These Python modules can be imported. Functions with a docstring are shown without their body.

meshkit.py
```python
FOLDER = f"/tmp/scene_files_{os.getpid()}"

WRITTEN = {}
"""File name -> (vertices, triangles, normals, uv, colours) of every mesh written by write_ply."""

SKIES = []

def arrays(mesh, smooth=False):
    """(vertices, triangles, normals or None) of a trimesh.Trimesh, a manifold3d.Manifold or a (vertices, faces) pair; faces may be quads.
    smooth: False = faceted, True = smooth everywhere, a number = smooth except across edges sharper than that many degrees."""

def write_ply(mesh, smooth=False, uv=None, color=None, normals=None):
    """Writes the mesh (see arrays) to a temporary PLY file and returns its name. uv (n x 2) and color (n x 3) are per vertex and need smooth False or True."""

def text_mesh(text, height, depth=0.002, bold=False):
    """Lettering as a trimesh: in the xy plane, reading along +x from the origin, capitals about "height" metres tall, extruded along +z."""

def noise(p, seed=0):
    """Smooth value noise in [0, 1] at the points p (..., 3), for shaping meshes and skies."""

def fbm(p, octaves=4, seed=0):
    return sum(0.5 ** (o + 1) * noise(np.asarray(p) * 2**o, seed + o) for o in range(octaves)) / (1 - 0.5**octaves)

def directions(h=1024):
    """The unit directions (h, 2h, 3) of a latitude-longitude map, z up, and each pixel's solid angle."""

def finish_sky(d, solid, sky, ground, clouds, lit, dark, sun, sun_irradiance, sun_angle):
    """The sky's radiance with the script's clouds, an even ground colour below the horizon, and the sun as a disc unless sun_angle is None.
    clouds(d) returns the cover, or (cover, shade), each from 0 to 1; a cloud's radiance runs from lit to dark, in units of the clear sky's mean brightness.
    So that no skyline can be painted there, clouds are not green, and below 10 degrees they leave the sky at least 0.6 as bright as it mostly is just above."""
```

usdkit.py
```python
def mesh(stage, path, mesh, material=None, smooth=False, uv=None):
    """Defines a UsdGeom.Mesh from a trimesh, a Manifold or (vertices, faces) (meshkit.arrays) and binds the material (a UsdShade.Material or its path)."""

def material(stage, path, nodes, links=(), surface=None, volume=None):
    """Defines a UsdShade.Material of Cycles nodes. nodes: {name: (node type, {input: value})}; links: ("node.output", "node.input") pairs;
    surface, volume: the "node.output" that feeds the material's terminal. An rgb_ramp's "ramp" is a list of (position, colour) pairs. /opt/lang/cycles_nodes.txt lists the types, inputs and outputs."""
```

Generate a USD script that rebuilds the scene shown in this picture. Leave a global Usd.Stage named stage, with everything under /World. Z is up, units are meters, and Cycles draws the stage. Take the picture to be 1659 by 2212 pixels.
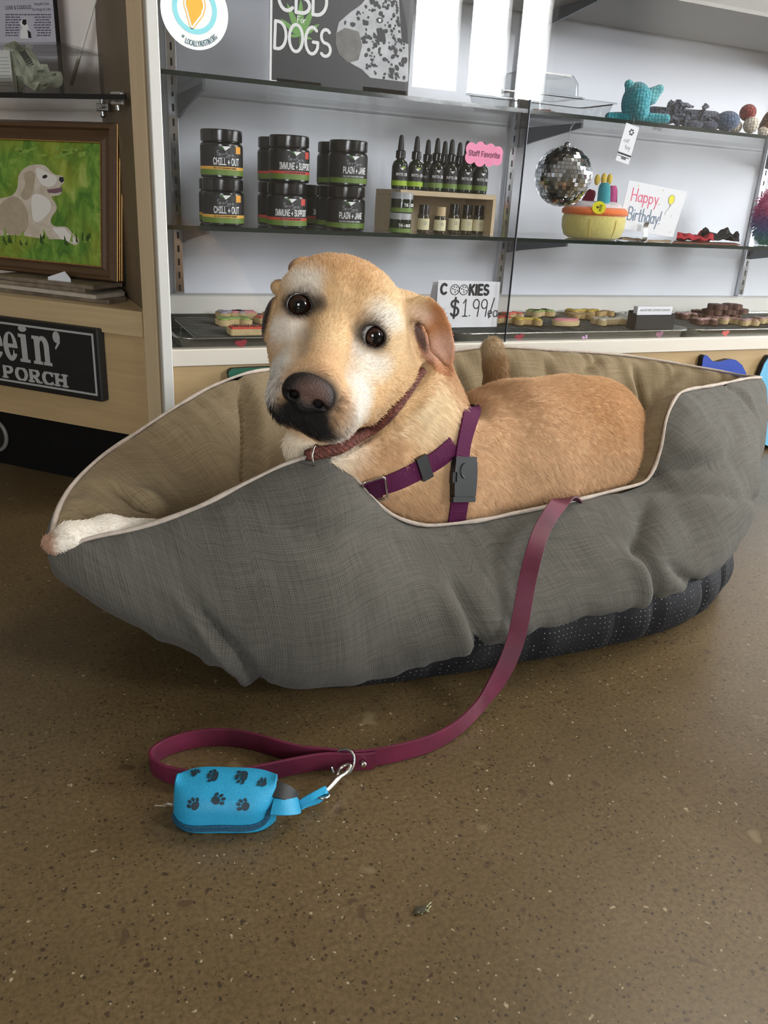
import math, random, re
import numpy as np
import trimesh, usdkit, meshkit
import manifold3d as m3
from pxr import Usd, UsdGeom, UsdLux, UsdShade, Gf, Sdf, Vt
from shapely.geometry import Polygon, LineString, MultiPolygon, Point, box as sbox
from shapely import affinity
from shapely.ops import unary_union
from scipy.interpolate import CubicSpline, PchipInterpolator, splprep, splev
from scipy.spatial import cKDTree

random.seed(7)
RNG = np.random.default_rng(7)
stage = Usd.Stage.CreateInMemory()
UsdGeom.SetStageUpAxis(stage, UsdGeom.Tokens.z)
UsdGeom.SetStageMetersPerUnit(stage, 1.0)
UsdGeom.Xform.Define(stage, '/World')
UsdGeom.Scope.Define(stage, '/World/Looks')

# ------------------------------------------------------------------ camera
PXW, PXH, FPX = 1659.0, 2212.0, 1745.0
PITCH, ROLL, YAW = (math.radians(a) for a in (21.33, 3.22, 24.6))
EYE = np.array([0, 0, 0.46])
EXPOSURE = -0.14
FWD = np.array([math.sin(YAW) * math.cos(PITCH), math.cos(YAW) * math.cos(PITCH), -math.sin(PITCH)])
_r0 = np.array([math.cos(YAW), -math.sin(YAW), 0.0])
_u0 = np.cross(_r0, FWD)
RIGHT = math.cos(ROLL) * _r0 + math.sin(ROLL) * _u0
UP = -math.sin(ROLL) * _r0 + math.cos(ROLL) * _u0
cam = UsdGeom.Camera.Define(stage, '/World/camera')
cam.CreateHorizontalApertureAttr(36.0)
cam.CreateVerticalApertureAttr(36.0 * PXH / PXW)
cam.CreateFocalLengthAttr(36.0 * FPX / PXW)
cam.CreateClippingRangeAttr(Gf.Vec2f(0.02, 100))
cam.CreateExposureAttr(EXPOSURE)
cam.AddTransformOp().Set(Gf.Matrix4d(*RIGHT, 0, *UP, 0, *(-FWD), 0, *EYE, 1))


def ray(x, y):
    return FWD + RIGHT * (x - PXW / 2) / FPX - UP * (y - PXH / 2) / FPX


def at_y(x, y, Y):      # where the sight line of a spot in the photograph meets the plane y = Y
    d = ray(x, y)
    return EYE + d * (Y / d[1])


def at_z(x, y, Z=0.0):
    d = ray(x, y)
    return EYE + d * ((Z - EYE[2]) / d[2])


def at_plane(x, y, p, n):
    d = ray(x, y)
    return EYE + d * (((np.asarray(p, float) - EYE) @ n) / (d @ n))


def at_d(x, y, dist):
    d = ray(x, y)
    return EYE + d / np.linalg.norm(d) * dist


# ------------------------------------------------------------------ light
def rect_light(name, center, normal, w, h, color, intensity):
    l = UsdLux.RectLight.Define(stage, '/World/' + name)
    l.CreateWidthAttr(w); l.CreateHeightAttr(h)
    l.CreateColorAttr(Gf.Vec3f(*color)); l.CreateIntensityAttr(intensity)
    n = np.asarray(normal, float); n /= np.linalg.norm(n)
    up = np.array([0, 0, 1.0]) if abs(n[2]) < .9 else np.array([0, 1.0, 0])
    x = np.cross(up, -n); x /= np.linalg.norm(x)
    y = np.cross(-n, x)
    l.AddTransformOp().Set(Gf.Matrix4d(*x, 0, *y, 0, *(-n), 0, *center, 1))
    return l


SKY = (0.94, 0.97, 1.0)
WARM = (1.0, 0.89, 0.76)
dome = UsdLux.DomeLight.Define(stage, '/World/sky')
dome.CreateIntensityAttr(1.0)
dome.CreateColorAttr(Gf.Vec3f(0.85, 0.93, 1.0))
rect_light('window_daylight_rear', (2.40, -1.97, 1.5), (0, 1, 0), 0.95, 1.15, SKY, 52.0)
rect_light('window_daylight_side', (3.37, 0.35, 1.15), (-1, 0, 0), 1.7, 1.6, SKY, 14.0)
rect_light('shop_lamp', (1.7, 0.9, 2.1), (0, 0, -1), 0.7, 0.7, WARM, 14.0)
rect_light('window_daylight_left', (-1.05, -1.97, .88), (0, 1, 0), 1.15, 1.1, SKY, 15.0)

# ------------------------------------------------------------------ scene bookkeeping
USED = {}


def numbered(parent, name):
    k = (parent, name)
    n = USED.get(k, -1) + 1
    USED[k] = n
    return f'{parent}/{name}' if n == 0 else f'{parent}/{name}_{n:03d}'


def tag(prim, label=None, cat=None, group=None, kind=None):
    for k, v in (('label', label), ('category', cat), ('group', group), ('kind', kind)):
        if v:
            prim.SetCustomDataByKey(k, v)


class T:
    """A thing: an Xform whose children are its parts. Points given to parts are in the thing's own frame."""
    def __init__(s, name, label=None, cat=None, group=None, loc=(0, 0, 0), rz=0.0, mat=None, kind=None):
        s.path = numbered('/World', name)
        s.x = UsdGeom.Xform.Define(stage, s.path)
        s.loc = np.asarray(loc, float)
        if mat is not None:
            s.m = np.asarray(mat, float)
        else:
            c, n = math.cos(rz), math.sin(rz)
            s.m = np.array([[c, -n, 0, loc[0]], [n, c, 0, loc[1]], [0, 0, 1, loc[2]], [0, 0, 0, 1.0]])
        s.x.AddTransformOp().Set(Gf.Matrix4d(*s.m.T.ravel().tolist()))
        tag(s.x.GetPrim(), label, cat, group, kind)
        s.args = (label, cat, group)

    def inv(s, p):
        p = np.asarray(p, float)
        return (p - s.m[:3, 3]) @ np.linalg.inv(s.m[:3, :3]).T


def copy_thing(src, label, loc=(0, 0, 0), rz=0.0, group=None, mat=None, name=None):
    t = T(name or re.sub(r'_\d{3}$', '', src.path.split('/')[-1]), label, src.args[1], group or src.args[2], loc, rz, mat)
    t.x.GetPrim().GetReferences().AddInternalReference(src.path)
    t.x.GetPrim().SetInstanceable(True)
    return t


def obj(name, mesh, mat, parent=None, smooth=30, label=None, cat=None, group=None, kind=None, uv=None, color=None, world=False):
    """One Mesh prim. parent: a T, the path of a part, or None. world=True: the mesh is in world space although its parent is a thing."""
    base = parent.path if isinstance(parent, T) else (parent or '/World')
    if world and isinstance(parent, T):
        mesh = mesh.copy(); mesh.apply_transform(np.linalg.inv(parent.m))
    path = numbered(base, name)
    m = usdkit.mesh(stage, path, mesh, MAT[mat] if isinstance(mat, str) else mat, smooth=smooth, uv=uv)
    if color is not None:
        UsdGeom.PrimvarsAPI(m).CreatePrimvar('tint', Sdf.ValueTypeNames.Color3fArray, 'vertex').Set(Vt.Vec3fArray.FromNumpy(np.asarray(color, np.float32)))
    tag(m.GetPrim(), label, cat, group, kind)
    return path


def struct(name, mesh, mat, parent=None, smooth=30, **k):
    return obj(name, mesh, mat, parent, smooth, kind=None if parent else 'structure', **k)


# ------------------------------------------------------------------ materials
MAT = {}


def lin(c):
    """'#rrggbb' (as it looks under white light) to linear."""
    if isinstance(c, str):
        c = [int(c[i:i + 2], 16) / 255 for i in (1, 3, 5)]
        return tuple(x / 12.92 if x <= .04045 else ((x + .055) / 1.055) ** 2.4 for x in c)
    return tuple(c)


def P(name, color, rough=.5, metal=0.0, var=0.0, vscale=20.0, stretch=(1, 1, 1), bump=0.0, bscale=200.0, spec=None, tint=False, coord='object', color2=None, detail=3.0, **kw):
    """Principled material: colour, varied by noise towards color2 (or darker), with a little bump."""
    c = lin(color)
    nodes = {'p': ('principled_bsdf', {'base_color': c, 'roughness': rough, 'metallic': metal, **kw})}
    if spec is not None:
        nodes['p'][1]['specular_ior_level'] = spec
    links = []
    need = var > 0 or bump > 0
    if need:
        nodes['tc'] = ('texture_coordinate', {})
        nodes['mp'] = ('mapping', {'scale': stretch})
        links.append(('tc.' + coord, 'mp.vector'))
    if tint:
        nodes['at'] = ('attribute', {'attribute': 'tint'})
        base = 'at.color'
    else:
        base = None
    if var > 0:
        nodes['nz'] = ('noise_texture', {'scale': vscale, 'detail': detail, 'roughness': .6})
        links.append(('mp.vector', 'nz.vector'))
        if tint:
            nodes['rp'] = ('rgb_ramp', {'ramp': [(0.3, (1 - var,) * 3), (0.7, (1 + 0 * var,) * 3)]})
            nodes['mx'] = ('mix_color', {'blend_type': 'multiply', 'fac': 1.0})
            links += [('nz.fac', 'rp.fac'), (base, 'mx.a'), ('rp.color', 'mx.b'), ('mx.result', 'p.base_color')]
        else:
            c2 = lin(color2) if color2 is not None else tuple(x * (1 - var) for x in c)
            nodes['rp'] = ('rgb_ramp', {'ramp': [(0.3, c2), (0.7, c)]})
            links += [('nz.fac', 'rp.fac'), ('rp.color', 'p.base_color')]
    elif tint:
        links.append((base, 'p.base_color'))
    if bump > 0:
        nodes['bn'] = ('noise_texture', {'scale': bscale, 'detail': 2.0})
        nodes['bp'] = ('bump', {'strength': bump, 'distance': .002})
        links += [('mp.vector', 'bn.vector'), ('bn.fac', 'bp.height'), ('bp.normal', 'p.normal')]
    MAT[name] = usdkit.material(stage, '/World/Looks/' + name, nodes, links, surface='p.BSDF')
    return MAT[name]


def X(name, nodes, links, surface):
    MAT[name] = usdkit.material(stage, '/World/Looks/' + name, nodes, links, surface=surface)
    return MAT[name]


def pane_material(name, tintc=(1, 1, 1), ior=1.5, rough=0.0):
    """Thin pane: light goes straight through, each face mirrors as much as glass does from either side."""
    X(name, {'t': ('transparent_bsdf', {'color': tintc}), 'g': ('glossy_bsdf', {'color': (1, 1, 1), 'roughness': rough}), 'geo': ('geometry', {}),
             'i': ('map_range', {'from_min': 0.0, 'from_max': 1.0, 'to_min': ior, 'to_max': 1 / ior}),
             'f': ('fresnel', {'IOR': ior}), 'm': ('mix_closure', {})},
      [('geo.backfacing', 'i.value'), ('i.result', 'f.IOR'), ('f.fac', 'm.fac'), ('t.BSDF', 'm.closure1'), ('g.BSDF', 'm.closure2')], 'm.closure')


# ------------------------------------------------------------------ mesh helpers
cat = trimesh.util.concatenate


def bx(x0, x1, y0, y1, z0, z1, c=0.0):
    """A box, its edges chamfered by c."""
    lo, hi = np.array([min(x0, x1), min(y0, y1), min(z0, z1)], float), np.array([max(x0, x1), max(y0, y1), max(z0, z1)], float)
    if c <= 0:
        m = trimesh.creation.box(hi - lo); m.apply_translation((lo + hi) / 2); return m
    c = min(c, (hi - lo).min() * .45)
    pts = []
    for k in range(3):
        d = np.full(3, c); d[k] = 0
        a, b = lo + d, hi - d
        pts += [[(a, b)[i][0], (a, b)[j][1], (a, b)[l][2]] for i in (0, 1) for j in (0, 1) for l in (0, 1)]
    return trimesh.convex.convex_hull(np.array(pts))


def frame_of(o, xd, yd):
    xd = np.asarray(xd, float); xd = xd / np.linalg.norm(xd)
    zd = np.cross(xd, np.asarray(yd, float)); zd /= np.linalg.norm(zd)
    yd = np.cross(zd, xd)
    m = np.eye(4); m[:3, 0], m[:3, 1], m[:3, 2], m[:3, 3] = xd, yd, zd, o
    return m


def put(mesh, m):
    mesh = mesh.copy(); mesh.apply_transform(m); return mesh


def extr(shape, d, z0=0.0):
    """A shapely shape as a solid of thickness d along +z."""
    gs = [g for g in getattr(shape, 'geoms', [shape]) if isinstance(g, Polygon) and g.area > 1e-12]
    m = cat([trimesh.creation.extrude_polygon(g, d, engine='earcut') for g in gs])
    m.apply_translation((0, 0, z0))
    return m


def lathe(profile, n=32, closed=False):
    """Revolves (radius, z) pairs around z."""
    pr = np.asarray(profile, float)
    a = np.arange(n) * 2 * np.pi / n
    v = np.stack([pr[None, :, 0] * np.cos(a)[:, None], pr[None, :, 0] * np.sin(a)[:, None], np.broadcast_to(pr[:, 1], (n, len(pr)))], -1).reshape(-1, 3)
    k = len(pr)
    f = []
    for i in range(n):
        j = (i + 1) % n
        for q in range(k - 1):
            a0, a1, b0, b1 = i * k + q, i * k + q + 1, j * k + q, j * k + q + 1
            if pr[q, 0] > 1e-9: f.append((a0, b0, b1))
            if pr[q + 1, 0] > 1e-9: f.append((a0, b1, a1))
    m = trimesh.Trimesh(v, f, process=False)
    m.merge_vertices()
    return m


def frames(pts, closed=False, up=(0, 0, 1)):
    p = np.asarray(pts, float)
    t = (np.roll(p, -1, 0) - np.roll(p, 1, 0)) if closed else np.gradient(p, axis=0)
    t /= np.linalg.norm(t, axis=1, keepdims=True) + 1e-12
    n = np.zeros_like(p)
    u = np.asarray(up, float)
    v = u - t[0] * (u @ t[0])
    if np.linalg.norm(v) < 1e-3:
        v = np.cross(t[0], [1, 0, .1])
    v /= np.linalg.norm(v)
    for i in range(len(p)):
        v = v - t[i] * (v @ t[i]); v /= np.linalg.norm(v) + 1e-12
        n[i] = v
    return t, n, np.cross(t, n)


def tube(pts, r, sides=8, closed=False, caps=True):
    p = np.asarray(pts, float)
    t, a, b = frames(p, closed)
    rr = np.broadcast_to(np.asarray(r, float), (len(p),))
    ang = np.arange(sides) * 2 * np.pi / sides
    v = (p[:, None] + rr[:, None, None] * (np.cos(ang)[None, :, None] * a[:, None] + np.sin(ang)[None, :, None] * b[:, None])).reshape(-1, 3)
    n = len(p)
    f = []
    for i in range(n if closed else n - 1):
        k = (i + 1) % n
        for j in range(sides):
            l = (j + 1) % sides
            f += [(i * sides + j, i * sides + l, k * sides + l), (i * sides + j, k * sides + l, k * sides + j)]
    if not closed and caps:
        v = np.vstack([v, p[0], p[-1]])
        for j in range(sides):
            l = (j + 1) % sides
            f += [(len(v) - 2, l, j), (len(v) - 1, (n - 1) * sides + j, (n - 1) * sides + l)]
    m = trimesh.Trimesh(v, f, process=False)
    m.fix_normals() if len(f) < 6000 else None
    return m


def ribbon(pts, wdir, width, thick, closed=False):
    """A strap: a rectangle swept along pts, its width along wdir (one vector or one per point)."""
    p = np.asarray(pts, float)
    t = (np.roll(p, -1, 0) - np.roll(p, 1, 0)) if closed else np.gradient(p, axis=0)
    t /= np.linalg.norm(t, axis=1, keepdims=True)
    w = np.broadcast_to(np.asarray(wdir, float), p.shape)
    w = w - t * (w * t).sum(1, keepdims=True)
    w = w / np.linalg.norm(w, axis=1, keepdims=True)
    n = np.cross(t, w)
    W = np.broadcast_to(np.asarray(width, float), (len(p),))[:, None] / 2
    H = thick / 2
    c = .25
    ring = [(-1, -H + H * c), (-1 + .04, -H), (1 - .04, -H), (1, -H + H * c), (1, H - H * c), (1 - .04, H), (-1 + .04, H), (-1, H - H * c)]
    v = np.stack([p + w * W * a + n * b for a, b in ring], 1).reshape(-1, 3)
    k, s = len(p), len(ring)
    f = []
    for i in range(k if closed else k - 1):
        j = (i + 1) % k
        for q in range(s):
            r = (q + 1) % s
            f += [(i * s + q, i * s + r, j * s + r), (i * s + q, j * s + r, j * s + q)]
    if not closed:
        for i, o in ((0, 1), (k - 1, -1)):
            for q in range(1, s - 1):
                f.append((i * s, i * s + q + 1, i * s + q) if o == 1 else (i * s, i * s + q, i * s + q + 1))
    m = trimesh.Trimesh(v, f, process=False)
    if m.volume < 0:
        m.invert()
    return m


def spline(pts, n=80, closed=False):
    p = np.asarray(pts, float)
    if closed:
        p = np.vstack([p, p[:1]])
    d = np.concatenate([[0], np.cumsum(np.linalg.norm(np.diff(p, axis=0), axis=1))])
    cs = CubicSpline(d, p, bc_type='periodic' if closed else 'natural')
    return cs(np.linspace(0, d[-1], n, endpoint=not closed))


def ellipsoid(c, r, sub=3):
    m = trimesh.creation.icosphere(sub); m.apply_scale(1.0)
    m.vertices *= np.asarray(r, float); m.apply_translation(c)
    return m


PAW = unary_union([affinity.scale(Point(0, -.08).buffer(.26, 6), 1.1, .95)] + [affinity.rotate(affinity.scale(Point(x, y).buffer(.13, 5), .8, 1.15), r) for x, y, r in ((-.36, .16, 25), (-.14, .36, 8), (.14, .36, -8), (.36, .16, -25))])


# lettering by pen strokes, one unit = the height of a capital
def arc(cx, cy, rx, ry, a0, a1, n=14):
    a = np.radians(np.linspace(a0, a1, n))
    return [(cx + rx * math.cos(x), cy + ry * math.sin(x)) for x in a]


PEN = {
    'A': (.62, [[(0, 0), (.31, 1), (.62, 0)], [(.12, .36), (.5, .36)]]),
    'B': (.6, [[(.02, 0), (.02, 1)], [(.02, 1)] + arc(.28, .76, .26, .24, 90, -90) + [(.02, .52)], [(.02, .52)] + arc(.28, .26, .31, .26, 90, -90) + [(.02, 0)]]),
    'C': (.6, [arc(.36, .5, .36, .5, 50, 310)]),
    'D': (.64, [[(.03, 0), (.03, 1)], [(.03, 1)] + arc(.2, .5, .42, .5, 85, -85) + [(.03, 0)]]),
    'E': (.5, [[(.5, 1), (.02, 1), (.02, 0), (.5, 0)], [(.02, .52), (.42, .52)]]),
    'F': (.5, [[(.5, 1), (.02, 1), (.02, 0)], [(.02, .52), (.42, .52)]]),
    'G': (.66, [arc(.36, .5, .36, .5, 50, 330) + [(.68, .45), (.42, .45)]]),
    'H': (.6, [[(.02, 0), (.02, 1)], [(.58, 0), (.58, 1)], [(.02, .5), (.58, .5)]]),
    'I': (.1, [[(.05, 0), (.05, 1)]]),
    'J': (.4, [[(.36, 1), (.36, .2)] + arc(.19, .2, .17, .2, 0, -160)]),
    'K': (.58, [[(.02, 0), (.02, 1)], [(.55, 1), (.03, .45)], [(.2, .6), (.58, 0)]]),
    'L': (.48, [[(.02, 1), (.02, 0), (.48, 0)]]),
    'M': (.76, [[(.02, 0), (.06, 1), (.38, .25), (.7, 1), (.74, 0)]]),
    'N': (.6, [[(.02, 0), (.02, 1), (.58, 0), (.58, 1)]]),
    'O': (.72, [arc(.36, .5, .36, .5, 90, 450, 26)]),
    'P': (.56, [[(.02, 0), (.02, 1)] + arc(.26, .74, .28, .26, 90, -90) + [(.02, .48)]]),
    'R': (.6, [[(.02, 0), (.02, 1)] + arc(.26, .74, .28, .26, 90, -90) + [(.02, .48)], [(.25, .48), (.6, 0)]]),
    'S': (.56, [arc(.29, .745, .25, .255, 40, 270) + arc(.29, .245, .28, .245, 90, -140)]),
    'T': (.6, [[(0, 1), (.6, 1)], [(.3, 1), (.3, 0)]]),
    'U': (.6, [[(.02, 1), (.02, .3)] + arc(.3, .28, .28, .28, 180, 360) + [(.58, 1)]]),
    'V': (.6, [[(0, 1), (.3, 0), (.6, 1)]]),
    'X': (.6, [[(0, 1), (.6, 0)], [(.6, 1), (0, 0)]]),
    'Y': (.6, [[(0, 1), (.3, .5), (.6, 1)], [(.3, .5), (.3, 0)]]),
    'a': (.46, [arc(.23, .28, .22, .27, 20, 340), [(.45, .56), (.44, .1), (.5, .02)]]),
    'd': (.46, [arc(.22, .28, .21, .27, 20, 340), [(.45, 1), (.45, .0)]]),
    'e': (.46, [[(.03, .29), (.43, .31)] + arc(.23, .29, .21, .28, 5, 310)]),
    'f': (.34, [arc(.3, .82, .14, .16, 40, 180) + [(.16, 0)], [(0, .55), (.32, .55)]]),
    'h': (.44, [[(.03, 1), (.03, 0)], [(.03, .3)] + arc(.22, .33, .19, .22, 170, 0) + [(.42, 0)]]),
    'i': (.08, [[(.04, .56), (.04, 0)], [(.04, .8), (.045, .82)]]),
    'o': (.46, [arc(.23, .28, .22, .27, 90, 450, 20)]),
    'p': (.46, [[(.03, .56), (.03, -.38)], arc(.24, .28, .21, .27, 160, -160)]),
    'r': (.32, [[(.03, .56), (.03, 0)], [(.03, .3)] + arc(.22, .32, .18, .22, 150, 50)]),
    't': (.34, [[(.16, .9), (.16, .08), (.3, .0)], [(0, .6), (.32, .6)]]),
    'v': (.42, [[(0, .56), (.2, 0), (.42, .56)]]),
    'y': (.44, [[(.02, .56), (.24, .05)], [(.44, .56), (.14, -.4)]]),
    '$': (.56, [arc(.28, .73, .24, .2, 30, 270) + arc(.28, .28, .26, .25, 90, -150), [(.3, 1.08), (.26, -.1)]]),
    '1': (.3, [[(0, .78), (.16, 1), (.16, 0)], [(0, 0), (.32, 0)]]),
    '5': (.5, [[(.46, 1), (.06, 1), (.04, .56)] + arc(.24, .3, .24, .3, 120, -150)]),
    '0': (.5, [arc(.25, .5, .24, .5, 90, 450, 22)]),
    '3': (.5, [arc(.22, .76, .22, .24, 150, -90) + arc(.22, .26, .25, .26, 90, -150)]),
    '9': (.46, [arc(.22, .72, .21, .27, 10, 370, 20) + [(.4, .3), (.36, -.02)]]),
    '.': (.14, [[(.05, .02), (.07, .03)]]),
    '!': (.12, [[(.08, 1), (.05, .3)], [(.04, .04), (.05, .05)]]),
    '/': (.34, [[(.02, -.12), (.32, 1.06)]]),
    '-': (.3, [[(.02, .45), (.28, .45)]]),
    '+': (.4, [[(.02, .45), (.38, .45)], [(.2, .25), (.2, .65)]]),
    '&': (.6, [[(.6, 0), (.12, .72)] + arc(.28, .8, .16, .2, 190, -30) + [(.1, .4)] + arc(.25, .22, .22, .22, 150, 330) + [(.58, .46)]]),
    ' ': (.32, []),
    's': (.4, [arc(.2, .42, .16, .14, 40, 270) + arc(.2, .14, .18, .14, 90, -140)]),
    'n': (.44, [[(.03, .56), (.03, 0)], [(.03, .3)] + arc(.22, .33, .19, .22, 170, 0) + [(.42, 0)]]),
    'u': (.44, [[(.03, .56), (.03, .2)] + arc(.22, .2, .19, .2, 180, 350) + [(.42, .56), (.42, 0)]]),
    'c': (.42, [arc(.23, .28, .21, .27, 50, 310)]),
    'k': (.42, [[(.03, 1), (.03, 0)], [(.36, .56), (.04, .22)], [(.16, .33), (.4, 0)]]),
    'l': (.1, [[(.04, 1), (.04, 0)]]),
    'b': (.46, [[(.03, 1), (.03, 0)], arc(.24, .28, .21, .27, 160, -160)]),
    'g': (.46, [arc(.22, .28, .21, .27, 20, 340), [(.44, .56), (.44, -.1)] + arc(.25, -.14, .19, .2, 0, -150)]),
    'm': (.66, [[(.03, .56), (.03, 0)], [(.03, .3)] + arc(.18, .36, .15, .2, 170, 0) + [(.33, 0)], [(.33, .3)] + arc(.48, .36, .15, .2, 170, 0) + [(.63, 0)]]),
}


def pen(text, height, weight=.13, gap=.16, sx=1.0, jitter=0.0, seed=0, slant=0.0):
    """Hand lettering as a shapely shape from the origin along +x, capitals 'height' tall."""
    rng = np.random.default_rng(seed)
    x, out = 0.0, []
    for ch in text:
        w, strokes = PEN[ch]
        dy, rot_ = rng.normal(0, jitter), rng.normal(0, jitter * 40)
        gs = [LineString([(px * sx, py) for px, py in s]).buffer(weight / 2, 6) for s in strokes]
        if gs:
            g = affinity.translate(affinity.rotate(unary_union(gs), rot_, origin=(w * sx / 2, .4)), x, dy)
            out.append(g)
        x += w * sx + gap
    s = unary_union(out)
    if slant:
        s = affinity.skew(s, slant, 0, origin=(0, 0))
    return affinity.scale(s, height, height, origin=(0, 0))


def ctext(text, height, width=None, depth=.0004, bold=True):
    """Type as a flat solid, scaled in x to be 'width' wide; centred on x = 0."""
    m = meshkit.text_mesh(text, height, depth, bold=bold)
    b = m.bounds
    m.apply_translation((-(b[0, 0] + b[1, 0]) / 2, 0, 0))
    if width:
        m.vertices[:, 0] *= width / (b[1, 0] - b[0, 0])
    return m


def wrap(mesh, R, lift=0.0003, edge=.004):
    """Bends a flat print (x along, y up, z out) round a cylinder about z of radius R, its middle at -y."""
    v, f = trimesh.remesh.subdivide_to_size(mesh.vertices, mesh.faces, edge)
    a = v[:, 0] / R
    r = R + lift + v[:, 2]
    return trimesh.Trimesh(np.stack([r * np.sin(a), -r * np.cos(a), v[:, 1]], 1), f, process=False)


def surface_nets(F, origin, h):
    """The zero surface of a sampled distance field (inside negative) as a smooth quad mesh, in triangles."""
    s = F < 0
    nx, ny, nz = F.shape
    cnt = np.zeros((nx - 1, ny - 1, nz - 1), np.float32)
    acc = np.zeros((nx - 1, ny - 1, nz - 1, 3), np.float32)
    corner = [(a, b, c) for a in (0, 1) for b in (0, 1) for c in (0, 1)]

    def sub(A, o):
        return A[o[0]:nx - 1 + o[0], o[1]:ny - 1 + o[1], o[2]:nz - 1 + o[2]]
    for p in corner:
        for k in range(3):
            if p[k] == 0:
                q = list(p); q[k] = 1
                a, b = sub(F, p), sub(F, q)
                cr = (a < 0) != (b < 0)
                t = np.where(cr, a / np.where(a == b, 1, a - b), 0)
                cnt += cr
                for d in range(3):
                    acc[..., d] += cr * (p[d] + (t if d == k else 0))
    act = cnt > 0
    idx = -np.ones(act.shape, np.int64)
    idx[act] = np.arange(act.sum())
    ijk = np.argwhere(act)
    v = origin + h * (ijk + acc[act] / cnt[act][:, None])
    faces = []
    for k in range(3):
        lo = [slice(1, -1)] * 3; lo[k] = slice(0, -1)
        hi = [slice(1, -1)] * 3; hi[k] = slice(1, None)
        a, b = s[tuple(lo)], s[tuple(hi)]
        e = np.argwhere(a != b)
        flip = a[tuple(e.T)]
        base = e + 1
        base[:, k] -= 1
        u, w = (k + 1) % 3, (k + 2) % 3
        q = []
        for du, dw in ((-1, -1), (0, -1), (0, 0), (-1, 0)):
            c = base.copy(); c[:, u] += du; c[:, w] += dw
            q.append(idx[tuple(c.T)])
        q = np.stack(q, 1)
        q[~flip] = q[~flip][:, ::-1]
        faces.append(q)
    q = np.vstack(faces)
    f = np.vstack([q[:, [0, 1, 2]], q[:, [0, 2, 3]]])
    return trimesh.Trimesh(v, f, process=False)


def mesh_sdf(fn, lo, hi, h, block=12):
    """Samples fn(points) on a grid, in detail only near the surface, and returns its surface."""
    lo = np.asarray(lo, float)
    nb = np.ceil((np.asarray(hi, float) - lo) / (h * block)).astype(int)
    F = np.full(tuple(nb * block + 1), 1.0, np.float32)
    cen = np.stack(np.meshgrid(*[(np.arange(n) + .5) * block * h for n in nb], indexing='ij'), -1).reshape(-1, 3) + lo
    d = fn(cen)
    near = np.abs(d) < block * h * 1.25
    sign = np.where(d < 0, -1.0, 1.0).astype(np.float32)
    g = np.stack(np.meshgrid(*[np.arange(block + 1)] * 3, indexing='ij'), -1).reshape(-1, 3) * h
    cells = np.argwhere(np.ones(nb, bool))
    for (i, j, k), sg in zip(cells[~near], sign[~near]):
        F[i * block:(i + 1) * block + 1, j * block:(j + 1) * block + 1, k * block:(k + 1) * block + 1] = sg
    todo = cells[near]
    for c0 in range(0, len(todo), 120):
        part = todo[c0:c0 + 120]
        pts = (part[:, None] * block * h + g[None] + lo).reshape(-1, 3)
        val = fn(pts).reshape(len(part), block + 1, block + 1, block + 1)
        for (i, j, k), vv in zip(part, val):
            F[i * block:(i + 1) * block + 1, j * block:(j + 1) * block + 1, k * block:(k + 1) * block + 1] = vv
    return surface_nets(F, lo, h)


# smooth unions of rounded shapes, as signed distances
def smin(a, b, k):
    h = np.clip(.5 + .5 * (b - a) / k, 0, 1)
    return b + (a - b) * h - k * h * (1 - h)


def smax(a, b, k):
    return -smin(-a, -b, k)


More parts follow.
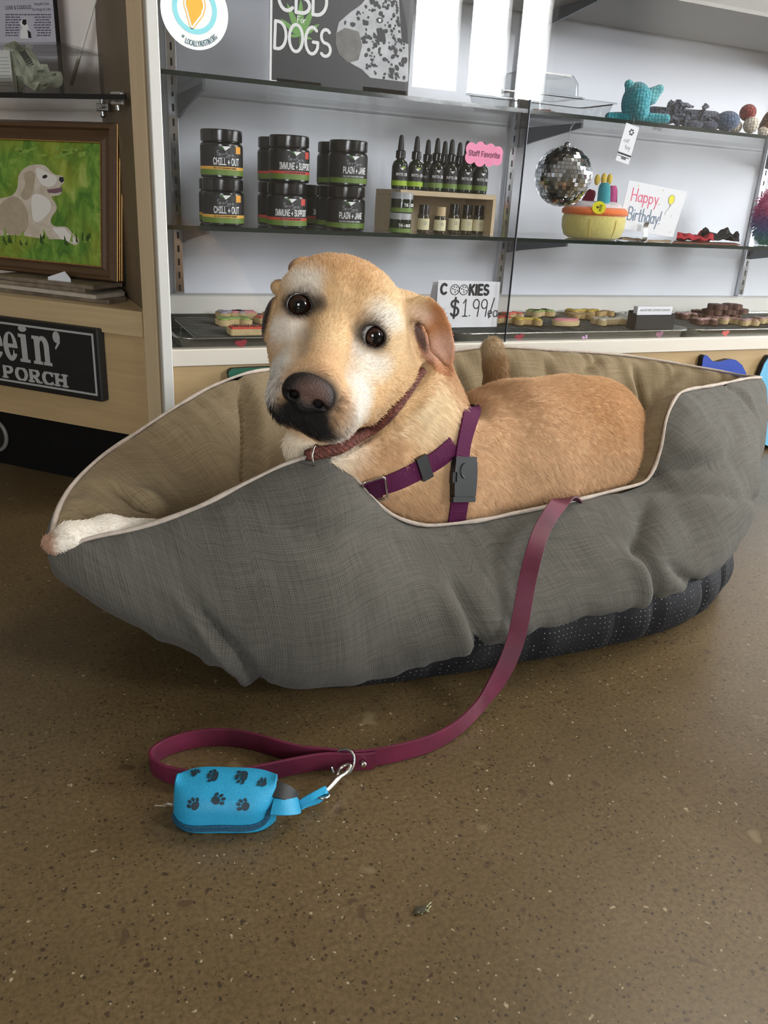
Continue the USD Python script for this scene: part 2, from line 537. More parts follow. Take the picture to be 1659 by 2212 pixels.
def cone(p, a, b, ra, rb):
    a, b = np.asarray(a, float), np.asarray(b, float)
    ba = b - a
    h = np.clip(((p - a) @ ba) / (ba @ ba), 0, 1)
    return np.linalg.norm(p - a - h[:, None] * ba, axis=1) - (ra + (rb - ra) * h)


def ell(p, c, r, rot=None):
    q = p - np.asarray(c, float)
    if rot is not None:
        q = q @ rot
    r = np.asarray(r, float)
    k0 = np.linalg.norm(q / r, axis=1)
    k1 = np.linalg.norm(q / (r * r), axis=1)
    return k0 * (k0 - 1) / np.maximum(k1, 1e-9)


def rz_(deg):
    a = math.radians(deg); return np.array([[math.cos(a), -math.sin(a), 0], [math.sin(a), math.cos(a), 0], [0, 0, 1]])


def ry_(deg):
    a = math.radians(deg); return np.array([[math.cos(a), 0, math.sin(a)], [0, 1, 0], [-math.sin(a), 0, math.cos(a)]])


def rx_(deg):
    a = math.radians(deg); return np.array([[1, 0, 0], [0, math.cos(a), -math.sin(a)], [0, math.sin(a), math.cos(a)]])

# ================================================================== materials of the room
pane_material('case_glass', (.99, .99, .99))
pane_material('shelf_glass', (.955, .97, .962))
pane_material('acrylic', (.97, .975, .975), ior=1.45)
P('shelf_edge', '#16231f', rough=.12, spec=.8)
P('maple', '#b89f78', rough=.42, var=.16, vscale=9, stretch=(.6, .6, 14), bump=.02, bscale=60)
P('maple_long', '#b89f78', rough=.42, var=.14, vscale=9, stretch=(.7, 6, 16))
P('maple_post', '#c0a987', rough=.42, var=.12, vscale=9, stretch=(14, 14, .5))
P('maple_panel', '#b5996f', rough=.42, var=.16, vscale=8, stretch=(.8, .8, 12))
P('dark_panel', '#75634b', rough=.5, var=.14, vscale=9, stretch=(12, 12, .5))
P('white_paint', '#d9d6ce', rough=.4)
P('white_frame', '#cfcdc6', rough=.38)
P('case_back', '#dcdfe6', rough=.35)
P('soffit_grey', '#8f8c86', rough=.5)
P('sill_white', '#d3cbbd', rough=.4)
P('wall_paint', '#8d8579', rough=.8)
P('wall_pink', '#f0e6de', rough=.7)
P('ceiling_paint', '#a8a399', rough=.9)
P('kick_black', '#0a0909', rough=.6, spec=.2)
P('black_gap', '#070605', rough=.7)
P('chrome', '#c9ccd0', rough=.18, metal=1.0)
P('dark_slot', '#15171a', rough=.5)
P('steel', '#b9babb', rough=.28, metal=1.0)
P('bracket_metal', '#6f747b', rough=.4, metal=.7)
P('rubber_black', '#121212', rough=.55)
P('white_print', '#e2e3e2', rough=.6)
P('black_print', '#121314', rough=.6)
P('card_white', '#dfe0e3', rough=.6)
P('paper', '#d8d6d2', rough=.7)
P('buckle_black', '#161718', rough=.42)
P('nickel', '#d5d3cd', rough=.16, metal=1.0)

# polished concrete: brown-grey cement with dark and pale stones of several sizes ground flat
nodes = {'tc': ('texture_coordinate', {}),
         'n1': ('noise_texture', {'scale': 2.6, 'detail': 5.0, 'roughness': .6}), 'r1': ('rgb_ramp', {'ramp': [(.3, lin('#54462f')), (.5, lin('#625136')), (.7, lin('#6d5b40'))]}),
         'n2': ('noise_texture', {'scale': 260.0, 'detail': 3.0, 'roughness': .7}), 'r2': ('rgb_ramp', {'ramp': [(.3, (.62, .62, .62)), (.55, (1, 1, 1)), (.75, (1.18, 1.18, 1.18))]}),
         'm1': ('mix_color', {'blend_type': 'multiply', 'fac': 1.0}),
         'p': ('principled_bsdf', {'roughness': .34, 'specular_ior_level': .4})}
links = [('tc.object', 'n1.vector'), ('n1.fac', 'r1.fac'), ('tc.object', 'n2.vector'), ('n2.fac', 'r2.fac'), ('r1.color', 'm1.a'), ('r2.color', 'm1.b')]
prev = 'm1.result'
for i, (sc, thr, soft, keep, colr, off) in enumerate([(46, .19, .04, .86, '#4a3a29', 0), (120, .20, .05, .72, '#3a2d20', 3), (240, .24, .06, .62, '#30261b', 5),
                                                       (90, .12, .04, .90, '#a3957a', 7), (210, .16, .06, .88, '#a3977d', 9), (30, .20, .08, .93, '#77674c', 11)]):
    k = f'v{i}'
    nodes[k + 'm'] = ('mapping', {'location': (off * 1.37, off * .71, off * .3)})
    nodes[k + 'w'] = ('noise_texture', {'scale': sc * 1.6, 'detail': 1.0})
    nodes[k + 'a'] = ('mix_color', {'blend_type': 'linear_light', 'fac': .35 / sc})
    nodes[k] = ('voronoi_texture', {'scale': sc, 'randomness': 1.0})
    nodes[k + 's'] = ('rgb_ramp', {'ramp': [(thr - soft, (1, 1, 1)), (thr + soft, (0, 0, 0))]})
    nodes[k + 'c'] = ('separate_color', {})
    nodes[k + 'k'] = ('math', {'math_type': 'greater_than', 'value2': keep})
    nodes[k + 'f'] = ('math', {'math_type': 'multiply'})
    nodes[k + 'g'] = ('math', {'math_type': 'multiply', 'value2': .85})
    nodes[k + 'x'] = ('mix_color', {'b': lin(colr)})
    links += [('tc.object', k + 'm.vector'), ('tc.object', k + 'w.vector'), ('v%dm.vector' % i, k + 'a.a'), (k + 'w.color', k + 'a.b'), (k + 'a.result', k + '.vector'), (k + '.distance', k + 's.fac'), (k + '.color', k + 'c.color'), (k + 'c.r', k + 'k.value1'),
              (k + 's.color', k + 'f.value1'), (k + 'k.value', k + 'f.value2'), (k + 'f.value', k + 'g.value1'), (k + 'g.value', k + 'x.fac'), (prev, k + 'x.a')]
    prev = k + 'x.result'
nodes['rr'] = ('rgb_ramp', {'ramp': [(.3, (.26,) * 3), (.7, (.42,) * 3)]})
nodes['bp'] = ('bump', {'strength': .06, 'distance': .001})
links += [(prev, 'p.base_color'), ('n1.fac', 'rr.fac'), ('rr.color', 'p.roughness'), ('n2.fac', 'bp.height'), ('bp.normal', 'p.normal')]
X('concrete', nodes, links, 'p.BSDF')

# ================================================================== the room
struct('floor', bx(-2.4, 3.6, -2.1, 2.2, -.05, 0), 'concrete')
struct('ceiling', bx(-2.4, 3.6, -2.1, 2.2, 2.3, 2.35), 'ceiling_paint')
struct('wall_back', bx(-2.4, 3.6, 2.15, 2.2, 0, 2.3), 'wall_paint')
struct('wall_left', bx(-2.45, -2.4, -2.1, 2.2, 0, 2.3), 'wall_paint')


def wall_with_hole(name, horizontal, a0, a1, pos, h0, h1, v0, v1):
    s = sbox(a0, 0, a1, 2.3).difference(sbox(h0, v0, h1, v1))
    m = extr(s, .06)
    if horizontal:
        m = put(m, frame_of((0, pos, 0), (1, 0, 0), (0, 0, 1)))
    else:
        m = put(m, frame_of((pos, 0, 0), (0, 1, 0), (0, 0, 1)))
    return struct(name, m, 'wall_paint')


s_ = sbox(-2.4, 0, 3.6, 2.3).difference(sbox(1.95, .95, 2.85, 2.05)).difference(sbox(-1.6, .35, -.5, 1.4))
struct('wall_front', put(extr(s_, .06), frame_of((0, -1.9, 0), (1, 0, 0), (0, 0, 1))), 'wall_paint')
w3 = T('window_3', kind='structure')
obj('window_frame', cat([bx(-1.6, -1.56, -1.94, -1.9, .35, 1.4), bx(-.54, -.5, -1.94, -1.9, .35, 1.4), bx(-1.56, -.54, -1.94, -1.9, 1.36, 1.4), bx(-1.56, -.54, -1.94, -1.9, .35, .39)]), 'white_frame', w3)
obj('pane', bx(-1.56, -.54, -1.925, -1.92, .39, 1.36), 'case_glass', w3)
wall_with_hole('wall_right', False, -1.96, 2.2, 3.3, -.5, 1.2, .35, 1.95)
w1 = T('window_1', kind='structure')
obj('window_frame', cat([bx(1.95, 1.99, -1.94, -1.9, .95, 2.05), bx(2.81, 2.85, -1.94, -1.9, .95, 2.05), bx(1.99, 2.81, -1.94, -1.9, 2.0, 2.05), bx(1.99, 2.81, -1.94, -1.9, .95, 1.0)]), 'white_frame', w1)
for x in (2.28, 2.58):
    obj('mullion', bx(x - .035, x + .035, -1.94, -1.9, 1.0, 2.0), 'white_frame', w1)
for a, b in ((1.99, 2.245), (2.315, 2.545), (2.615, 2.81)):
    obj('pane', bx(a, b, -1.925, -1.92, 1.0, 2.0), 'case_glass', w1)
w2 = T('window_2', kind='structure')
obj('window_frame', cat([bx(3.3, 3.34, -.5, -.45, .35, 1.95), bx(3.3, 3.34, 1.15, 1.2, .35, 1.95), bx(3.3, 3.34, -.45, 1.15, 1.9, 1.95), bx(3.3, 3.34, -.45, 1.15, .35, .41)]), 'white_frame', w2)
obj('mullion', bx(3.3, 3.34, .32, .38, .41, 1.9), 'white_frame', w2)
for a, b in ((-.45, .32), (.38, 1.15)):
    obj('pane', bx(3.317, 3.322, a, b, .41, 1.9), 'case_glass', w2)

# ================================================================== the glass display case
YG = 1.19           # front of the case
YB = 1.50           # its white back
XE = 2.3            # its far end
ZD = .226           # its deck
ZS = .238           # top of its sill
SHELF_TOP = .7925
P('header_grey', '#7d7973', rough=.5)
case = T('display_case', 'long white-backed glass display case on a pale wooden base behind the dog bed', 'display case')
obj('back_panel', bx(.19, XE, YB, YB + .018, .0, 1.2), 'case_back', case)
obj('side_panel', bx(.187, .197, YG + .04, YB, .0, 1.2), 'white_frame', case)
obj('side_panel', bx(XE, XE + .018, YG, YB + .018, 0, 1.2), 'white_frame', case)
obj('corner_post', bx(.180, .1945, YG - .006, YG + .016, 0.0, 1.2, .0012), 'white_frame', case, label='pale metal post at the left end of the case')
obj('sill', bx(.1945, XE, YG - .004, YG + .016, .214, ZS, .001), 'sill_white', case)
obj('deck', bx(.197, XE, YG + .016, YB, .214, ZD), 'white_frame', case)
obj('front_panel', bx(.1945, XE, YG, YG + .016, .03, .214), 'maple_panel', case)
obj('toe_kick', bx(.1945, XE, YG + .03, YG + .045, 0, .03), 'kick_black', case)
obj('header_board', bx(.203, XE - .01, 1.237, 1.247, SHELF_TOP, 1.19), 'header_grey', case)
obj('rear_ledge', bx(.197, XE, YB - .04, YB, ZD, .281, .002), 'white_paint', case)
obj('top_board', bx(.180, XE + .018, YG - .006, YB + .018, 1.2, 1.22), 'maple_long', case)
obj('front_pane', bx(.1945, .757, YG + .004, YG + .009, ZS, 1.2), 'case_glass', case)
obj('front_pane', bx(.742, XE, YG + .012, YG + .017, ZS, 1.2), 'case_glass', case)
obj('pane_edge', bx(.757, .7578, YG + .004, YG + .009, ZS, 1.2), 'bracket_metal', case)
for x in (.262, .915, 1.59, 2.2):
    st = obj('slotted_standard', bx(x - .008, x + .008, YB - .012, YB, .281, 1.2, .001), 'chrome', case)
    obj('slots', cat([bx(x + dx - .0016, x + dx + .0016, YB - .0125, YB - .011, z, z + .011) for dx in (0,) for z in np.arange(.285, 1.18, .022)]), 'dark_slot', st)


def bracket(x, z):
    prof = Polygon([(0, 0), (0, -.034), (.05, -.026), (.2, -.008), (.2, 0)])
    m = extr(prof, .004)
    obj('bracket', put(m, frame_of((x - .002, YB - .012, z), (0, -1, 0), (0, 0, 1))), 'bracket_metal', case)


SHELF_Z = (.406, .602, .792)
for z in SHELF_Z:
    for x in (.275, .93, 1.6, 2.2):
        bracket(x, z - .006)
names = ('thick glass shelf carrying the jars, dropper bottles and birthday card', 'glass shelf above the jars carrying the crocheted toys and the dog poster', 'grey board shelf at the top of the display case, upper right of the picture')
for z, nm in zip(SHELF_Z, names):
    if z > .7:
        s = T('top_shelf', nm, 'shelf')
        obj('board', bx(.203, XE - .01, 1.235, YB - .03, z - .006, z), 'soffit_grey', s)
        continue
    s = T('glass_shelf', nm, 'shelf', 'glass shelves of the display case')
    s.x.GetPrim().ClearCustomDataByKey('group')
    y0 = 1.235
    obj('glass_plate', bx(.203, XE - .01, y0 + .0012, YB - .004, z - .006, z), 'shelf_glass', s)
    obj('front_edge', bx(.203, XE - .01, y0, y0 + .0012, z - .006, z), 'shelf_edge', s, label='dark green polished front edge')

# ================================================================== the angled cabinet at the left
CO = np.array([.1765, 1.2035, 0.0])
CXA = np.array([1, -1, 0.0]) / math.sqrt(2)
CNA = np.array([1, 1, 0.0]) / math.sqrt(2)
CM = np.eye(4); CM[:3, 0], CM[:3, 1], CM[:3, 3] = CXA, CNA, CO


def cl(x, y, D=0.0):
    p = at_plane(x, y, CO + CNA * D, CNA) - CO
    return np.array([p @ CXA, D, p[2]])


cab = T('wooden_cabinet', 'pale wooden shelf cabinet at the left holding the framed dog painting', 'cabinet', mat=CM)
BK = cl(214, 150, .2)[0]        # where the cabinet's back meets its slanting side
obj('corner_post', bx(-.0235, 0, 0, .012, .0, 1.2, .0015), 'maple_post', cab)
obj('shadow_gap', bx(.0002, .003, .008, .012, .0, 1.2), 'black_gap', cab, label='black gap between the cabinet and the case post')
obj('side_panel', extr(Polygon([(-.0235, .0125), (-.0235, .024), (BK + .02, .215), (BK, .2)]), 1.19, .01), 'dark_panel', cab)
obj('back_panel', bx(-.9, BK + .01, .2, .215, .27, 1.2), 'wall_pink', cab, label='off-white back of the cabinet')
obj('counter_board', extr(Polygon([(-.9, -.002), (-.0235, -.002), (-.0235, .01), (BK, .2), (-.9, .2)]), .036, .2515), 'maple_long', cab)
obj('front_panel', bx(-.9, -.0235, .004, .02, .098, .2515), 'maple_panel', cab)
obj('toe_kick', bx(-.9, -.0, .02, .035, 0, .1), 'kick_black', cab)

# ================================================================== the dog bed
def weave(name, c_a, c_b, c_slub, pitch=.0027, strength=.35, light=1.0):
    """Coarse two-tone woven cloth; the mesh's st coordinates are metres along and across the cloth."""
    k = 2 * math.pi / pitch
    n = {'uv': ('uvmap', {'attribute': 'st'}), 'sp': ('separate_xyz', {}),
         'tc': ('texture_coordinate', {}),
         'wz': ('noise_texture', {'scale': 90.0, 'detail': 2.0}), 'wm': ('math', {'math_type': 'multiply_add', 'value2': .0016, 'value3': -.0008}),
         'xa': ('math', {'math_type': 'add'}), 'ya': ('math', {'math_type': 'add'}),
         'xk': ('math', {'math_type': 'multiply', 'value2': k}), 'yk': ('math', {'math_type': 'multiply', 'value2': k}),
         'sx': ('math', {'math_type': 'sine'}), 'sy': ('math', {'math_type': 'sine'}),
         'mxm': ('math', {'math_type': 'maximum'}), 'h': ('map_range', {'from_min': -.6, 'from_max': 1.0, 'to_min': 0.0, 'to_max': 1.0, 'clamp': True}),
         'm1': ('mapping', {'scale': (1.5 / pitch / 40, 1 / pitch, 1)}), 'n1': ('noise_texture', {'scale': 1.0, 'detail': 2.0, 'roughness': .7}),
         'm2': ('mapping', {'scale': (1 / pitch, 1.5 / pitch / 40, 1)}), 'n2': ('noise_texture', {'scale': 1.0, 'detail': 2.0, 'roughness': .7}),
         'mn': ('math', {'math_type': 'add'}), 'mr': ('map_range', {'from_min': .72, 'from_max': 1.28, 'to_min': 0.0, 'to_max': 1.0, 'clamp': True}),
         'n3': ('noise_texture', {'scale': 9.0, 'detail': 3.0}), 'r3': ('rgb_ramp', {'ramp': [(.3, (.9, .9, .9)), (.7, (1.06, 1.06, 1.06))]}),
         'c1': ('mix_color', {'a': lin(c_a), 'b': lin(c_b)}), 'c2': ('mix_color', {'b': lin(c_slub)}), 'sc': ('math', {'math_type': 'multiply', 'value2': strength}),
         'c3': ('mix_color', {'blend_type': 'multiply', 'fac': 1.0}),
         'bp': ('bump', {'strength': .35, 'distance': .0006}),
         'p': ('principled_bsdf', {'roughness': .92, 'specular_ior_level': .15, 'sheen_weight': .06, 'sheen_roughness': .6})}
    l = [('uv.UV', 'sp.vector'), ('tc.object', 'wz.vector'), ('wz.fac', 'wm.value1'), ('sp.x', 'xa.value1'), ('wm.value', 'xa.value2'), ('sp.y', 'ya.value1'), ('wm.value', 'ya.value2'),
         ('xa.value', 'xk.value1'), ('ya.value', 'yk.value1'), ('xk.value', 'sx.value1'), ('yk.value', 'sy.value1'), ('sx.value', 'mxm.value1'), ('sy.value', 'mxm.value2'), ('mxm.value', 'h.value'),
         ('uv.UV', 'm1.vector'), ('m1.vector', 'n1.vector'), ('uv.UV', 'm2.vector'), ('m2.vector', 'n2.vector'), ('n1.fac', 'mn.value1'), ('n2.fac', 'mn.value2'), ('mn.value', 'mr.value'),
         ('h.result', 'c1.fac'), ('c1.result', 'c2.a'), ('mr.result', 'sc.value1'), ('sc.value', 'c2.fac'), ('tc.object', 'n3.vector'), ('n3.fac', 'r3.fac'), ('c2.result', 'c3.a'), ('r3.color', 'c3.b'), ('c3.result', 'p.base_color'),
         ('h.result', 'bp.height'), ('bp.normal', 'p.normal')]
    X(name, n, l, 'p.BSDF')


weave('bed_outer', '#3a3833', '#524f48', '#6c685f', pitch=.0023, strength=.55)
weave('bed_inner', '#5d4d36', '#76664c', '#948467', pitch=.0021, strength=.55)
P('bed_piping', '#b7a99c', rough=.9, var=.25, vscale=120)
P('bed_lining', '#cfc4b4', rough=.9, var=.12, vscale=30)
X('bed_base', {'uv': ('uvmap', {'attribute': 'st'}), 'v': ('voronoi_texture', {'scale': 170.0, 'randomness': .15}), 'r': ('rgb_ramp', {'ramp': [(.08, (.26, .26, .25)), (.13, lin('#17171a'))]}),
               'rb': ('rgb_ramp', {'ramp': [(.1, (1, 1, 1)), (.2, (0, 0, 0))]}), 'b': ('bump', {'strength': .6, 'distance': .001}), 'p': ('principled_bsdf', {'roughness': .75, 'specular_ior_level': .3})},
  [('uv.UV', 'v.vector'), ('v.distance', 'r.fac'), ('v.distance', 'rb.fac'), ('r.color', 'p.base_color'), ('rb.color', 'b.height'), ('b.normal', 'p.normal')], 'p.BSDF')

# the ridge of the bolster, station by station round the bed: sight line, distance plane y, bulge outside and inside, seam height at the outside
RIDGE = [  # px, py, y, bulge_out, bulge_in, outer seam x, y, z
    (112, 1192, .690, .012, .02, .024, .705, .125),
    (200, 1168, .682, .026, .02, .062, .695, .085),
    (300, 1147, .680, .042, .025, .104, .686, .052),
    (420, 1105, .680, .056, .03, .146, .672, .026),
    (540, 1045, .685, .064, .035, .196, .652, .008),
    (640, 1000, .690, .062, .04, .243, .637, .006),
    (702, 985, .690, .056, .04, .275, .630, .008),
    (750, 1018, .685, .052, .035, .305, .624, .014),
    (805, 1084, .678, .048, .03, .335, .619, .022),
    (865, 1127, .672, .044, .03, .370, .615, .032),
    (935, 1141, .668, .040, .03, .412, .612, .042),
    (1020, 1132, .668, .036, .03, .455, .611, .048),
    (1120, 1112, .670, .036, .03, .510, .612, .050),
    (1220, 1091, .676, .036, .03, .560, .614, .050),
    (1320, 1066, .690, .036, .03, .620, .620, .052),
    (1392, 1046, .700, .038, .04, .680, .630, .056),
    (1424, 985, .716, .042, .055, .730, .646, .060),
    (1438, 910, .738, .046, .060, .775, .668, .064),
    (1470, 852, .770, .050, .055, .815, .700, .066),
    (1545, 836, .820, .052, .045, .850, .745, .066),
    (1610, 822, .880, .050, .04, .875, .800, .066),
    (1640, 818, .930, .045, .04, .885, .860, .066),
    (1590, 812, .985, .045, .04, .880, .930, .066),
    (1510, 797, 1.025, .045, .04, .850, 1.000, .066),
    (1436, 784, 1.050, .045, .04, .800, 1.060, .060),
    (1330, 769, 1.075, .045, .04, .720, 1.095, .060),
    (1200, 760, 1.080, .045, .04, .620, 1.105, .060),
    (1062, 753, 1.080, .045, .04, .520, 1.105, .060),
    (930, 768, 1.075, .045, .04, .430, 1.100, .060),
    (790, 785, 1.065, .045, .04, .340, 1.090, .060),
    (650, 797, 1.045, .045, .04, .260, 1.070, .060),
    (540, 809, 1.000, .045, .045, .190, 1.030, .060),
    (470, 834, .950, .045, .05, .140, .970, .055),
    (390, 878, .895, .045, .05, .100, .910, .050),
    (300, 937, .845, .045, .05, .070, .855, .045),
    (205, 1004, .790, .030, .045, .045, .800, .075),
    (140, 1078, .745, .018, .035, .026, .757, .100),
    (116, 1140, .712, .012, .02, .022, .727, .120),
]
RG = np.array([at_y(a, b, c) for a, b, c, *_ in RIDGE])
RB = np.array([r[3:5] for r in RIDGE])
RO = np.array([r[5:8] for r in RIDGE])
NS, NV = 520, 44
_d = np.concatenate([[0], np.cumsum(np.linalg.norm(np.diff(np.vstack([RG, RG[:1]]), axis=0), axis=1))])


def around(a, s):
    return PchipPeriodic(a)(s)


def PchipPeriodic(a):
    n = len(a)
    x = np.concatenate([_d[:-1] - _d[-1], _d[:-1], _d[:-1] + _d[-1]])
    return PchipInterpolator(x, np.vstack([a, a, a]))


_s = np.linspace(0, _d[-1], NS, endpoint=False)
ridge, outer, bulge = around(RG, _s), around(RO, _s), around(RB, _s)


def smooth_loop(a, k=5):
    for _ in range(k):
        a = .25 * np.roll(a, 1, 0) + .5 * a + .25 * np.roll(a, -1, 0)
    return a


ridge, outer = smooth_loop(ridge, 3), smooth_loop(outer, 10)
cen = np.array([.47, .86])
tan = np.roll(ridge, -6, 0) - np.roll(ridge, 6, 0)
tan[:, 2] = 0
tan /= np.linalg.norm(tan, axis=1, keepdims=True)
nout = np.stack([tan[:, 1], -tan[:, 0], 0 * tan[:, 0]], 1)
if (nout[:, :2] * (ridge[:, :2] - cen)).sum() < 0:
    nout = -nout
nout = smooth_loop(nout, 25)
nout /= np.linalg.norm(nout, axis=1, keepdims=True)
inner = ridge - nout * .075
inner[:, 2] = np.maximum(.05, outer[:, 2] + .012)
# pinches (where the quilting tucks in): place along the loop, height fraction, half width along, half height, depth
def station(px, py):
    q = np.array([(p[0] - px) ** 2 + (p[1] - py) ** 2 for p in RIDGE])
    return q.argmin()


def bolster(side):
    tv = np.linspace(0, 1, NV)
    foot = outer if side == 'out' else inner
    b = bulge[:, 0 if side == 'out' else 1]
    sgn = 1 if side == 'out' else -1
    prof = np.sin(np.pi * tv) ** .75 * (1 + .25 * np.cos(np.pi * tv))
    up = tv - .10 * np.sin(2 * np.pi * tv) / (2 * np.pi) * 2
    Pm = foot[:, None] + (ridge - foot)[:, None] * up[None, :, None] + sgn * nout[:, None] * (b[:, None] * prof[None])[..., None]
    # the pillow rounds over at the ridge
    roll = np.exp(-((1 - tv) / .10) ** 2)
    Pm[..., 2] += (.003 * (np.exp(-((1 - tv - .09) / .07) ** 2)))[None]
    # gathers that fade away from both seams, soft dents in the filling
    s = _s
    ph = meshkit.fbm(np.stack([s * 22, s * 0, s * 0 + (3 if side == 'out' else 8)], 1), 3, 5)
    rip = np.sin(s * 150 + 9 * ph) * (.35 + .9 * meshkit.noise(np.stack([s * 9, s * 0 + 4, s * 0], 1), 9))
    fade = np.exp(-tv / .13) * .0034 + np.exp(-(1 - tv) / .10) * (.0016 if side == 'out' else .004)
    disp = rip[:, None] * fade[None] * np.clip(tv / .04, 0, 1)[None] * np.clip((1 - tv) / .03, 0, 1)[None]
    S, V = np.meshgrid(s, tv, indexing='ij')
    H = np.linalg.norm(ridge - foot, axis=1)[:, None] * V
    big = meshkit.fbm(np.stack([S * 7, H * 9, S * 0 + (1 if side == 'out' else 2)], -1), 3, 2) - .5
    env = np.sin(np.pi * V) ** .7
    disp = disp + big * .022 * env
    pd = Pm - EYE
    dz = pd @ FWD
    sx, sy = PXW / 2 + FPX * (pd @ RIGHT) / dz, PXH / 2 - FPX * (pd @ UP) / dz
    facing = ((nout * sgn)[:, None] * pd).sum(-1) < .02
    for (q0, q1, wd, dep, one) in (CREASES if side == 'out' else CREASES_IN):
        e = []
        for q in (q0, q1):
            k = np.argmin((sx - q[0]) ** 2 + (sy - q[1]) ** 2 + 1e7 * ~facing)
            e.append(np.array([S.ravel()[k], H.ravel()[k]]))
        ab = e[1] - e[0]; Lc = np.linalg.norm(ab) + 1e-6; ab = ab / Lc
        ds = (S - e[0][0] + _d[-1] / 2) % _d[-1] - _d[-1] / 2
        al = ds * ab[0] + (H - e[0][1]) * ab[1]
        ac = ds * -ab[1] + (H - e[0][1]) * ab[0]
        t = al / Lc
        tap = np.clip((t + .25) / .25, 0, 1) * np.clip((1.15 - t) / .5, 0, 1)
        crease = np.exp(-(np.abs(ac) / wd) ** 1.2) * tap
        puff = np.exp(-((ac * one - 2.8 * wd) / (2.2 * wd)) ** 2) * tap
        disp = disp - dep * crease + .45 * dep * puff
    nn = np.gradient(Pm, axis=0)
    nn = np.cross(nn, np.gradient(Pm, axis=1))
    nn /= np.linalg.norm(nn, axis=-1, keepdims=True) + 1e-9
    if (nn * nout[:, None]).sum() * sgn < 0:
        nn = -nn
    Pm = Pm + nn * disp[..., None]
    Pm[..., 2] = np.maximum(Pm[..., 2], .004)
    v = np.concatenate([Pm, Pm[:1]]).reshape(-1, 3)
    arc_ = np.concatenate([np.zeros((NS, 1)), np.cumsum(np.linalg.norm(np.diff(Pm, axis=1), axis=2), axis=1)], 1)
    uv = np.stack([np.concatenate([S, S[:1] + _d[-1]]), np.concatenate([arc_, arc_[:1]])], -1).reshape(-1, 2)
    i, j = np.meshgrid(np.arange(NS), np.arange(NV - 1), indexing='ij')
    a = (i * NV + j).ravel()
    q = np.stack([a, a + NV, a + NV + 1, a + 1], 1)
    f = np.vstack([q[:, [0, 1, 2]], q[:, [0, 2, 3]]])
    if side == 'in':
        f = f[:, ::-1]
    m = trimesh.Trimesh(v, f, process=False)
    # face outwards
    fc = m.triangles_center; fn = m.face_normals
    k = len(f) // 7
    idx = ((fc[:, 0] * 1).argsort())
    w = (fn[:, :2] * nout[np.clip((f[:, 0] // NV), 0, NS - 1), :2]).sum()
    if w * sgn < 0:
        m = trimesh.Trimesh(v, f[:, ::-1], process=False)
    return m, uv, Pm


CREASES = [  # from, to (spots on the cloth), width, depth, which side puffs out
    ((562, 1476), (402, 1282), .0042, .017, 1), ((1036, 1398), (988, 1262), .0045, .015, 1), ((1404, 1300), (1378, 1180), .0060, .012, 1), ((1372, 1190), (1400, 1085), .008, .010, -1),
    ((1500, 1262), (1440, 1215), .005, .010, 1), ((1390, 1012), (1560, 985), .006, .007, 1), ((1410, 1062), (1570, 1090), .006, .006, -1), ((640, 1140), (830, 1122), .006, .005, 1),
    ((1580, 838), (1640, 905), .005, .006, 1), ((700, 1200), (900, 1150), .012, .005, 1), ((1120, 1390), (1090, 1330), .004, .007, 1), ((1540, 1010), (1600, 960), .006, .005, 1)]
CREASES_IN = [((541, 1030), (520, 822), .006, .022, 1), ((312, 1106), (255, 1060), .006, .016, 1), ((250, 1130), (150, 1100), .006, .008, 1), ((1385, 900), (1372, 800), .006, .018, -1), ((1190, 840), (1176, 778), .008, .008, 1), ((1110, 850), (1096, 770), .008, .008, 1),
              ((1262, 800), (1300, 775), .006, .008, 1), ((1410, 850), (1470, 800), .005, .006, 1), ((1000, 850), (990, 790), .008, .010, 1), ((1372, 1000), (1450, 900), .005, .006, -1), ((360, 960), (420, 1050), .012, .005, 1)]
bed = T('dog_bed', 'grey woven bolster dog bed with tan lining, a dog lying in it', 'dog bed')
bo, uo, PO = bolster('out')
bi, ui, PI_ = bolster('in')
obj('outer_cover', bo, 'bed_outer', bed, smooth=True, uv=uo)
obj('inner_cover', bi, 'bed_inner', bed, smooth=True, uv=ui)
strip = np.stack([PO[:, 0], .5 * (PO[:, 0] + PI_[:, 0]) - (0, 0, .004), PI_[:, 0]], 1)
strip[..., 2] = np.maximum(strip[..., 2], .003)
sv = strip.reshape(-1, 3); ii = np.arange(NS) * 3; jj = (np.arange(NS) + 1) % NS * 3
sf = np.vstack([np.stack([ii + k, jj + k, jj + k + 1], 1) for k in (0, 1)] + [np.stack([ii + k, jj + k + 1, ii + k + 1], 1) for k in (0, 1)])
obj('underside', trimesh.Trimesh(sv, sf, process=False), 'bed_outer', bed, smooth=True, uv=np.stack([np.repeat(_s, 3), np.tile([0, .03, .06], NS)], 1))
_rp = ridge[::2] + np.array([0, 0, .0028])
_w = .0016 + .0012 * meshkit.noise(np.stack([_s[::2] * 40, _s[::2] * 0, _s[::2] * 0], 1), 3)
obj('piping', tube(_rp, _w, 6, closed=True), 'bed_piping', bed, smooth=True)
# base cushion under the bolster: black, with rows of grip dots
bl = np.array([[.20, .64], [.245, .618], [.32, .605], [.45, .597], [.60, .597], [.69, .612], [.77, .648], [.83, .70], [.868, .78], [.868, .93], [.83, 1.03], [.74, 1.09], [.5, 1.10], [.3, 1.08], [.2, 1.02], [.16, .9], [.155, .78], [.175, .69]])
loop = spline(bl, 260, closed=True)
tl = np.roll(loop, -1, 0) - np.roll(loop, 1, 0)
no = np.stack([tl[:, 1], -tl[:, 0]], 1); no /= np.linalg.norm(no, axis=1, keepdims=True)
if (no * (loop - cen)).sum() < 0: no = -no
tv = np.linspace(0, 1, 15)
hz = .004 + .072 * tv
bulge_b = .020 * np.sin(np.pi * np.clip(tv * 1.0, 0, 1)) ** .6 - .02
sl = np.concatenate([[0], np.cumsum(np.linalg.norm(np.diff(loop, axis=0), axis=1))])
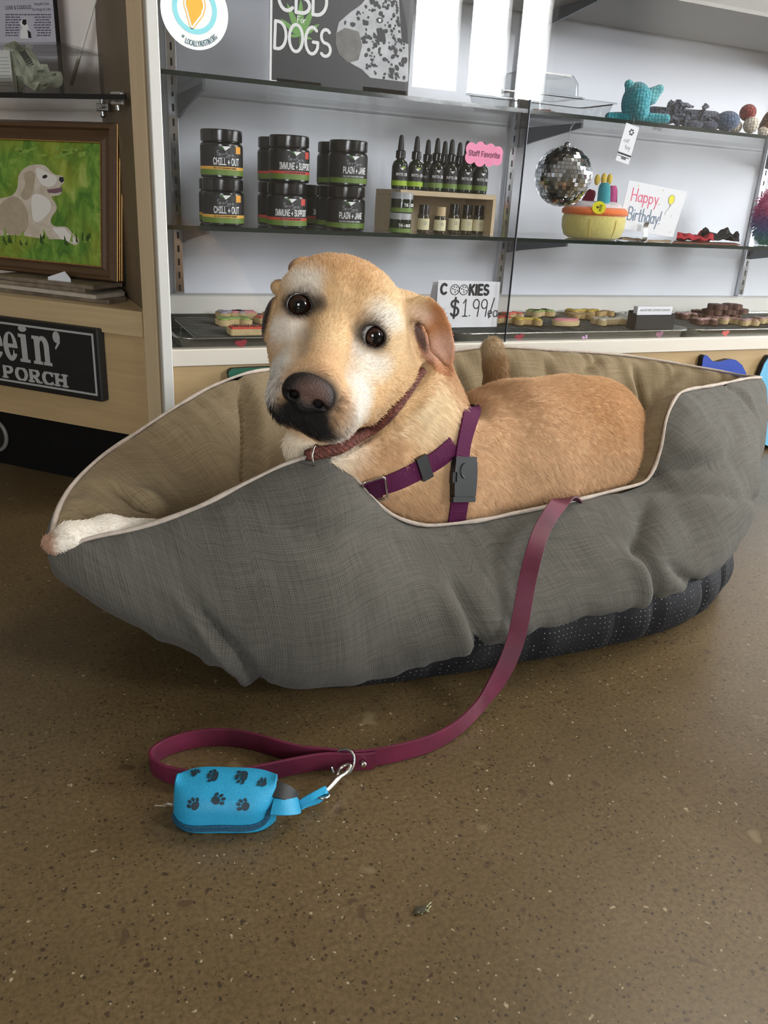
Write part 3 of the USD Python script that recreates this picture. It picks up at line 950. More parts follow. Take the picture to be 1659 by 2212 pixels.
wr = (meshkit.fbm(np.stack([sl * 26, sl * 0, sl * 0], 1), 3, 21) - .5)
pinch = sum(np.exp(-((sl - q) / .006) ** 2) for q in (.10, .155, .262, .37, .42, .51, .575, .66))
vb = np.stack([np.stack([loop[:, 0] + no[:, 0] * (b + wr * .014 * math.sin(math.pi * t) - .010 * pinch * math.sin(math.pi * t)), loop[:, 1] + no[:, 1] * (b + wr * .014 * math.sin(math.pi * t) - .010 * pinch * math.sin(math.pi * t)), np.full(len(loop), z)], 1) for b, t, z in zip(bulge_b, tv, hz)], 1)
n_, m_ = len(loop), len(tv)
vbf = np.concatenate([vb, vb[:1]]).reshape(-1, 3)
i, j = np.meshgrid(np.arange(n_), np.arange(m_ - 1), indexing='ij'); a = (i * m_ + j).ravel()
q = np.stack([a, a + m_, a + m_ + 1, a + 1], 1)
uvb = np.stack([np.repeat(np.append(sl, sl[-1] + .002), m_), np.tile(hz, n_ + 1)], 1)
mb = trimesh.Trimesh(vbf, np.vstack([q[:, [0, 1, 2]], q[:, [0, 2, 3]]]), process=False)
obj('base', mb, 'bed_base', bed, smooth=True, uv=uvb, label='black base cover with rows of tiny pale grip dots')
# the cushion that the dog lies on
ins = ridge[::4] - nout[::4] * .06
ins[:, 0] = np.maximum(ins[:, 0], .13)
poly = Polygon(ins[:, :2]).buffer(0)
cm = extr(poly, .045, .04)
v_, f_ = trimesh.remesh.subdivide_to_size(cm.vertices, cm.faces, .04)
cm = trimesh.Trimesh(v_, f_)
cm.vertices[:, 2] += np.where(cm.vertices[:, 2] > .06, .02 * (meshkit.fbm(cm.vertices * 9, 2, 4) - .5), 0)
obj('cushion', cm, 'bed_lining', bed, smooth=40)

# ================================================================== the dog
# head frame, millimetres: x to the dog's left (right in the photo), y out of the face, z to the crown; origin between the eyes
HD = .745
HO = at_d(727, 691, HD)
_b = -(HO - EYE) / HD
HR = math.radians(22.3)
_hx = RIGHT - _b * (RIGHT @ _b); _hx /= np.linalg.norm(_hx)
_hz = -np.cross(_hx, _b)
HX = math.cos(HR) * _hx - math.sin(HR) * _hz
HZ = math.sin(HR) * _hx + math.cos(HR) * _hz
HB = np.stack([HX, _b, HZ], 1)          # columns: the frame's axes in the world


def h2w(p):
    return HO + (np.asarray(p, float) * .001) @ HB.T


def w2h(p):
    return (p - HO) @ HB * 1000.0


EAR = np.array([(56, 40), (62, 50), (75, 53), (90, 47), (103, 36), (114, 21), (119, 8), (119, 0), (113, -1), (104, 3), (95, 6), (90, 11), (84, 19), (74, 26), (62, 30)], float)


def poly_sd(p2, V):
    d = np.full(len(p2), 1e9); s = np.ones(len(p2))
    n = len(V)
    for i in range(n):
        a, b = V[i], V[i - 1]
        e, w = b - a, p2 - a
        q = w - e * np.clip((w @ e) / (e @ e), 0, 1)[:, None]
        d = np.minimum(d, (q * q).sum(1))
        c1, c2, c3 = p2[:, 1] >= a[1], p2[:, 1] < b[1], e[0] * w[:, 1] > e[1] * w[:, 0]
        s[(c1 & c2 & c3) | (~c1 & ~c2 & ~c3)] *= -1
    return s * np.sqrt(d)


EYES = [(-35.5, -3.0, -.5), (35.5, -3.0, -.5)]
ER = 12.0


def ear_surface(q):
    return -44 - .12 * (q[:, 0] - 60) + 6 * np.sin((q[:, 0] - 60) / 60 * math.pi) - .10 * (30 - q[:, 2])


def head_sd(q):
    """Distance to the head in millimetres."""
    d = ell(q, (9, -64, 2), (60, 74, 54))
    d = smin(d, ell(q, (-2, -32, 18), (52, 40, 38)), 22)                         # forehead
    for s in (-1, 1):
        d = smin(d, ell(q, (s * 34, -22, 15), (23, 19, 14), ry_(s * 18)), 14)      # brow
        d = smin(d, ell(q, (s * 38 + 11, -46, -26), (26, 44, 36)), 24)              # cheek
        d = smin(d, ell(q, (s * 31, -17, -22), (20, 19, 13)), 12)                  # under the eye
    d = smin(d, cone(q, (0, -26, -30), (3, 46, -62), 41, 32), 22)                  # muzzle
    d = smin(d, cone(q, (44, -26, -46), (27, 36, -70), 31, 25), 16)               # cheek running into the lips
    d = smin(d, cone(q, (-20, -24, -40), (-9, 36, -67), 26, 23), 14)
    d = smin(d, cone(q, (0, -6, -10), (3, 66, -48), 21, 17), 12)                   # bridge of the nose
    d = smin(d, ell(q, (-9, 50, -70), (22, 34, 26)), 12)                          # lips
    d = smin(d, ell(q, (22, 46, -70), (24, 38, 28)), 12)
    d = smin(d, ell(q, (6, 42, -79), (21, 30, 13)), 8)                             # chin
    d = smin(d, ell(q, (4, 76, -60), (19, 14, 15)), 6)                             # under the nose pad
    # furrow on the forehead, hollow beside the bridge
    d = smax(d, -cone(q, (4, 12, 36), (9, 2, 66), 5, 4), 14)
    for s in (-1, 1):                                                           # beside the bridge
        d = smax(d, -cone(q, (s * 27, 16, -12), (s * 27 + 2, 56, -36), 4, 5), 13)
    # groove between nose and mouth, line of the mouth
    d = smax(d, -cone(q, (4, 92, -78), (6, 80, -94), 1.2, 1.2), 4)
    for s in (-1, 1):
        pts = [(6, 84, -94), (6 + s * 20, 74, -93), (6 + s * 33, 48, -90), (6 + s * 39, 18, -82)]
        for a, b in zip(pts[:-1], pts[1:]):
            d = smax(d, -cone(q, a, b, 1.0, 1.0), 3.5)
    # sockets, then lids round the eyeballs
    for k, e in enumerate(EYES):
        s = (-1, 1)[k]
        lid = ell(q, e, (16.5, 13.5, 13.5), ry_(s * 12))
        d = smin(d, lid, 7)
        a = np.array(e) + (0, 9, -6.4); b = np.array(e) + (0, 9, 6.6)
        R_ = ry_(s * 10)
        qq = (q - np.array(e)) @ R_
        almond = np.maximum(np.hypot(qq[:, 0], qq[:, 2] + 3.2) - 11.6, np.hypot(qq[:, 0], qq[:, 2] - 3.2) - 11.8)
        hole = np.maximum(almond, -(qq[:, 1]) - 2)
        d = smax(d, -hole, 1.8)
        d = np.maximum(d, -(np.linalg.norm(q - np.array(e), axis=1) - ER - .1))
    # far ear folded back, only its rim shows
    d = smin(d, ell(q, (-50, -64, 33), (12, 18, 8), ry_(-40)), 4)
    d = smin(d, ell(q, (-60, -62, 7), (10, 16, 8)), 4)
    d = smin(d, ell(q, (-58, -72, -24), (9, 18, 23), ry_(-8)), 3)
    # near ear: root and flap
    d = smin(d, ell(q, (62, -66, 34), (20, 24, 17), ry_(30)), 14)
    m = (q[:, 0] > 30) & (q[:, 0] < 150) & (np.abs(q[:, 2] - 20) < 70) & (np.abs(q[:, 1] + 60) < 60)
    if m.any():
        qq = q[m]
        s2 = poly_sd(qq[:, [0, 2]], EAR)
        lift = np.clip((s2 + 14) / 14, 0, 1) * 5.0                                  # rim curls forward
        w = np.abs(qq[:, 1] - ear_surface(qq) - lift) - 2.2
        de = np.minimum(np.maximum(s2 + 2.5, w), 0) + np.hypot(np.maximum(s2 + 2.5, 0), np.maximum(w, 0)) - 2.2
        d[m] = smin(d[m], de, 6)
    d = smax(d, -ell(q, (80, -56, 20), (5, 22, 15), ry_(-40)), 5)                     # opening of the ear
    return d


def bp(px, py, dist):
    return at_d(px, py, dist)


BODY = [  # smooth union of cones: from, to, radius, radius, blend
    (h2w((14, -72, -14)), bp(838, 800, .855), .056, .058, .03),
    (bp(838, 800, .855), bp(868, 930, .885), .060, .068, .02),
    (bp(868, 930, .885), bp(893, 1040, .91), .069, .082, .03),
    (bp(905, 1040, .915), bp(975, 1050, .955), .084, .085, .03),
    (bp(930, 1035, .935), bp(1110, 985, .99), .072, .081, .03),
    (bp(1110, 985, .99), bp(1225, 965, 1.055), .081, .081, .04),
    (bp(1225, 965, 1.055), bp(1272, 955, 1.09), .079, .066, .04),
    (bp(1110, 1050, 1.01), bp(1250, 1030, 1.08), .075, .075, .04),
    (bp(690, 1010, .80), bp(790, 1010, .84), .030, .055, .03),     # breast
    (bp(655, 955, .785), bp(720, 985, .80), .018, .030, .02),
    (bp(1262, 985, 1.11), bp(1200, 1050, 1.09), .06, .05, .03),   # thigh
]
LEGS = [
    (bp(893, 1040, .91), (.34, .775, .150), .06, .036, .03), ((.345, .765, .17), (.33, .752, .135), .045, .034, .02), ((.33, .752, .135), (.12, .737, .140), .028, .017, .015), (at_y(235, 1150, .702), at_y(150, 1158, .694), .0135, .012, .01),
    ((.12, .737, .140), at_y(235, 1150, .702), .017, .0135, .01), (at_y(150, 1157, .696), at_y(108, 1172, .694), .011, .0075, .005), (at_y(150, 1165, .688), at_y(118, 1180, .686), .0095, .007, .003),
    ((.36, .87, .17), (.34, .86, .12), .045, .034, .02), ((.34, .86, .12), (.22, .86, .11), .028, .02, .015), ((.22, .86, .11), (.17, .865, .105), .021, .02, .01),
    ((.70, .88, .13), (.58, .80, .115), .048, .034, .02), ((.58, .80, .115), (.66, .765, .105), .028, .016, .015), ((.66, .765, .105), (.58, .755, .105), .017, .018, .01),
]
TAIL = spline([bp(1240, 885, 1.13), bp(1170, 880, 1.17), bp(1110, 880, 1.17), bp(1076, 850, 1.15), bp(1072, 800, 1.14), bp(1063, 752, 1.135)], 9)
TAILR = np.linspace(.022, .0145, 9)


def dog_sd(p):
    d = np.full(len(p), 1e3)
    for a, b, ra, rb, k in BODY + LEGS:
        c = cone(p, a, b, ra, rb)
        d = np.minimum(d, c) if k is None else smin(d, c, k)
    # shoulder blade, hollow behind the neck, hip
    d = smin(d, ell(p, bp(985, 985, .915), (.05, .05, .07)), .03)
    d = smax(d, -ell(p, bp(1022, 858, .90), (.016, .05, .022)), .02)
    d = smin(d, ell(p, bp(1284, 900, 1.10), (.045, .06, .045)), .03)
    d = smin(d, ell(p, bp(1150, 850, 1.06), (.026, .03, .013)), .010)                # far hock showing over the back
    for i in range(len(TAIL) - 1):
        d = smin(d, cone(p, TAIL[i], TAIL[i + 1], TAILR[i], TAILR[i + 1]), .008)
    near = np.linalg.norm(p - HO, axis=1) < .26
    if near.any():
        q = w2h(p[near])
        hd = head_sd(q) * .001
        # folds of loose skin from the jaw to the collar
        hd = smin(hd, ell(q, (64, -66, -36), (38, 44, 42)) * .001, .018)
        hd = smin(hd, cone(q, (24, 0, -74), (72, -52, -56), 20, 20) * .001, .012)
        d[near] = smin(d[near], hd, .005)
    return d


def trace(px, py, lift=0.0):
    """Where a sight line of the photograph first meets the dog, and the outward normal there."""
    d = ray(px, py); d = d / np.linalg.norm(d)
    t = .55
    for _ in range(160):
        v = dog_sd((EYE + d * t)[None])[0]
        if v < .0003: break
        t += max(v * .8, .0004)
        if t > 1.6: break
    p = EYE + d * t
    e = .003
    n = np.array([dog_sd((p + np.eye(3)[k] * e)[None])[0] - dog_sd((p - np.eye(3)[k] * e)[None])[0] for k in range(3)])
    n /= np.linalg.norm(n)
    return p + n * lift, n


COLLAR_PX = [(664, 985), (692, 978), (725, 972), (760, 954), (800, 930), (840, 902), (876, 868), (905, 832), (925, 800)]
COLLAR = [trace(*c) for c in COLLAR_PX]
GROOVE = spline([p - n * .003 for p, n in COLLAR], 16)


def dog_full(p):
    d = dog_sd(p)
    near = np.linalg.norm(p - GROOVE[8], axis=1) < .2
    if near.any():
        q = p[near]
        g = np.min([cone(q, GROOVE[i], GROOVE[i + 1], .0075, .0075) for i in range(15)], axis=0)
        d[near] = smax(d[near], -g, .006)
    return d


dog_mesh = mesh_sdf(dog_full, (-.045, .60, .06), (1.0, 1.20, .47), .0025)
dog_mesh.update_faces(dog_mesh.area_faces > 0)
_parts = dog_mesh.split(only_watertight=False)
dog_mesh = max(_parts, key=lambda m: len(m.faces))


# ------------------------------------------------------------------ the colours of its coat, patch by patch
def blob(q, c, r, soft=.5, rot=None):
    """1 inside an ellipsoid, fading to 0 outside."""
    x = q - np.asarray(c, float)
    if rot is not None: x = x @ rot
    k = np.linalg.norm(x / np.asarray(r, float), axis=1)
    return np.clip((1 + soft / 2 - k) / soft, 0, 1) ** 1.0


def coat(p):
    q = w2h(p)
    ns = meshkit.fbm(p * 60, 3, 3) - .5
    fine = meshkit.fbm(p * 260, 2, 8) - .5
    col = np.tile(lin('#c49c72'), (len(p), 1))

    def mixin(c, w):
        nonlocal col
        w = np.clip(w, 0, 1)[:, None]
        col = col * (1 - w) + np.asarray(lin(c)) * w
    wob = ns[:, None] * np.array([1, 1, 1]) * 12
    qq = q + wob
    wp = p + (ns * .03)[:, None]
    # body
    mixin('#bb8c5a', blob(wp, bp(1290, 870, 1.05), (.10, .12, .055), .8) * .8)
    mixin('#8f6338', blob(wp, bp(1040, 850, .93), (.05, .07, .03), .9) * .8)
    mixin('#e9dfd0', np.clip((.14 - p[:, 0]) / .03, 0, 1))
    mixin('#a9826a', np.clip((.012 - p[:, 0]) / .008, 0, 1) * (p[:, 2] < .19))
    mixin('#d8b183', blob(wp, bp(905, 930, .83), (.05, .06, .055), .9))
    mixin('#ecd5ae', blob(wp, bp(930, 900, .82), (.035, .05, .03), .9))
    mixin('#e6d6bd', blob(wp, bp(660, 965, .78), (.055, .05, .035), .6))
    mixin('#cda67c', blob(wp, bp(1100, 1000, .9), (.09, .07, .07), .9) * .8)
    tw = np.min([np.linalg.norm(p - t, axis=1) for t in TAIL[4:]], axis=0)
    mixin('#8f6c45', np.clip((.028 - tw) / .006, 0, 1))
    mixin('#a9926f', np.clip((.020 - np.linalg.norm(p - TAIL[-1], axis=1)) / .008, 0, 1))
    head = np.clip((105 - np.linalg.norm((q - (10, -40, -15)) / (1.05, 1.2, 1.0), axis=1)) / 10, 0, 1)
    mixin('#d2ab79', head)
    mixin('#c79a66', head * blob(qq, (-20, -40, 52), (50, 60, 26), .8))
    mixin('#dcbf92', head * blob(qq, (46, -30, 6), (26, 40, 60), .9) * .8)
    # white mask
    mixin('#e2d9ca', blob(qq, (-36, -8, 19), (22, 26, 15), .8) * .85)
    mixin('#e2d9ca', blob(qq, (37, -8, 19), (20, 24, 14), .8) * .9)
    mixin('#ece4d8', blob(qq, (-33, 2, -27), (26, 26, 17), .8) * .8)
    mixin('#ded5c7', blob(qq, (34, 0, -24), (25, 26, 18), .8) * .9)
    mixin('#e0bd8c', blob(qq, (1, 10, -14), (13, 60, 34), .7) * .75)
    mixin('#d9d0c3', blob(qq, (37, 36, -66), (19, 36, 40), .6))
    mixin('#d6cec2', blob(qq, (-30, 44, -66), (14, 36, 30), .6))
    mixin('#c89a6a', blob(qq, (3, 58, -36), (18, 26, 16), .7) * .6)
    for s in (-1, 1):
        mixin('#b39a80', blob(qq, (s * 22 + 2, 26, -30), (8, 30, 16), .9) * (.55 if s < 0 else .35))
    # ears
    ear = (q[:, 0] > 70) & (q[:, 2] > -14) & (q[:, 1] > -95) & (poly_sd(q[:, [0, 2]], EAR) < 9)
    mixin('#ab7145', ear * np.clip((q[:, 0] - 66) / 16, 0, 1))
    mixin('#c79c86', ear * blob(q, (102, -60, 14), (14, 60, 15), .8, ry_(40)) * .7)
    mixin('#d8b7a0', blob(qq, (70, -50, 34), (12, 40, 10), .8) * .6)
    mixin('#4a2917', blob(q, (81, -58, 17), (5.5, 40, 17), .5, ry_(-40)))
    mixin('#7d4d28', blob(q, (-62, -72, 26), (17, 22, 30), .4))
    mixin('#2c170d', blob(q, (-66, -74, -24), (11, 24, 24), .3, ry_(-8)))
    # speckled muzzle, black lips, dark rims
    sp = np.clip((meshkit.noise(q * .42, 31) - .62) * 6, 0, 1)
    mixin('#4a4540', blob(qq, (-26, 62, -72), (18, 30, 22), .8) * (.25 + .75 * sp) * .8)
    mixin('#4a4540', blob(qq, (28, 66, -84), (17, 26, 18), .8) * (.15 + .85 * sp) * .8)
    mixin('#191615', blob(q + wob * .35, (4, 84, -82), (24, 30, 15), .4))
    mixin('#191615', blob(q + wob * .3, (-16, 66, -89), (24, 36, 8), .6))
    mixin('#1d1918', blob(q + wob * .3, (14, 70, -90), (22, 34, 9), .6))
    mixin('#191413', blob(q, (4, 80, -62), (23, 20, 18), .35))
    for k, e in enumerate(EYES):
        s = (-1, 1)[k]
        mixin('#5a4a3f', blob(q + wob * .35, (e[0] - s * 4, 4, e[2] + 2), (18.5, 24, 14), .7, ry_(s * 14)) * .7)
        mixin('#17110e', blob(q + wob * .12, (e[0] - s * .5, 4, e[2]), (14.5, 22, 11.4), .35, ry_(s * 10)))
        mixin('#3a302a', blob(q + wob * .3, (e[0] - s * 16, 2, e[2] + (7 if s < 0 else -3)), (7, 20, 8), .9) * .8)
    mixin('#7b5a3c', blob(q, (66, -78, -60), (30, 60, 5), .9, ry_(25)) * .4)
    # hair by hair
    g = col.mean(1, keepdims=True)
    col = g + (col - g) * .93
    col = col * (1 + fine[:, None] * .18 + ns[:, None] * .12)
    return np.clip(col, 0.004, .95)


tint_dog = coat(np.array(dog_mesh.vertices))
P('fur_coat', '#ffffff', rough=.85, tint=True, var=.10, vscale=420, bump=.35, bscale=380, spec=.2, sheen_weight=.15, sheen_roughness=.5)
P('nose_skin', '#ffffff', rough=.5, tint=True, bump=.6, bscale=700, spec=.28)
P('eye_ball', '#ffffff', rough=.04, tint=True, spec=.5)
P('claw_horn', '#7a5546', rough=.4)
dog = T('dog', 'yellow dog with a white-masked face lying in the bed, looking at the camera', 'dog')
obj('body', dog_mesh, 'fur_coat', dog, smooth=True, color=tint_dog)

# eyes: white, brown iris and pupil turned towards the right of the picture
for k, e in enumerate(EYES):
    m = trimesh.creation.icosphere(5, ER)
    g = np.array([(.10, .98, -.10), (.40, .91, -.02)][k]); g /= np.linalg.norm(g)
    a = np.degrees(np.arccos(np.clip((m.vertices / ER) @ g, -1, 1)))
    c = np.tile(np.array(lin('#cfc8c2')), (len(a), 1))
    w = np.clip((61 - a) / 4, 0, 1)[:, None]; c = c * (1 - w) + np.array(lin('#160b07')) * w
    w = np.clip((54 - a) / 12, 0, 1)[:, None]; c = c * (1 - w) + np.array(lin('#2c170d')) * w
    w = np.clip((33 - a) / 6, 0, 1)[:, None]; c = c * (1 - w) + np.array((.004, .004, .004)) * w
    m.vertices += np.array(e)
    m.vertices = h2w(m.vertices)
    m.invert()
    obj('eye', m, 'eye_ball', dog, smooth=True, color=c)

for a, b in ((at_y(108, 1172, .693), at_y(90, 1181, .691)), (at_y(120, 1181, .685), at_y(106, 1191, .684))):
    obj('claw', tube(spline([a, a + (b - a) * .6 + (0, 0, .0012), b], 8), np.linspace(.0032, .0007, 8), 8), 'claw_horn', dog, smooth=True)
# nose pad: two wings with nostrils
def nose_sd(q):
    d = ell(q, (0, 84, -58), (18.5, 11, 11.5))
    for s in (-1, 1):
        d = smin(d, ell(q, (0 + s * 11.5, 84, -64), (10, 9.5, 10.5)), 5)
    d = smin(d, ell(q, (0, 86, -72), (9, 8, 8)), 5)
    for s in (-1, 1):
        d = smax(d, -ell(q, (0 + s * 10.5, 94, -67), (4.2, 9, 3.4), ry_(s * 25)), 2.0)
        d = smax(d, -cone(q, (0 + s * 14, 94, -67), (0 + s * 21, 86, -70), 2.4, 1.0), 1.5)
    d = smax(d, -cone(q, (0, 97, -67), (.6, 94, -81), .9, .9), 2.0)
    return d


nm = mesh_sdf(nose_sd, (-28, 66, -90), (36, 104, -38), .9)
nq = np.array(nm.vertices)
nc = np.tile(np.array(lin('#1b1514')), (len(nq), 1))
w = blob(nq, (3, 92, -60), (12.5, 14, 9.5), .9)[:, None] * .9
nc = nc * (1 - w) + np.array(lin('#5f463c')) * w
for s in (-1, 1):
    w = blob(nq, (0 + s * 11, 94, -67.5), (6, 9, 4.4), .4)[:, None]
    nc = nc * (1 - w) + np.array(lin('#0c0908')) * w
w = np.clip((-68 - nq[:, 2]) / 6, 0, 1)[:, None]
nc = nc * (1 - w) + np.array(lin('#141110')) * w
nm.vertices = h2w(nq)
nm.invert()
obj('nose', nm, 'nose_skin', dog, smooth=True, color=nc)

# ------------------------------------------------------------------ short fur
def fur(n, seed=5):
    rng = np.random.default_rng(seed)
    pts, fi = trimesh.sample.sample_surface(dog_mesh, n, seed=seed)
    nor = dog_mesh.face_normals[fi]
    q = w2h(pts)
    keep = pts[:, 2] > .15
    keep &= (nor @ (EYE - pts.mean(0)) > -.35)
    for e in EYES:
        keep &= np.linalg.norm((q - np.array(e)) * (1, .5, 1.15), axis=1) > 13.0
    keep &= ~((np.abs(q[:, 0]) < 24) & (q[:, 1] > 66) & (q[:, 2] < -44) & (q[:, 2] > -80))
    for path, r in STRAPS:
        keep &= cKDTree(path).query(pts)[0] > r
    pts, nor, q, fi = pts[keep], nor[keep], q[keep], fi[keep]
    headw = np.clip((112 - np.linalg.norm((q - (10, -40, -15)) / (1.05, 1.2, 1.0), axis=1)) / 14, 0, 1)[:, None]
    away = (q - np.array((2, 84, -46))) @ HB.T
    away /= np.linalg.norm(away, axis=1, keepdims=True)
    run = bp(1290, 990, 1.08) - bp(880, 900, .86)
    run = run / np.linalg.norm(run) + np.array([0, -.1, -.75])
    flow = away * headw + run[None] * (1 - headw)
    wob = np.stack([meshkit.noise(pts * 45, k) - .5 for k in (1, 2, 3)], 1)
    flow = flow + wob * .45 + rng.normal(0, .12, flow.shape)
    flow -= nor * (flow * nor).sum(1, keepdims=True)
    flow /= np.linalg.norm(flow, axis=1, keepdims=True) + 1e-9
    ln = np.where(headw[:, 0] > .5, .0040, .0068) * rng.uniform(.6, 1.25, len(pts))
    neck = np.exp(-(np.linalg.norm(pts - bp(880, 930, .83), axis=1) / .07) ** 2)
    ln = ln * (1 + .5 * neck)
    muz = np.clip((q[:, 1] - 20) / 40, 0, 1) * headw[:, 0]
    ln = ln * (1 - .5 * muz)
    ear = (q[:, 0] > 72) & (q[:, 2] > -14) & (q[:, 1] > -95) & (headw[:, 0] > .2)
    ln[ear] *= .6
    ln[pts[:, 0] < .12] *= .5
    ln[(q[:, 0] < -54) & (q[:, 1] < -45) & (headw[:, 0] > .1)] *= .6
    c0 = pts - nor * .0004
    up = .22 + .12 * rng.random(len(pts))
    c1 = c0 + (flow * .55 + nor * up[:, None]) * ln[:, None] * .6
    c2 = c0 + (flow * 1.0 + nor * (up * 1.25)[:, None]) * ln[:, None]
    P3 = np.stack([c0, c1, c2], 1)
    tint = coat(pts) * rng.uniform(.92, 1.22, (len(pts), 1))
    cv = UsdGeom.BasisCurves.Define(stage, dog.path + '/fur')
    cv.CreateTypeAttr('linear')
    cv.CreatePointsAttr(Vt.Vec3fArray.FromNumpy(P3.reshape(-1, 3).astype(np.float32)))
    cv.CreateCurveVertexCountsAttr(Vt.IntArray.FromNumpy(np.full(len(pts), 3, np.int32)))
    wd = np.tile(np.array([.00042, .00034, .00010], np.float32), len(pts))
    cv.CreateWidthsAttr(Vt.FloatArray.FromNumpy(wd)); cv.SetWidthsInterpolation('vertex')
    UsdGeom.PrimvarsAPI(cv).CreatePrimvar('tint', Sdf.ValueTypeNames.Color3fArray, 'vertex').Set(Vt.Vec3fArray.FromNumpy(np.repeat(np.clip(tint, 0, .95), 3, 0).astype(np.float32)))
    UsdShade.MaterialBindingAPI.Apply(cv.GetPrim()).Bind(MAT['fur_hair'])
    tag(cv.GetPrim(), kind='stuff')


X('fur_hair', {'at': ('attribute', {'attribute': 'tint'}), 'p': ('principled_bsdf', {'roughness': .6, 'specular_ior_level': .25})}, [('at.color', 'p.base_color')], 'p.BSDF')

# ================================================================== collar and harness (worn by the dog)
P('collar_rope', '#7d4436', rough=.8, var=.55, vscale=260, color2='#40201a', bump=.8, bscale=420)
X('webbing', {'uv': ('uvmap', {'attribute': 'st'}), 'w': ('wave_texture', {'wave_type': 'bands', 'bands_direction': 'x', 'scale': 190.0, 'distortion': .4}), 'r': ('rgb_ramp', {'ramp': [(.2, lin('#3a0e2b')), (.8, lin('#641b49'))]}),
              'b': ('bump', {'strength': .6, 'distance': .0008}), 'p': ('principled_bsdf', {'roughness': .75, 'specular_ior_level': .2})},
  [('uv.UV', 'w.vector'), ('w.fac', 'r.fac'), ('r.color', 'p.base_color'), ('w.fac', 'b.height'), ('b.normal', 'p.normal')], 'p.BSDF')


def strap_uv(mesh, n_ring=8):
    k = len(mesh.vertices) // n_ring
    c = mesh.vertices.reshape(k, n_ring, 3).mean(1)
    s = np.concatenate([[0], np.cumsum(np.linalg.norm(np.diff(c, axis=0), axis=1))])
    return np.stack([np.repeat(s, n_ring), np.tile(np.linspace(0, 1, n_ring), k)], 1)


def on_dog(path, lift, n=60):
    a = [trace(x, y) for x, y in path]
    p = spline([x[0] + x[1] * lift for x in a], n)
    nn = spline([x[1] for x in a], n)
    nn /= np.linalg.norm(nn, axis=1, keepdims=True)
    t = np.gradient(p, axis=0); t /= np.linalg.norm(t, axis=1, keepdims=True)
    return p, nn, np.cross(nn, t)


# collar: a thick round-woven band in the crease of the neck
pts = spline([p + n * h for (p, n), h in zip(COLLAR, (.0015, .0015, .0015, .0015, .001, -.001, -.004, -.006, -.008))], 90)
col = T('collar', 'rust brown woven dog collar round the neck of the dog', 'collar')
COLLAR_IN_DOG = True
strands = []
t_, a_, b_ = frames(pts)
L = np.concatenate([[0], np.cumsum(np.linalg.norm(np.diff(pts, axis=0), axis=1))])
for k in range(5):
    ph = 2 * math.pi * k / 5
    ang = L * 260 + ph
    strands.append(tube(pts + (np.cos(ang)[:, None] * a_ + np.sin(ang)[:, None] * b_) * np.linspace(.0032, .0022, 90)[:, None], np.linspace(.0033, .0022, 90), 7))
obj('woven_band', cat(strands), 'collar_rope', col, smooth=True)
rp_, rn_ = trace(684, 984)
ra = np.linspace(0, 2 * math.pi, 28, endpoint=False)
ringc = rp_ + rn_ * .004
ex = np.cross(rn_, [0, 0, 1.0]); ex /= np.linalg.norm(ex); ez = np.cross(ex, rn_)
obj('ring', tube(ringc + (np.cos(ra)[:, None] * (.35 * ex + .9 * rn_) + np.sin(ra)[:, None] * ez) * .010, .0012, 6, closed=True), 'nickel', col, smooth=True)

har = T('harness', 'purple webbing harness with a black buckle on the dog', 'harness')
pa, na, wa = on_dog([(978, 962), (945, 990), (905, 1013), (855, 1038), (805, 1054), (768, 1062), (735, 1066)], .0028)
m = ribbon(pa, wa, .0195, .0024)
obj('chest_strap', m, 'webbing', har, smooth=True, uv=strap_uv(m))
pb, nb, wb = on_dog([(1018, 888), (1008, 915), (1000, 950), (995, 985), (994, 1030), (990, 1080), (984, 1120), (980, 1150)], .0030)
m = ribbon(pb, wb, .0205, .0024)
obj('girth_strap', m, 'webbing', har, smooth=True, uv=strap_uv(m))


def local(path, i):
    p, n, w = path
    t = np.gradient(p, axis=0)[i]; t /= np.linalg.norm(t)
    M_ = np.eye(4); M_[:3, 0] = w[i]; M_[:3, 1] = -t; M_[:3, 2] = n[i]; M_[:3, 3] = p[i]
    if np.linalg.det(M_[:3, :3]) < 0:
        M_[:3, 0] *= -1
    return M_


def nearest(path, px, py):
    q = path[0] - EYE
    d = q @ FWD
    x = PXW / 2 + FPX * (q @ RIGHT) / d; y = PXH / 2 - FPX * (q @ UP) / d
    return int(np.argmin((x - px) ** 2 + (y - py) ** 2))


Mb = local((pb, nb, wb), nearest((pb, nb, wb), 996, 1030))
# buckle: socket with side openings, two prongs, ladder end
sock = Polygon([(-.0125, -.017), (-.0135, .004), (-.0125, .016), (.0125, .016), (.0135, .004), (.0125, -.017)]).buffer(.0015)
sock = sock.difference(sbox(-.02, -.004, -.0118, .006)).difference(sbox(.0118, -.004, .02, .006))
bk = obj('buckle', put(extr(sock, .008, -.001), Mb), 'buckle_black', har)
obj('prong', put(extr(sbox(-.0150, -.0045, -.0112, .0062).buffer(.001), .0055, 0), Mb), 'buckle_black', bk)
obj('prong', put(extr(sbox(.0112, -.0045, .0150, .0062).buffer(.001), .0055, 0), Mb), 'buckle_black', bk)
obj('ladder_bar', put(cat([extr(sbox(-.0135, -.0235, .0135, -.0195).buffer(.001), .006, 0), extr(sbox(-.0125, .017, .0125, .021).buffer(.001), .0065, 0)]), Mb), 'buckle_black', bk)
ang = np.linspace(math.pi * .55, math.pi * 1.45, 14)
obj('rib', put(tube(np.stack([-.002 + .0055 * np.cos(ang), .008 + .0075 * np.sin(ang), np.full(14, .0072)], 1), .0009, 6), Mb), 'buckle_black', bk)
Mk = local((pa, na, wa), nearest((pa, na, wa), 917, 1010))
kp = sbox(-.0118, -.0058, .0118, .0058).buffer(.0006)
obj('keeper', put(extr(kp, .0052, -.0016), Mk), 'buckle_black', har)
Ms = local((pa, na, wa), nearest((pa, na, wa), 807, 1054))
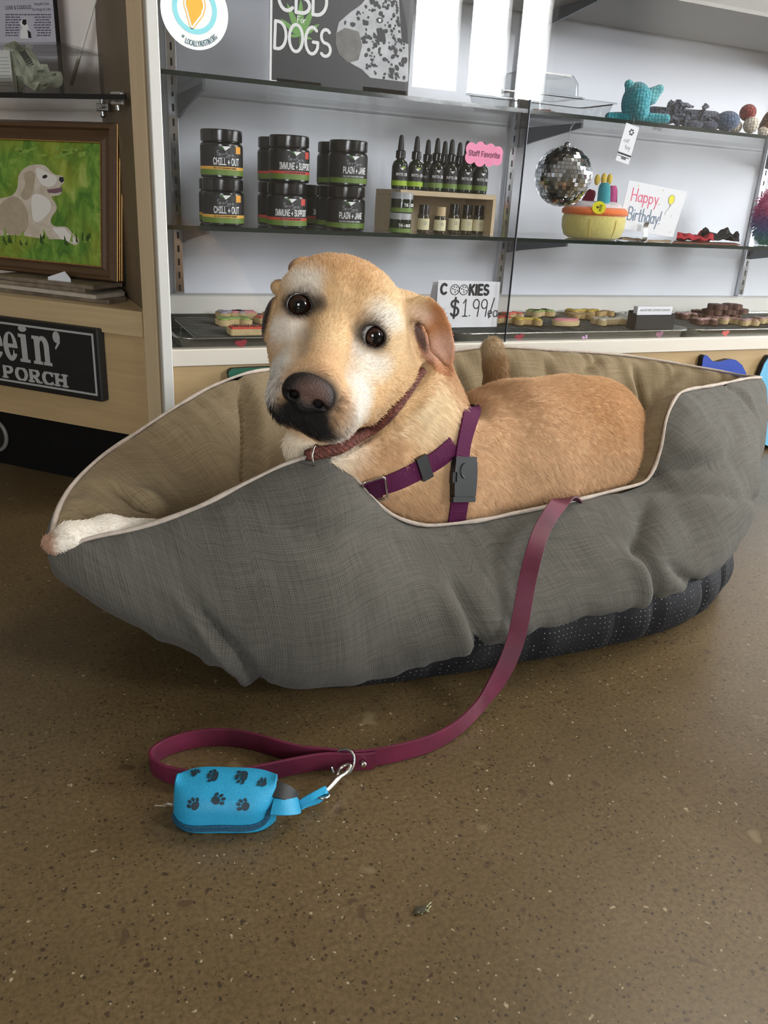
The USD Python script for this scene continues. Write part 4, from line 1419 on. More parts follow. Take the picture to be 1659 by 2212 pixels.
rr = sbox(-.0105, -.0085, .0105, .0085).buffer(.003).exterior
rrp = np.array([rr.interpolate(x, normalized=True).coords[0] for x in np.linspace(0, 1, 48, endpoint=False)])
wire = np.stack([rrp[:, 0], rrp[:, 1], .003 + 0 * rrp[:, 0]], 1)
obj('slider', put(tube(wire, .0012, 8, closed=True), Ms), 'nickel', har, smooth=True, label='silver wire slider')
obj('strap_fold', put(extr(sbox(-.0096, -.0066, .0096, .0064), .0022, .0022), Ms), 'webbing', har)
Mt = local((pb, nb, wb), 1)
obj('back_ring', put(tube(np.stack([.007 * np.cos(ra), .005 + .008 * np.sin(ra), .001 + .004 * np.sin(ra)], 1), .0015, 6, closed=True), Mt), 'buckle_black', har, smooth=True)

# ================================================================== the leash
X('leash_leather', {'tc': ('texture_coordinate', {}), 'n': ('noise_texture', {'scale': 900.0, 'detail': 2.0}), 'n2': ('noise_texture', {'scale': 25.0, 'detail': 2.0}), 'r': ('rgb_ramp', {'ramp': [(.3, lin('#4a1527')), (.7, lin('#651f38'))]}),
                    'b': ('bump', {'strength': .15, 'distance': .0005}), 'p': ('principled_bsdf', {'roughness': .48, 'specular_ior_level': .4})},
  [('tc.object', 'n.vector'), ('tc.object', 'n2.vector'), ('n2.fac', 'r.fac'), ('r.color', 'p.base_color'), ('n.fac', 'b.height'), ('b.normal', 'p.normal')], 'p.BSDF')
LW = .0172
up_path = [(1300, 1130, .735), (1268, 1098, .705), (1236, 1080, .678), (1206, 1090, .646), (1178, 1130, .630), (1155, 1190, .607), (1137, 1265, .590), (1125, 1335, .577), (1108, 1400, .565)]
ptsL = [at_y(x, y, Y) for x, y, Y in up_path]
ptsL += [at_z(x, y, z) for x, y, z in [(1085, 1452, .040), (1050, 1506, .020), (1008, 1555, .012), (962, 1590, .0095), (905, 1614, .0092), (850, 1628, .0092), (800, 1637, .0092), (755, 1640, .0092)]]
far_ = [(700, 1652), (655, 1648), (618, 1640), (550, 1620), (496, 1611), (442, 1612), (391, 1622), (349, 1639)]
near_ = [(327, 1660), (342, 1681), (388, 1697), (483, 1701), (567, 1688), (652, 1670), (719, 1662), (770, 1664), (808, 1661)]
ptsL += [at_z(x, y, 0) + (0, 0, .0090) for x, y in far_ + near_]
pl = spline(ptsL, 420)
tl_ = np.gradient(pl, axis=0); tl_ /= np.linalg.norm(tl_, axis=1, keepdims=True)
view = pl - EYE; view /= np.linalg.norm(view, axis=1, keepdims=True)
side = np.cross(tl_, view); side /= np.linalg.norm(side, axis=1, keepdims=True)
side[side[:, 0] * 1.0 + 0 * side[:, 2] > 0] *= 1
wz = np.array([0, 0, 1.0])
sgn = np.where((side @ wz) >= 0, 1, 1)
blend = np.clip((.075 - pl[:, 2]) / .07, 0, 1)[:, None]
blend = np.maximum.accumulate(blend)
sd0 = side.copy()
for i in range(1, len(sd0)):
    if sd0[i] @ sd0[i - 1] < 0: sd0[i] *= -1
k0 = int(np.argmax(blend[:, 0] > .5))
if sd0[k0, 2] < 0: sd0 *= -1
topw = np.clip((pl[:, 2] - .125) / .04, 0, 1)[:, None]
sd0 = sd0 * np.sign((sd0[:5] @ np.array([1, .12, 0])).sum() + 1e-9) if False else sd0
if (sd0[k0 // 2] @ np.array([1, .12, 0])) < 0:
    topx = -np.array([1, .12, 0.0])
else:
    topx = np.array([1, .12, 0.0])
wdir = (sd0 * (1 - topw) + topx * topw) * (1 - blend) + wz * blend
lea = T('leash', 'burgundy leather leash hanging over the rim of the bed, its loop on the floor', 'leash')
kj = int(np.argmin(np.linalg.norm(pl - ptsL[16], axis=1)))
obj('strap', ribbon(pl[:kj + 4], wdir[:kj + 4], LW, .0027), 'leash_leather', lea, smooth=40)
obj('handle_loop', ribbon(pl[kj:], wdir[kj:], LW, .0027), 'leash_leather', lea, smooth=40)
# rivet on the end of the loop, and the ring
rv = at_z(783, 1646, .0095); vn = np.array([-.15, -.98, .05]); vn /= np.linalg.norm(vn)
fr_ = frame_of(rv + vn * .004, (.98, -.15, 0), (0, 0, 1))
obj('rivet', put(lathe([(0, .0012), (.0018, .0011), (.0028, .0004), (.003, -.003), (0, -.003)], 16), fr_), 'nickel', lea, smooth=True)
rc = at_z(741, 1648, .010)
ra = np.linspace(0, 2 * math.pi, 36, endpoint=False)
e1 = np.array([.55, -.83, 0.1]); e1 /= np.linalg.norm(e1); e2 = np.array([.38, .1, .92]); e2 /= np.linalg.norm(e2)
obj('ring', tube(rc + (np.cos(ra)[:, None] * e1 * .0105 + np.sin(ra)[:, None] * e2 * .0125), .0012, 8, closed=True), 'nickel', lea, smooth=True)

# ================================================================== the waste-bag pouch
P('pouch_cloth', '#1e93bd', rough=.55, var=.12, vscale=60, bump=.25, bscale=900)
P('pouch_print', '#0d2733', rough=.6)
P('zipper_tape', '#0b4a66', rough=.6, bump=.6, bscale=900)
pc = at_z(483, 1790, 0)
ax = at_z(598, 1795, 0) - at_z(368, 1795, 0); PLEN = np.linalg.norm(ax) * .5 * .98; ax /= np.linalg.norm(ax)
Mp = np.eye(4); Mp[:3, 0] = ax; Mp[:3, 1] = np.cross([0, 0, 1], ax); Mp[:3, 3] = pc + Mp[:3, 1] * .016
pou = T('bag_pouch', 'turquoise zip pouch with black paw prints lying by the leash loop', 'pouch', mat=Mp)


def pouch_pt(u, v):
    """u in [-1, 1] along the pouch, v in [0, 1) round it from the front bottom edge up over the top."""
    u = np.asarray(u, float); v = np.asarray(v, float)
    end = np.abs(u) ** 5
    hd = .024 * (1 - .62 * end)                       # half depth
    ht = .036 * (1 - .10 * np.abs(u) ** 3) + .004 * np.abs(u) ** 8
    a = v * 2 * np.pi - np.pi / 2 - .6
    c, s = np.cos(a), np.sin(a)
    e = np.where(s < 0, .34, .62)
    y = -np.sign(c) * np.abs(c) ** np.where(s < 0, .30, .62) * hd * (1 - .24 * (s > 0) * np.abs(s) + .10 * (s < 0) * np.abs(s))
    z = ht * (.5 + .5 * np.sign(s) * np.abs(s) ** e)
    x = u * PLEN * (1 - .10 * (1 - np.abs(2 * (z / .037) - 1)) * 0) - .05 * PLEN * (z / .037) * (u < 0) * np.abs(u) ** 3 * -1
    z = z + .0015 * np.sin(3 * u + 5 * v) * np.sin(np.pi * np.clip(z / .036, 0, 1))
    return np.stack([x, y, np.maximum(z, .0006)], -1)


nu, nv = 64, 72
U_, V_ = np.meshgrid(np.linspace(-1, 1, nu), np.arange(nv) / nv, indexing='ij')
pv = pouch_pt(U_, V_).reshape(-1, 3)
i, j = np.meshgrid(np.arange(nu - 1), np.arange(nv), indexing='ij')
a = (i * nv + j).ravel(); b = (i * nv + (j + 1) % nv).ravel()
pf = np.vstack([np.stack([a, b, b + nv], 1), np.stack([a, b + nv, a + nv], 1)])
caps = []
for i0 in (0, nu - 1):
    c = len(pv); pv = np.vstack([pv, pv[i0 * nv:(i0 + 1) * nv].mean(0)])
    for j in range(nv):
        caps.append((c, i0 * nv + j, i0 * nv + (j + 1) % nv))
pm = trimesh.Trimesh(pv, np.vstack([pf, caps]), process=False); pm.fix_normals()
obj('pouch_body', pm, 'pouch_cloth', pou, smooth=50)


def on_pouch(shape, u0, v0, rot, size, lift=.0004, thick=.0003):
    """A flat print laid on the cloth; the shape is in units of 'size' metres."""
    g = affinity.scale(affinity.rotate(shape, rot, origin=(0, 0)), size, size, origin=(0, 0))
    m = extr(g, thick)
    v, f = trimesh.remesh.subdivide_to_size(m.vertices, m.faces, .002)
    du, dv = v[:, 0] / PLEN, v[:, 1] / .125
    e = .004
    p = pouch_pt(u0 + du, v0 + dv)
    n = np.cross(pouch_pt(u0 + du + e, v0 + dv) - p, pouch_pt(u0 + du, v0 + dv + e) - p)
    n /= np.linalg.norm(n, axis=1, keepdims=True)
    if (n @ np.array([0, -1, .3])).mean() < 0: n = -n
    return trimesh.Trimesh(p + n * (lift + v[:, 2:3]), f, process=False)


for u0, v0, r, s in ((-.52, .40, 40, .0115), (-.10, .43, -60, .0125), (-.22, .60, 70, .010), (.34, .60, 120, .011), (.42, .40, 60, .0115), (-.78, .19, 30, .010), (.72, .17, 10, .009), (.25, .205, 160, .006), (-.62, .62, -20, .009), (.74, .56, 40, .009)):
    obj('paw_print', on_pouch(PAW, u0, v0, r, s), 'pouch_print', pou)
zu = np.linspace(-1, 1.0, 50)
zz = np.array([pouch_pt(u, .315 + .05 * max(0, u) ** 3) for u in zu])
zz[:, 1] -= .0006
obj('zipper', cat([ribbon(zz, (0, .25, 1), 0.0050, .0014), tube(zz + (0, -.0012, .0), .0007, 5)]), 'zipper_tape', pou, smooth=40)
pe = np.array([-PLEN, -.006, .014])
obj('zip_pull', cat([tube([pe, pe + (-.004, 0, .001), pe + (-.007, 0, -.001)], .0014, 6), tube([pe + (-.007, 0, -.001), pe + (-.014, -.001, .0)], .0007, 5)]), 'nickel', pou)
# loop of shiny ribbon, black tab and clip reaching to the ring of the leash
inv = np.linalg.inv(Mp)
def lp(x, y, z): return trimesh.transform_points([at_z(x, y, z)], inv)[0]
obj('ribbon_loop', ribbon(spline([lp(588, 1742, .022), lp(612, 1744, .022), lp(636, 1742, .018), lp(646, 1738, .012)], 20), lp(620, 1760, .015) - lp(618, 1728, .02), .0125, .0012), 'pouch_cloth', pou, smooth=40)
obj('ribbon_loop', ribbon(spline([lp(646, 1740, .010), lp(665, 1726, .016), lp(690, 1712, .017), lp(702, 1708, .014), lp(694, 1722, .009), lp(668, 1734, .007), lp(650, 1742, .008)], 30), (0, .2, 1), .0062, .0012), 'pouch_cloth', pou, smooth=40)
obj('black_tab', ribbon(spline([lp(556, 1706, .026), lp(590, 1704, .030), lp(620, 1714, .026), lp(640, 1728, .016)], 24), (0, .7, .6), .012, .003), 'rubber_black', pou, smooth=40)
c0, c1 = lp(700, 1712, .012), lp(756, 1656, .012)
cd = (c1 - c0) / np.linalg.norm(c1 - c0)
cu = np.cross(cd, [0, 0, 1]); cu /= np.linalg.norm(cu)
clip_path = [c0, c0 + (c1 - c0) * .3, c0 + (c1 - c0) * .62, c0 + (c1 - c0) * .9 + cu * .0012, c1 + (0, 0, .002), c1 - cd * .002 - cu * .0048, c0 + (c1 - c0) * .66 - cu * .0038, c0 + (c1 - c0) * .52 - cu * .002]
clp = obj('snap_hook', tube(spline(clip_path, 40), np.interp(np.linspace(0, 1, 40), [0, .3, .45, 1], [.0022, .0026, .0017, .0013]), 8), 'nickel', pou, smooth=True)
rk = np.linspace(0, 2 * math.pi, 20, endpoint=False)
obj('swivel', tube(c0 - cd * .002 + np.cos(rk)[:, None] * cd * .005 + np.sin(rk)[:, None] * cu * .0055, .0011, 6, closed=True), 'nickel', clp, smooth=True)

STRAPS = [(pa, .0115), (pb, .0118), (pts, .0045)]
fur(200000)

# ================================================================== in the display case: the jars
P('jar_black', '#121415', rough=.16, spec=.6)
P('label_black', '#141618', rough=.5)
P('lid_black', '#101112', rough=.2, spec=.6)
P('band_green', '#5f7a2c', rough=.5)
P('band_lime', '#8fae1e', rough=.5)
P('band_orange', '#d9a544', rough=.5)
P('tab_orange', '#dd9a2a', rough=.5)
P('band_red', '#c4463c', rough=.5)
P('logo_green', '#3f6b2c', rough=.5)
P('print_grey', '#8d9396', rough=.6)
P('glass_dark', '#1a2417', rough=.1, spec=.6)
P('lid_grey', '#9a9d9f', rough=.3)
P('cream_label', '#cfc7a0', rough=.6)
P('amber_glass', '#3a3420', rough=.1, spec=.6)
P('cork', '#c2ab84', rough=.8, var=.2, vscale=200)
P('pale_wood', '#bda885', rough=.5, var=.14, vscale=12, stretch=(.8, 6, 14))
S1, S2 = SHELF_Z[0], SHELF_Z[1]


def wide(px0, px1, py, Y):
    return abs(at_y(px1, py, Y)[0] - at_y(px0, py, Y)[0])


JR, JH = .0305, .0655


def make_jar(kind, words, label, loc, rz):
    t = T('treat_jar', label, 'jar', 'black treat jars on the glass shelf', loc, rz)
    obj('body', lathe([(0, 0), (JR - .002, 0), (JR, .002), (JR, JH - .021), (JR - .0015, JH - .0185), (JR - .004, JH - .017), (JR - .004, JH - .014), (0, JH - .014)], 40), 'jar_black', t, smooth=40)
    obj('lid', lathe([(0, JH - .0165), (JR - .0012, JH - .0165), (JR - .0006, JH - .015), (JR - .0006, JH - .002), (JR - .002, JH - .0006), (0, JH - .0006)], 40), 'lid_black', t, smooth=40)
    lz0, lz1 = .004, JH - .0225

    def ring(z0, z1, dr, mat, name):
        obj(name, lathe([(JR - .001, z0), (JR + dr, z0), (JR + dr, z1), (JR - .001, z1)], 40), mat, t, smooth=40)
    ring(lz0 + .011, lz1, .0003, 'label_black', 'label')
    ring(lz0, lz0 + .0075, .0004, 'band_green', 'green_band')
    ring(lz0 + .0075, lz0 + .0115, .0004, {'chill': 'band_orange', 'immune': 'band_red', 'plain': 'label_black'}[kind], 'colour_band')
    m = ctext(words, .0092, .039 if kind != 'immune' else .054)
    m.apply_translation((.002, .0178, 0)); obj('lettering', wrap(m, JR, .0004), 'white_print', t)
    m = ctext('FULL SPECTRUM HEMP CHEWIES', .002, .034, bold=False); m.apply_translation((0, lz0 + .0085, .0002)); obj('small_print', wrap(m, JR, .0006), 'white_print' if kind == 'plain' else 'label_black', t)
    m = extr(pen('S', .006, .12).union(affinity.translate(pen('p o r', .0042, .13, gap=.02), .004, 0)).union(affinity.translate(pen('S', .006, .12), .0125, -.0012)).union(affinity.translate(pen('ro ts', .004, .13, gap=.02), .0165, -.001)), .0003)
    m.apply_translation((-.012, .0305, 0)); obj('script', wrap(m, JR, .0004), 'print_grey', t)
    m = ctext('HEMP COMPANY', .0016, .013, bold=False); m.apply_translation((0, .0270, 0)); obj('small_print', wrap(m, JR, .0004), 'print_grey', t)
    m = extr(Polygon([(-.008, .0425), (.008, .0425), (.0, .0365)]), .0003); obj('logo', wrap(m, JR, .0004), 'white_print', t)
    m = extr(Polygon([(-.010, .0425), (-.004, .0425), (.0, .0365), (-.006, .0405)]), .0003); obj('logo', wrap(m, JR, .0006), 'logo_green', t)
    if kind != 'plain':
        m = extr(sbox(.0165, .034, .0255, .0425).buffer(.0005), .0003); obj('corner_tab', wrap(m, JR, .0005), 'tab_orange' if kind == 'chill' else 'band_red', t)
    return t


protos = {}


def jar(kind, words, px, Y, level, label, rz=-.10):
    loc = (at_y(px, 400, Y)[0], Y, S1 + .0003 + level * JH)
    if kind not in protos:
        protos[kind] = make_jar(kind, words, label, loc, rz)
    else:
        copy_thing(protos[kind], label, loc, rz)


jar('chill', 'CHILL + OUT', 481, 1.285, 0, 'black treat jar with orange band, lower one of the leftmost stack')
jar('chill', 'CHILL + OUT', 480, 1.285, 1, 'black treat jar with orange band, upper one of the leftmost stack', -.05)
jar('chill', 'CHILL + OUT', 472, 1.36, 0, 'black treat jar half hidden behind the lower left orange-banded jar', .5)
jar('immune', 'IMMUNE + SUPPORT', 620, 1.285, 0, 'black treat jar with red band, lower one of the middle stack', -.06)
jar('immune', 'IMMUNE + SUPPORT', 624, 1.285, 1, 'black treat jar with red band, upper one of the middle stack', .05)
jar('immune', 'IMMUNE + SUPPORT', 598, 1.36, 0, 'black jar behind the left side of the middle stack, lower', .7)
jar('immune', 'IMMUNE + SUPPORT', 598, 1.36, 1, 'black jar behind the left side of the middle stack, upper', .6)
jar('immune', 'IMMUNE + SUPPORT', 652, 1.425, 0, 'black jar peeping out behind the right side of the middle stack', 1.2)
jar('plain', 'PLAIN + JANE', 748, 1.285, 0, 'black treat jar with plain green band, lower one of the third stack')
jar('plain', 'PLAIN + JANE', 750, 1.285, 1, 'black treat jar with plain green band, upper one of the third stack', -.02)
jar('plain', 'PLAIN + JANE', 724, 1.36, 0, 'black jar behind the left side of the third stack, lower', .8)
jar('plain', 'PLAIN + JANE', 724, 1.36, 1, 'black jar behind the left side of the third stack, upper', .9)

# wooden riser with the dropper bottles on it and the vials in it
RX0, RX1, RY0, RY1, RZ = at_y(846, 450, 1.30)[0], at_y(1050, 450, 1.30)[0], 1.268, 1.37, at_y(960, 415, 1.27)[2]
rs = T('wooden_riser', 'small pale wooden display riser under the dropper bottles', 'riser')
obj('top_board', bx(RX0, RX1, RY0, RY1, RZ - .008, RZ, .0008), 'pale_wood', rs)
obj('back_board', bx(RX0, RX1, RY1 - .006, RY1, S1 + .0003, RZ - .008), 'pale_wood', rs)
for a in (RX0, RX1 - .006):
    obj('side_board', bx(a, a + .006, RY0, RY1 - .006, S1 + .0003, RZ - .008), 'pale_wood', rs)
BR = .0125


def make_bottle(lime, label, loc):
    t = T('dropper_bottle', label, 'bottle', 'dropper bottles on the wooden riser', loc, -.1)
    obj('glass', lathe([(0, 0), (BR - .001, 0), (BR, .001), (BR, .036), (BR * .85, .041), (BR * .5, .044), (BR * .46, .049), (0, .049)], 24), 'glass_dark', t, smooth=50)
    obj('label', lathe([(BR - .0005, .005), (BR + .0003, .005), (BR + .0003, .034), (BR - .0005, .034)], 24), 'label_black', t, smooth=40)
    obj('colour_band', lathe([(BR - .0005, .0055), (BR + .0005, .0055), (BR + .0005, .013), (BR - .0005, .013)], 24), 'band_lime' if lime else 'band_green', t, smooth=40)
    obj('collar', lathe([(0, .046), (.0078, .046), (.0078, .0565), (.0065, .058), (0, .058)], 20), 'lid_black', t, smooth=40)
    obj('bulb', lathe([(.0050, .058), (.0050, .062), (.0043, .070), (.0036, .077), (.002, .080), (0, .0805)], 16), 'rubber_black', t, smooth=50)
    m = ctext('PHYTO-150', .0042, .019); m.apply_translation((0, .020, 0)); obj('lettering', wrap(m, BR, .0005), 'white_print', t)
    m = extr(Polygon([(-.004, .032), (.004, .032), (0, .028)]), .0003); obj('logo', wrap(m, BR, .0005), 'white_print', t)
    if lime:
        m = extr(Polygon([(-.002, .034), (.005, .0335), (.003, .030)]), .0003); obj('logo', wrap(m, BR, .0007), 'band_lime', t)
    return t


bprot = {}
for lime, px, Y, lab in ((1, 863, 1.285, 'dropper bottle with lime green band, first from the left on the riser'), (1, 897, 1.285, 'dropper bottle with lime green band, second from the left on the riser'),
                         (0, 941, 1.285, 'dark dropper bottle in the front row, beside the lime banded pair'), (0, 972, 1.285, 'dark dropper bottle in the middle of the front row on the riser'),
                         (0, 1005, 1.285, 'dark dropper bottle left of the one under the pink tag, front row'), (0, 1038, 1.285, 'dark dropper bottle under the pink tag at the right end'),
                         (0, 921, 1.335, 'back row dropper bottle, first from the left, only bulb and collar showing'), (0, 957, 1.335, 'back row dropper bottle, second from the left'),
                         (0, 989, 1.335, 'back row dropper bottle, third from the left'), (0, 1024, 1.335, 'back row dropper bottle at the right, its bulb just above the pink tag')):
    loc = (at_y(px, 380, Y)[0], Y, RZ + .0003)
    if lime not in bprot:
        bprot[lime] = make_bottle(lime, lab, loc)
    else:
        copy_thing(bprot[lime], lab, loc, -.15)

# two balm jars stacked in front of the riser
MR, MH = wide(850, 894, 450, 1.25) / 2, .0305


def make_balm(label, loc):
    t = T('balm_jar', label, 'jar', 'small balm jars', loc, -.1)
    obj('body', lathe([(0, 0), (MR - .001, 0), (MR, .001), (MR, MH - .010), (0, MH - .010)], 28), 'glass_dark', t, smooth=40)
    obj('lid', lathe([(0, MH - .0100), (MR - .0004, MH - .0100), (MR - .0004, MH - .001), (MR - .001, MH - .0004), (0, MH - .0004)], 28), 'lid_grey', t, smooth=40)
    obj('colour_band', lathe([(MR - .0005, .001), (MR + .0004, .001), (MR + .0004, .0075), (MR - .0005, .0075)], 28), 'band_green', t, smooth=40)
    m = ctext('THE + BALM', .0046, .021); m.apply_translation((.002, .0095, 0)); obj('lettering', wrap(m, MR, .0005), 'white_print', t)
    return t


bxm = at_y(871, 450, 1.246)[0]
b1 = make_balm('small grey-lidded balm jar standing on the shelf, lower of the pair', (bxm - .001, 1.252, S1 + .0003))
copy_thing(b1, 'small grey-lidded balm jar on top of the other one', (bxm, 1.252, S1 + .0003 + MH), .25)

# vials with cream labels inside the riser
VR = .0098


def make_vial(label, loc, lid, h):
    t = T('vial', label, 'vial', 'vials with cream labels in the riser', loc, -.1)
    obj('glass', lathe([(0, 0), (VR - .001, 0), (VR, .001), (VR, h * .62), (VR * .8, h * .68), (0, h * .68)], 24), 'amber_glass', t, smooth=40)
    obj('label', lathe([(VR - .0005, h * .12), (VR + .0003, h * .12), (VR + .0003, h * .52), (VR - .0005, h * .52)], 24), 'cream_label', t, smooth=40)
    obj('emblem', wrap(extr(Point(0, h * .36).buffer(.0025).difference(Point(0, h * .36).buffer(.0018)), .0002), VR, .0005), 'print_grey', t)
    obj('lid', lathe([(0, h * .66), (VR * .86, h * .66), (VR * .86, h), (0, h)], 24), lid, t, smooth=40)


for px, Y, lid, h, lab in ((915, 1.275, 'lid_black', .044, 'black-lidded vial at the left end of the riser opening'), (951, 1.273, 'cork', .042, 'cork-topped vial second from the left in the riser'),
                           (981, 1.30, 'lid_black', .047, 'black-lidded vial third from the left in the riser'), (1009, 1.30, 'lid_black', .047, 'black-lidded vial fourth from the left in the riser'), (1034, 1.30, 'lid_black', .047, 'black-lidded vial at the right end of the riser opening')):
    make_vial(lab, (at_y(px, 470, Y)[0], Y, S1 + .0003), lid, h)

# pink cloud tag on the glass
P('tag_pink', '#f08fb4', rough=.6)
P('tag_text', '#6b2346', rough=.6)
tg = T('staff_tag', 'pink cloud-shaped tag in front of the dropper bottles', 'tag', mat=frame_of((*at_y(1046, 333, 1.222)[:2], at_y(1046, 333, 1.222)[2]), (1, 0, -.02), (0, 0, 1)))
tw = wide(1006, 1087, 333, 1.222)
cl_ = unary_union([Point(x * tw, y * tw).buffer(r * tw, 8) for x, y, r in ((-.36, .08, .14), (-.36, -.1, .14), (-.12, .13, .13), (-.1, -.13, .15), (.15, .1, .14), (.15, -.12, .14), (.36, .06, .14), (.36, -.08, .14), (0, 0, .2), (-.2, 0, .2), (.2, 0, .2))])
obj('card', extr(cl_, .0006), 'tag_pink', tg)
m = ctext('Staff Favorite', tw * .115, tw * .84, .0003); m.apply_translation((0, -.004, .0006)); obj('lettering', m, 'tag_text', tg)

# ================================================================== poster, sticker
P('poster_black', '#26272a', rough=.4)
P('leaf_green', '#6f9d55', rough=.6)
P('dalmatian_grey', '#c6c8cb', rough=.6, var=.3, vscale=40)
P('dalmatian_muzzle', '#7d7c78', rough=.6, var=.35, vscale=70)
P('spot_dark', '#3b3d42', rough=.6)
YP = 1.262
p0, p1 = at_y(583, 150, YP), at_y(884, 186, YP)
PW = p1[0] - p0[0]
po = T('poster', 'black poster lettered CBD for DOGS with a spotted dog, standing on the glass shelf', 'poster', mat=frame_of((p0[0], YP + .004, S2 + .0006), (1, 0, 0), (0, -.04, 1)))
PH = .172
obj('board', extr(sbox(0, 0, PW, PH), .002, -.002), 'poster_black', po)
bd = sbox(0, 0, PW, PH)
obj('border', extr(unary_union([sbox(0, 0, .0035, PH), sbox(0, 0, PW * .36, .004), sbox(0, PH - .004, PW, PH)]), .0004), 'white_print', po)
obj('holder_strip', cat([extr(sbox(PW * .05, -.0005, PW * .36, .007), .003, .0006), extr(sbox(PW * .66, -.0005, PW * .995, .009), .003, .0006)]), 'acrylic', po)


def on_poster(px, py):
    q = at_plane(px, py, (p0[0], YP + .004, S2), np.array([0, -1.0, -.04]) / math.hypot(1, .04))
    return q[0] - p0[0], (q[2] - S2 - .0006) * math.hypot(1, .04)


def pshape(pts, smooth_=0.0):
    g = Polygon([on_poster(*p) for p in pts]).buffer(0)
    return g.buffer(smooth_).buffer(-2 * smooth_).buffer(smooth_) if smooth_ else g


def strokes(text_pts, w):
    return unary_union([LineString([on_poster(*p) for p in s]).buffer(w, 5) for s in text_pts])


def ppen(text, x0, y0, hpx, weight, gap, sx=1.0, **k):
    o = np.array(on_poster(x0, y0)); tt = np.array(on_poster(x0 + 6, y0 - hpx)); h = np.hypot(*(tt - o))
    return affinity.translate(pen(text, h, weight, gap, sx, **k), *o)


z_ = affinity.scale
letters = unary_union([ppen('C', 601, 20, 62, .13, .1, 1.0), ppen('B', 638, 26, 62, .13, .1), ppen('D', 674, 31, 60, .13, .1), ppen('DOGS', 592, 106, 58, .125, .13, .82, jitter=.015, seed=3)])
obj('lettering', extr(letters, .0006), 'white_print', po, label='white hand lettering CBD and DOGS')
fx, fy = on_poster(642, 48)
obj('lettering', extr(affinity.translate(pen('F', .0075, .14).union(affinity.translate(pen('or', .0075, .14, gap=.1), .0052, 0)), fx, fy), .0006), 'white_print', po)
lx, ly = on_poster(648, 78)
leaf = unary_union([affinity.translate(affinity.rotate(Polygon([(0, 0), (.12, .3), (.10, .62), (0, 1), (-.10, .62), (-.12, .3)]), a, origin=(0, 0)), 0, 0) for a in ()]) if False else None
ls = []
for a, s in ((0, 1), (28, .95), (-28, .95), (58, .75), (-58, .75), (95, .42), (-95, .42)):
    ls.append(affinity.rotate(affinity.scale(Polygon([(0, 0), (.09, .25), (.105, .5), (.06, .8), (0, 1), (-.06, .8), (-.105, .5), (-.09, .25)]), .046 * s, .046 * s, origin=(0, 0)), a, origin=(0, 0)))
lf = affinity.translate(unary_union(ls + [sbox(-.0006, -.016, .0006, 0)]), lx, ly)
obj('leaf', extr(lf, .0003), 'leaf_green', po)
head = pshape([(727, 70), (732, 48), (755, 28), (780, 10), (800, -14), (840, -22), (868, 2), (876, 40), (882, 90), (882, 178), (800, 168), (782, 150), (760, 138), (732, 118), (725, 95)], .004)
obj('dog_picture', extr(head, .0003), 'dalmatian_grey', po)
muz = pshape([(725, 72), (745, 60), (775, 68), (782, 100), (774, 130), (752, 136), (732, 118), (725, 95)], .003)
obj('dog_muzzle', extr(muz, .0005), 'dalmatian_muzzle', po)
rg = np.random.default_rng(4)
spots = []
for _ in range(170):
    sx_, sy_ = rg.uniform(735, 882), rg.uniform(-18, 176)
    g = affinity.rotate(affinity.scale(Point(*on_poster(sx_, sy_)).buffer(rg.uniform(.0010, .0032), 4).union(Point(*on_poster(sx_ + rg.uniform(-9, 9), sy_ + rg.uniform(-9, 9))).buffer(rg.uniform(.001, .0022), 4)), 1, rg.uniform(.8, 1.5)), rg.uniform(0, 180))
    if head.contains(g) and not muz.intersects(g) and Point(*on_poster(822, 45)).distance(g) > .004:
        spots.append(g)
spots += [pshape([(862, -5), (880, 20), (882, 96), (868, 90), (864, 40)], .001).intersection(head), pshape([(812, 60), (830, 64), (834, 92), (818, 90)], .002)]
obj('dog_spots', extr(unary_union(spots), .0006), 'spot_dark', po)
ex_, ey_ = on_poster(820, 44)
obj('dog_eye', extr(affinity.scale(Point(ex_, ey_).buffer(.0042), 1.25, .85), .0008), 'spot_dark', po)
obj('dog_eye', extr(Point(ex_, ey_).buffer(.0022), .0010), 'white_print', po)

P('sticker_white', '#eef0ee', rough=.5)
P('sticker_cyan', '#8fd9e0', rough=.5)
P('sticker_orange', '#f2b63f', rough=.5)
P('sticker_text', '#4d6a72', rough=.5)
sc = at_y(421, 25, YG + .003)
SR = wide(348, 494, 25, YG + .003) / 2
sk = T('round_sticker', 'round white sticker with blue ring and orange drop on the case glass', 'sticker', mat=frame_of((sc[0], YG + .0036, sc[2]), (1, 0, 0), (0, 0, 1)))
obj('disc', extr(Point(0, 0).buffer(SR, 32), .0003), 'sticker_white', sk)
obj('ring', extr(Point(0, .003).buffer(SR * .66, 32).difference(Point(0, .003).buffer(SR * .52, 32)), .0005), 'sticker_cyan', sk)
drop = unary_union([Point(.0, .008).buffer(SR * .25, 20), Polygon([(-SR * .25, .0075), (SR * .20, -.001), (-.004, -.0165)])]).buffer(.002).buffer(-.002)
obj('drop', extr(drop, .0006), 'sticker_orange', sk)
obj('drop_outline', extr(drop.buffer(.0034).difference(drop.buffer(.0024)), .0005), 'sticker_orange', sk)
txt = '# LOCALLYAUSTIN.ORG'
let = []
adv_ = np.array([.9 if c == '#' else PEN[c][0] * .6 + .17 for c in txt])
ang_ = -122 + 80 * (np.cumsum(adv_) - adv_ / 2) / adv_.sum()
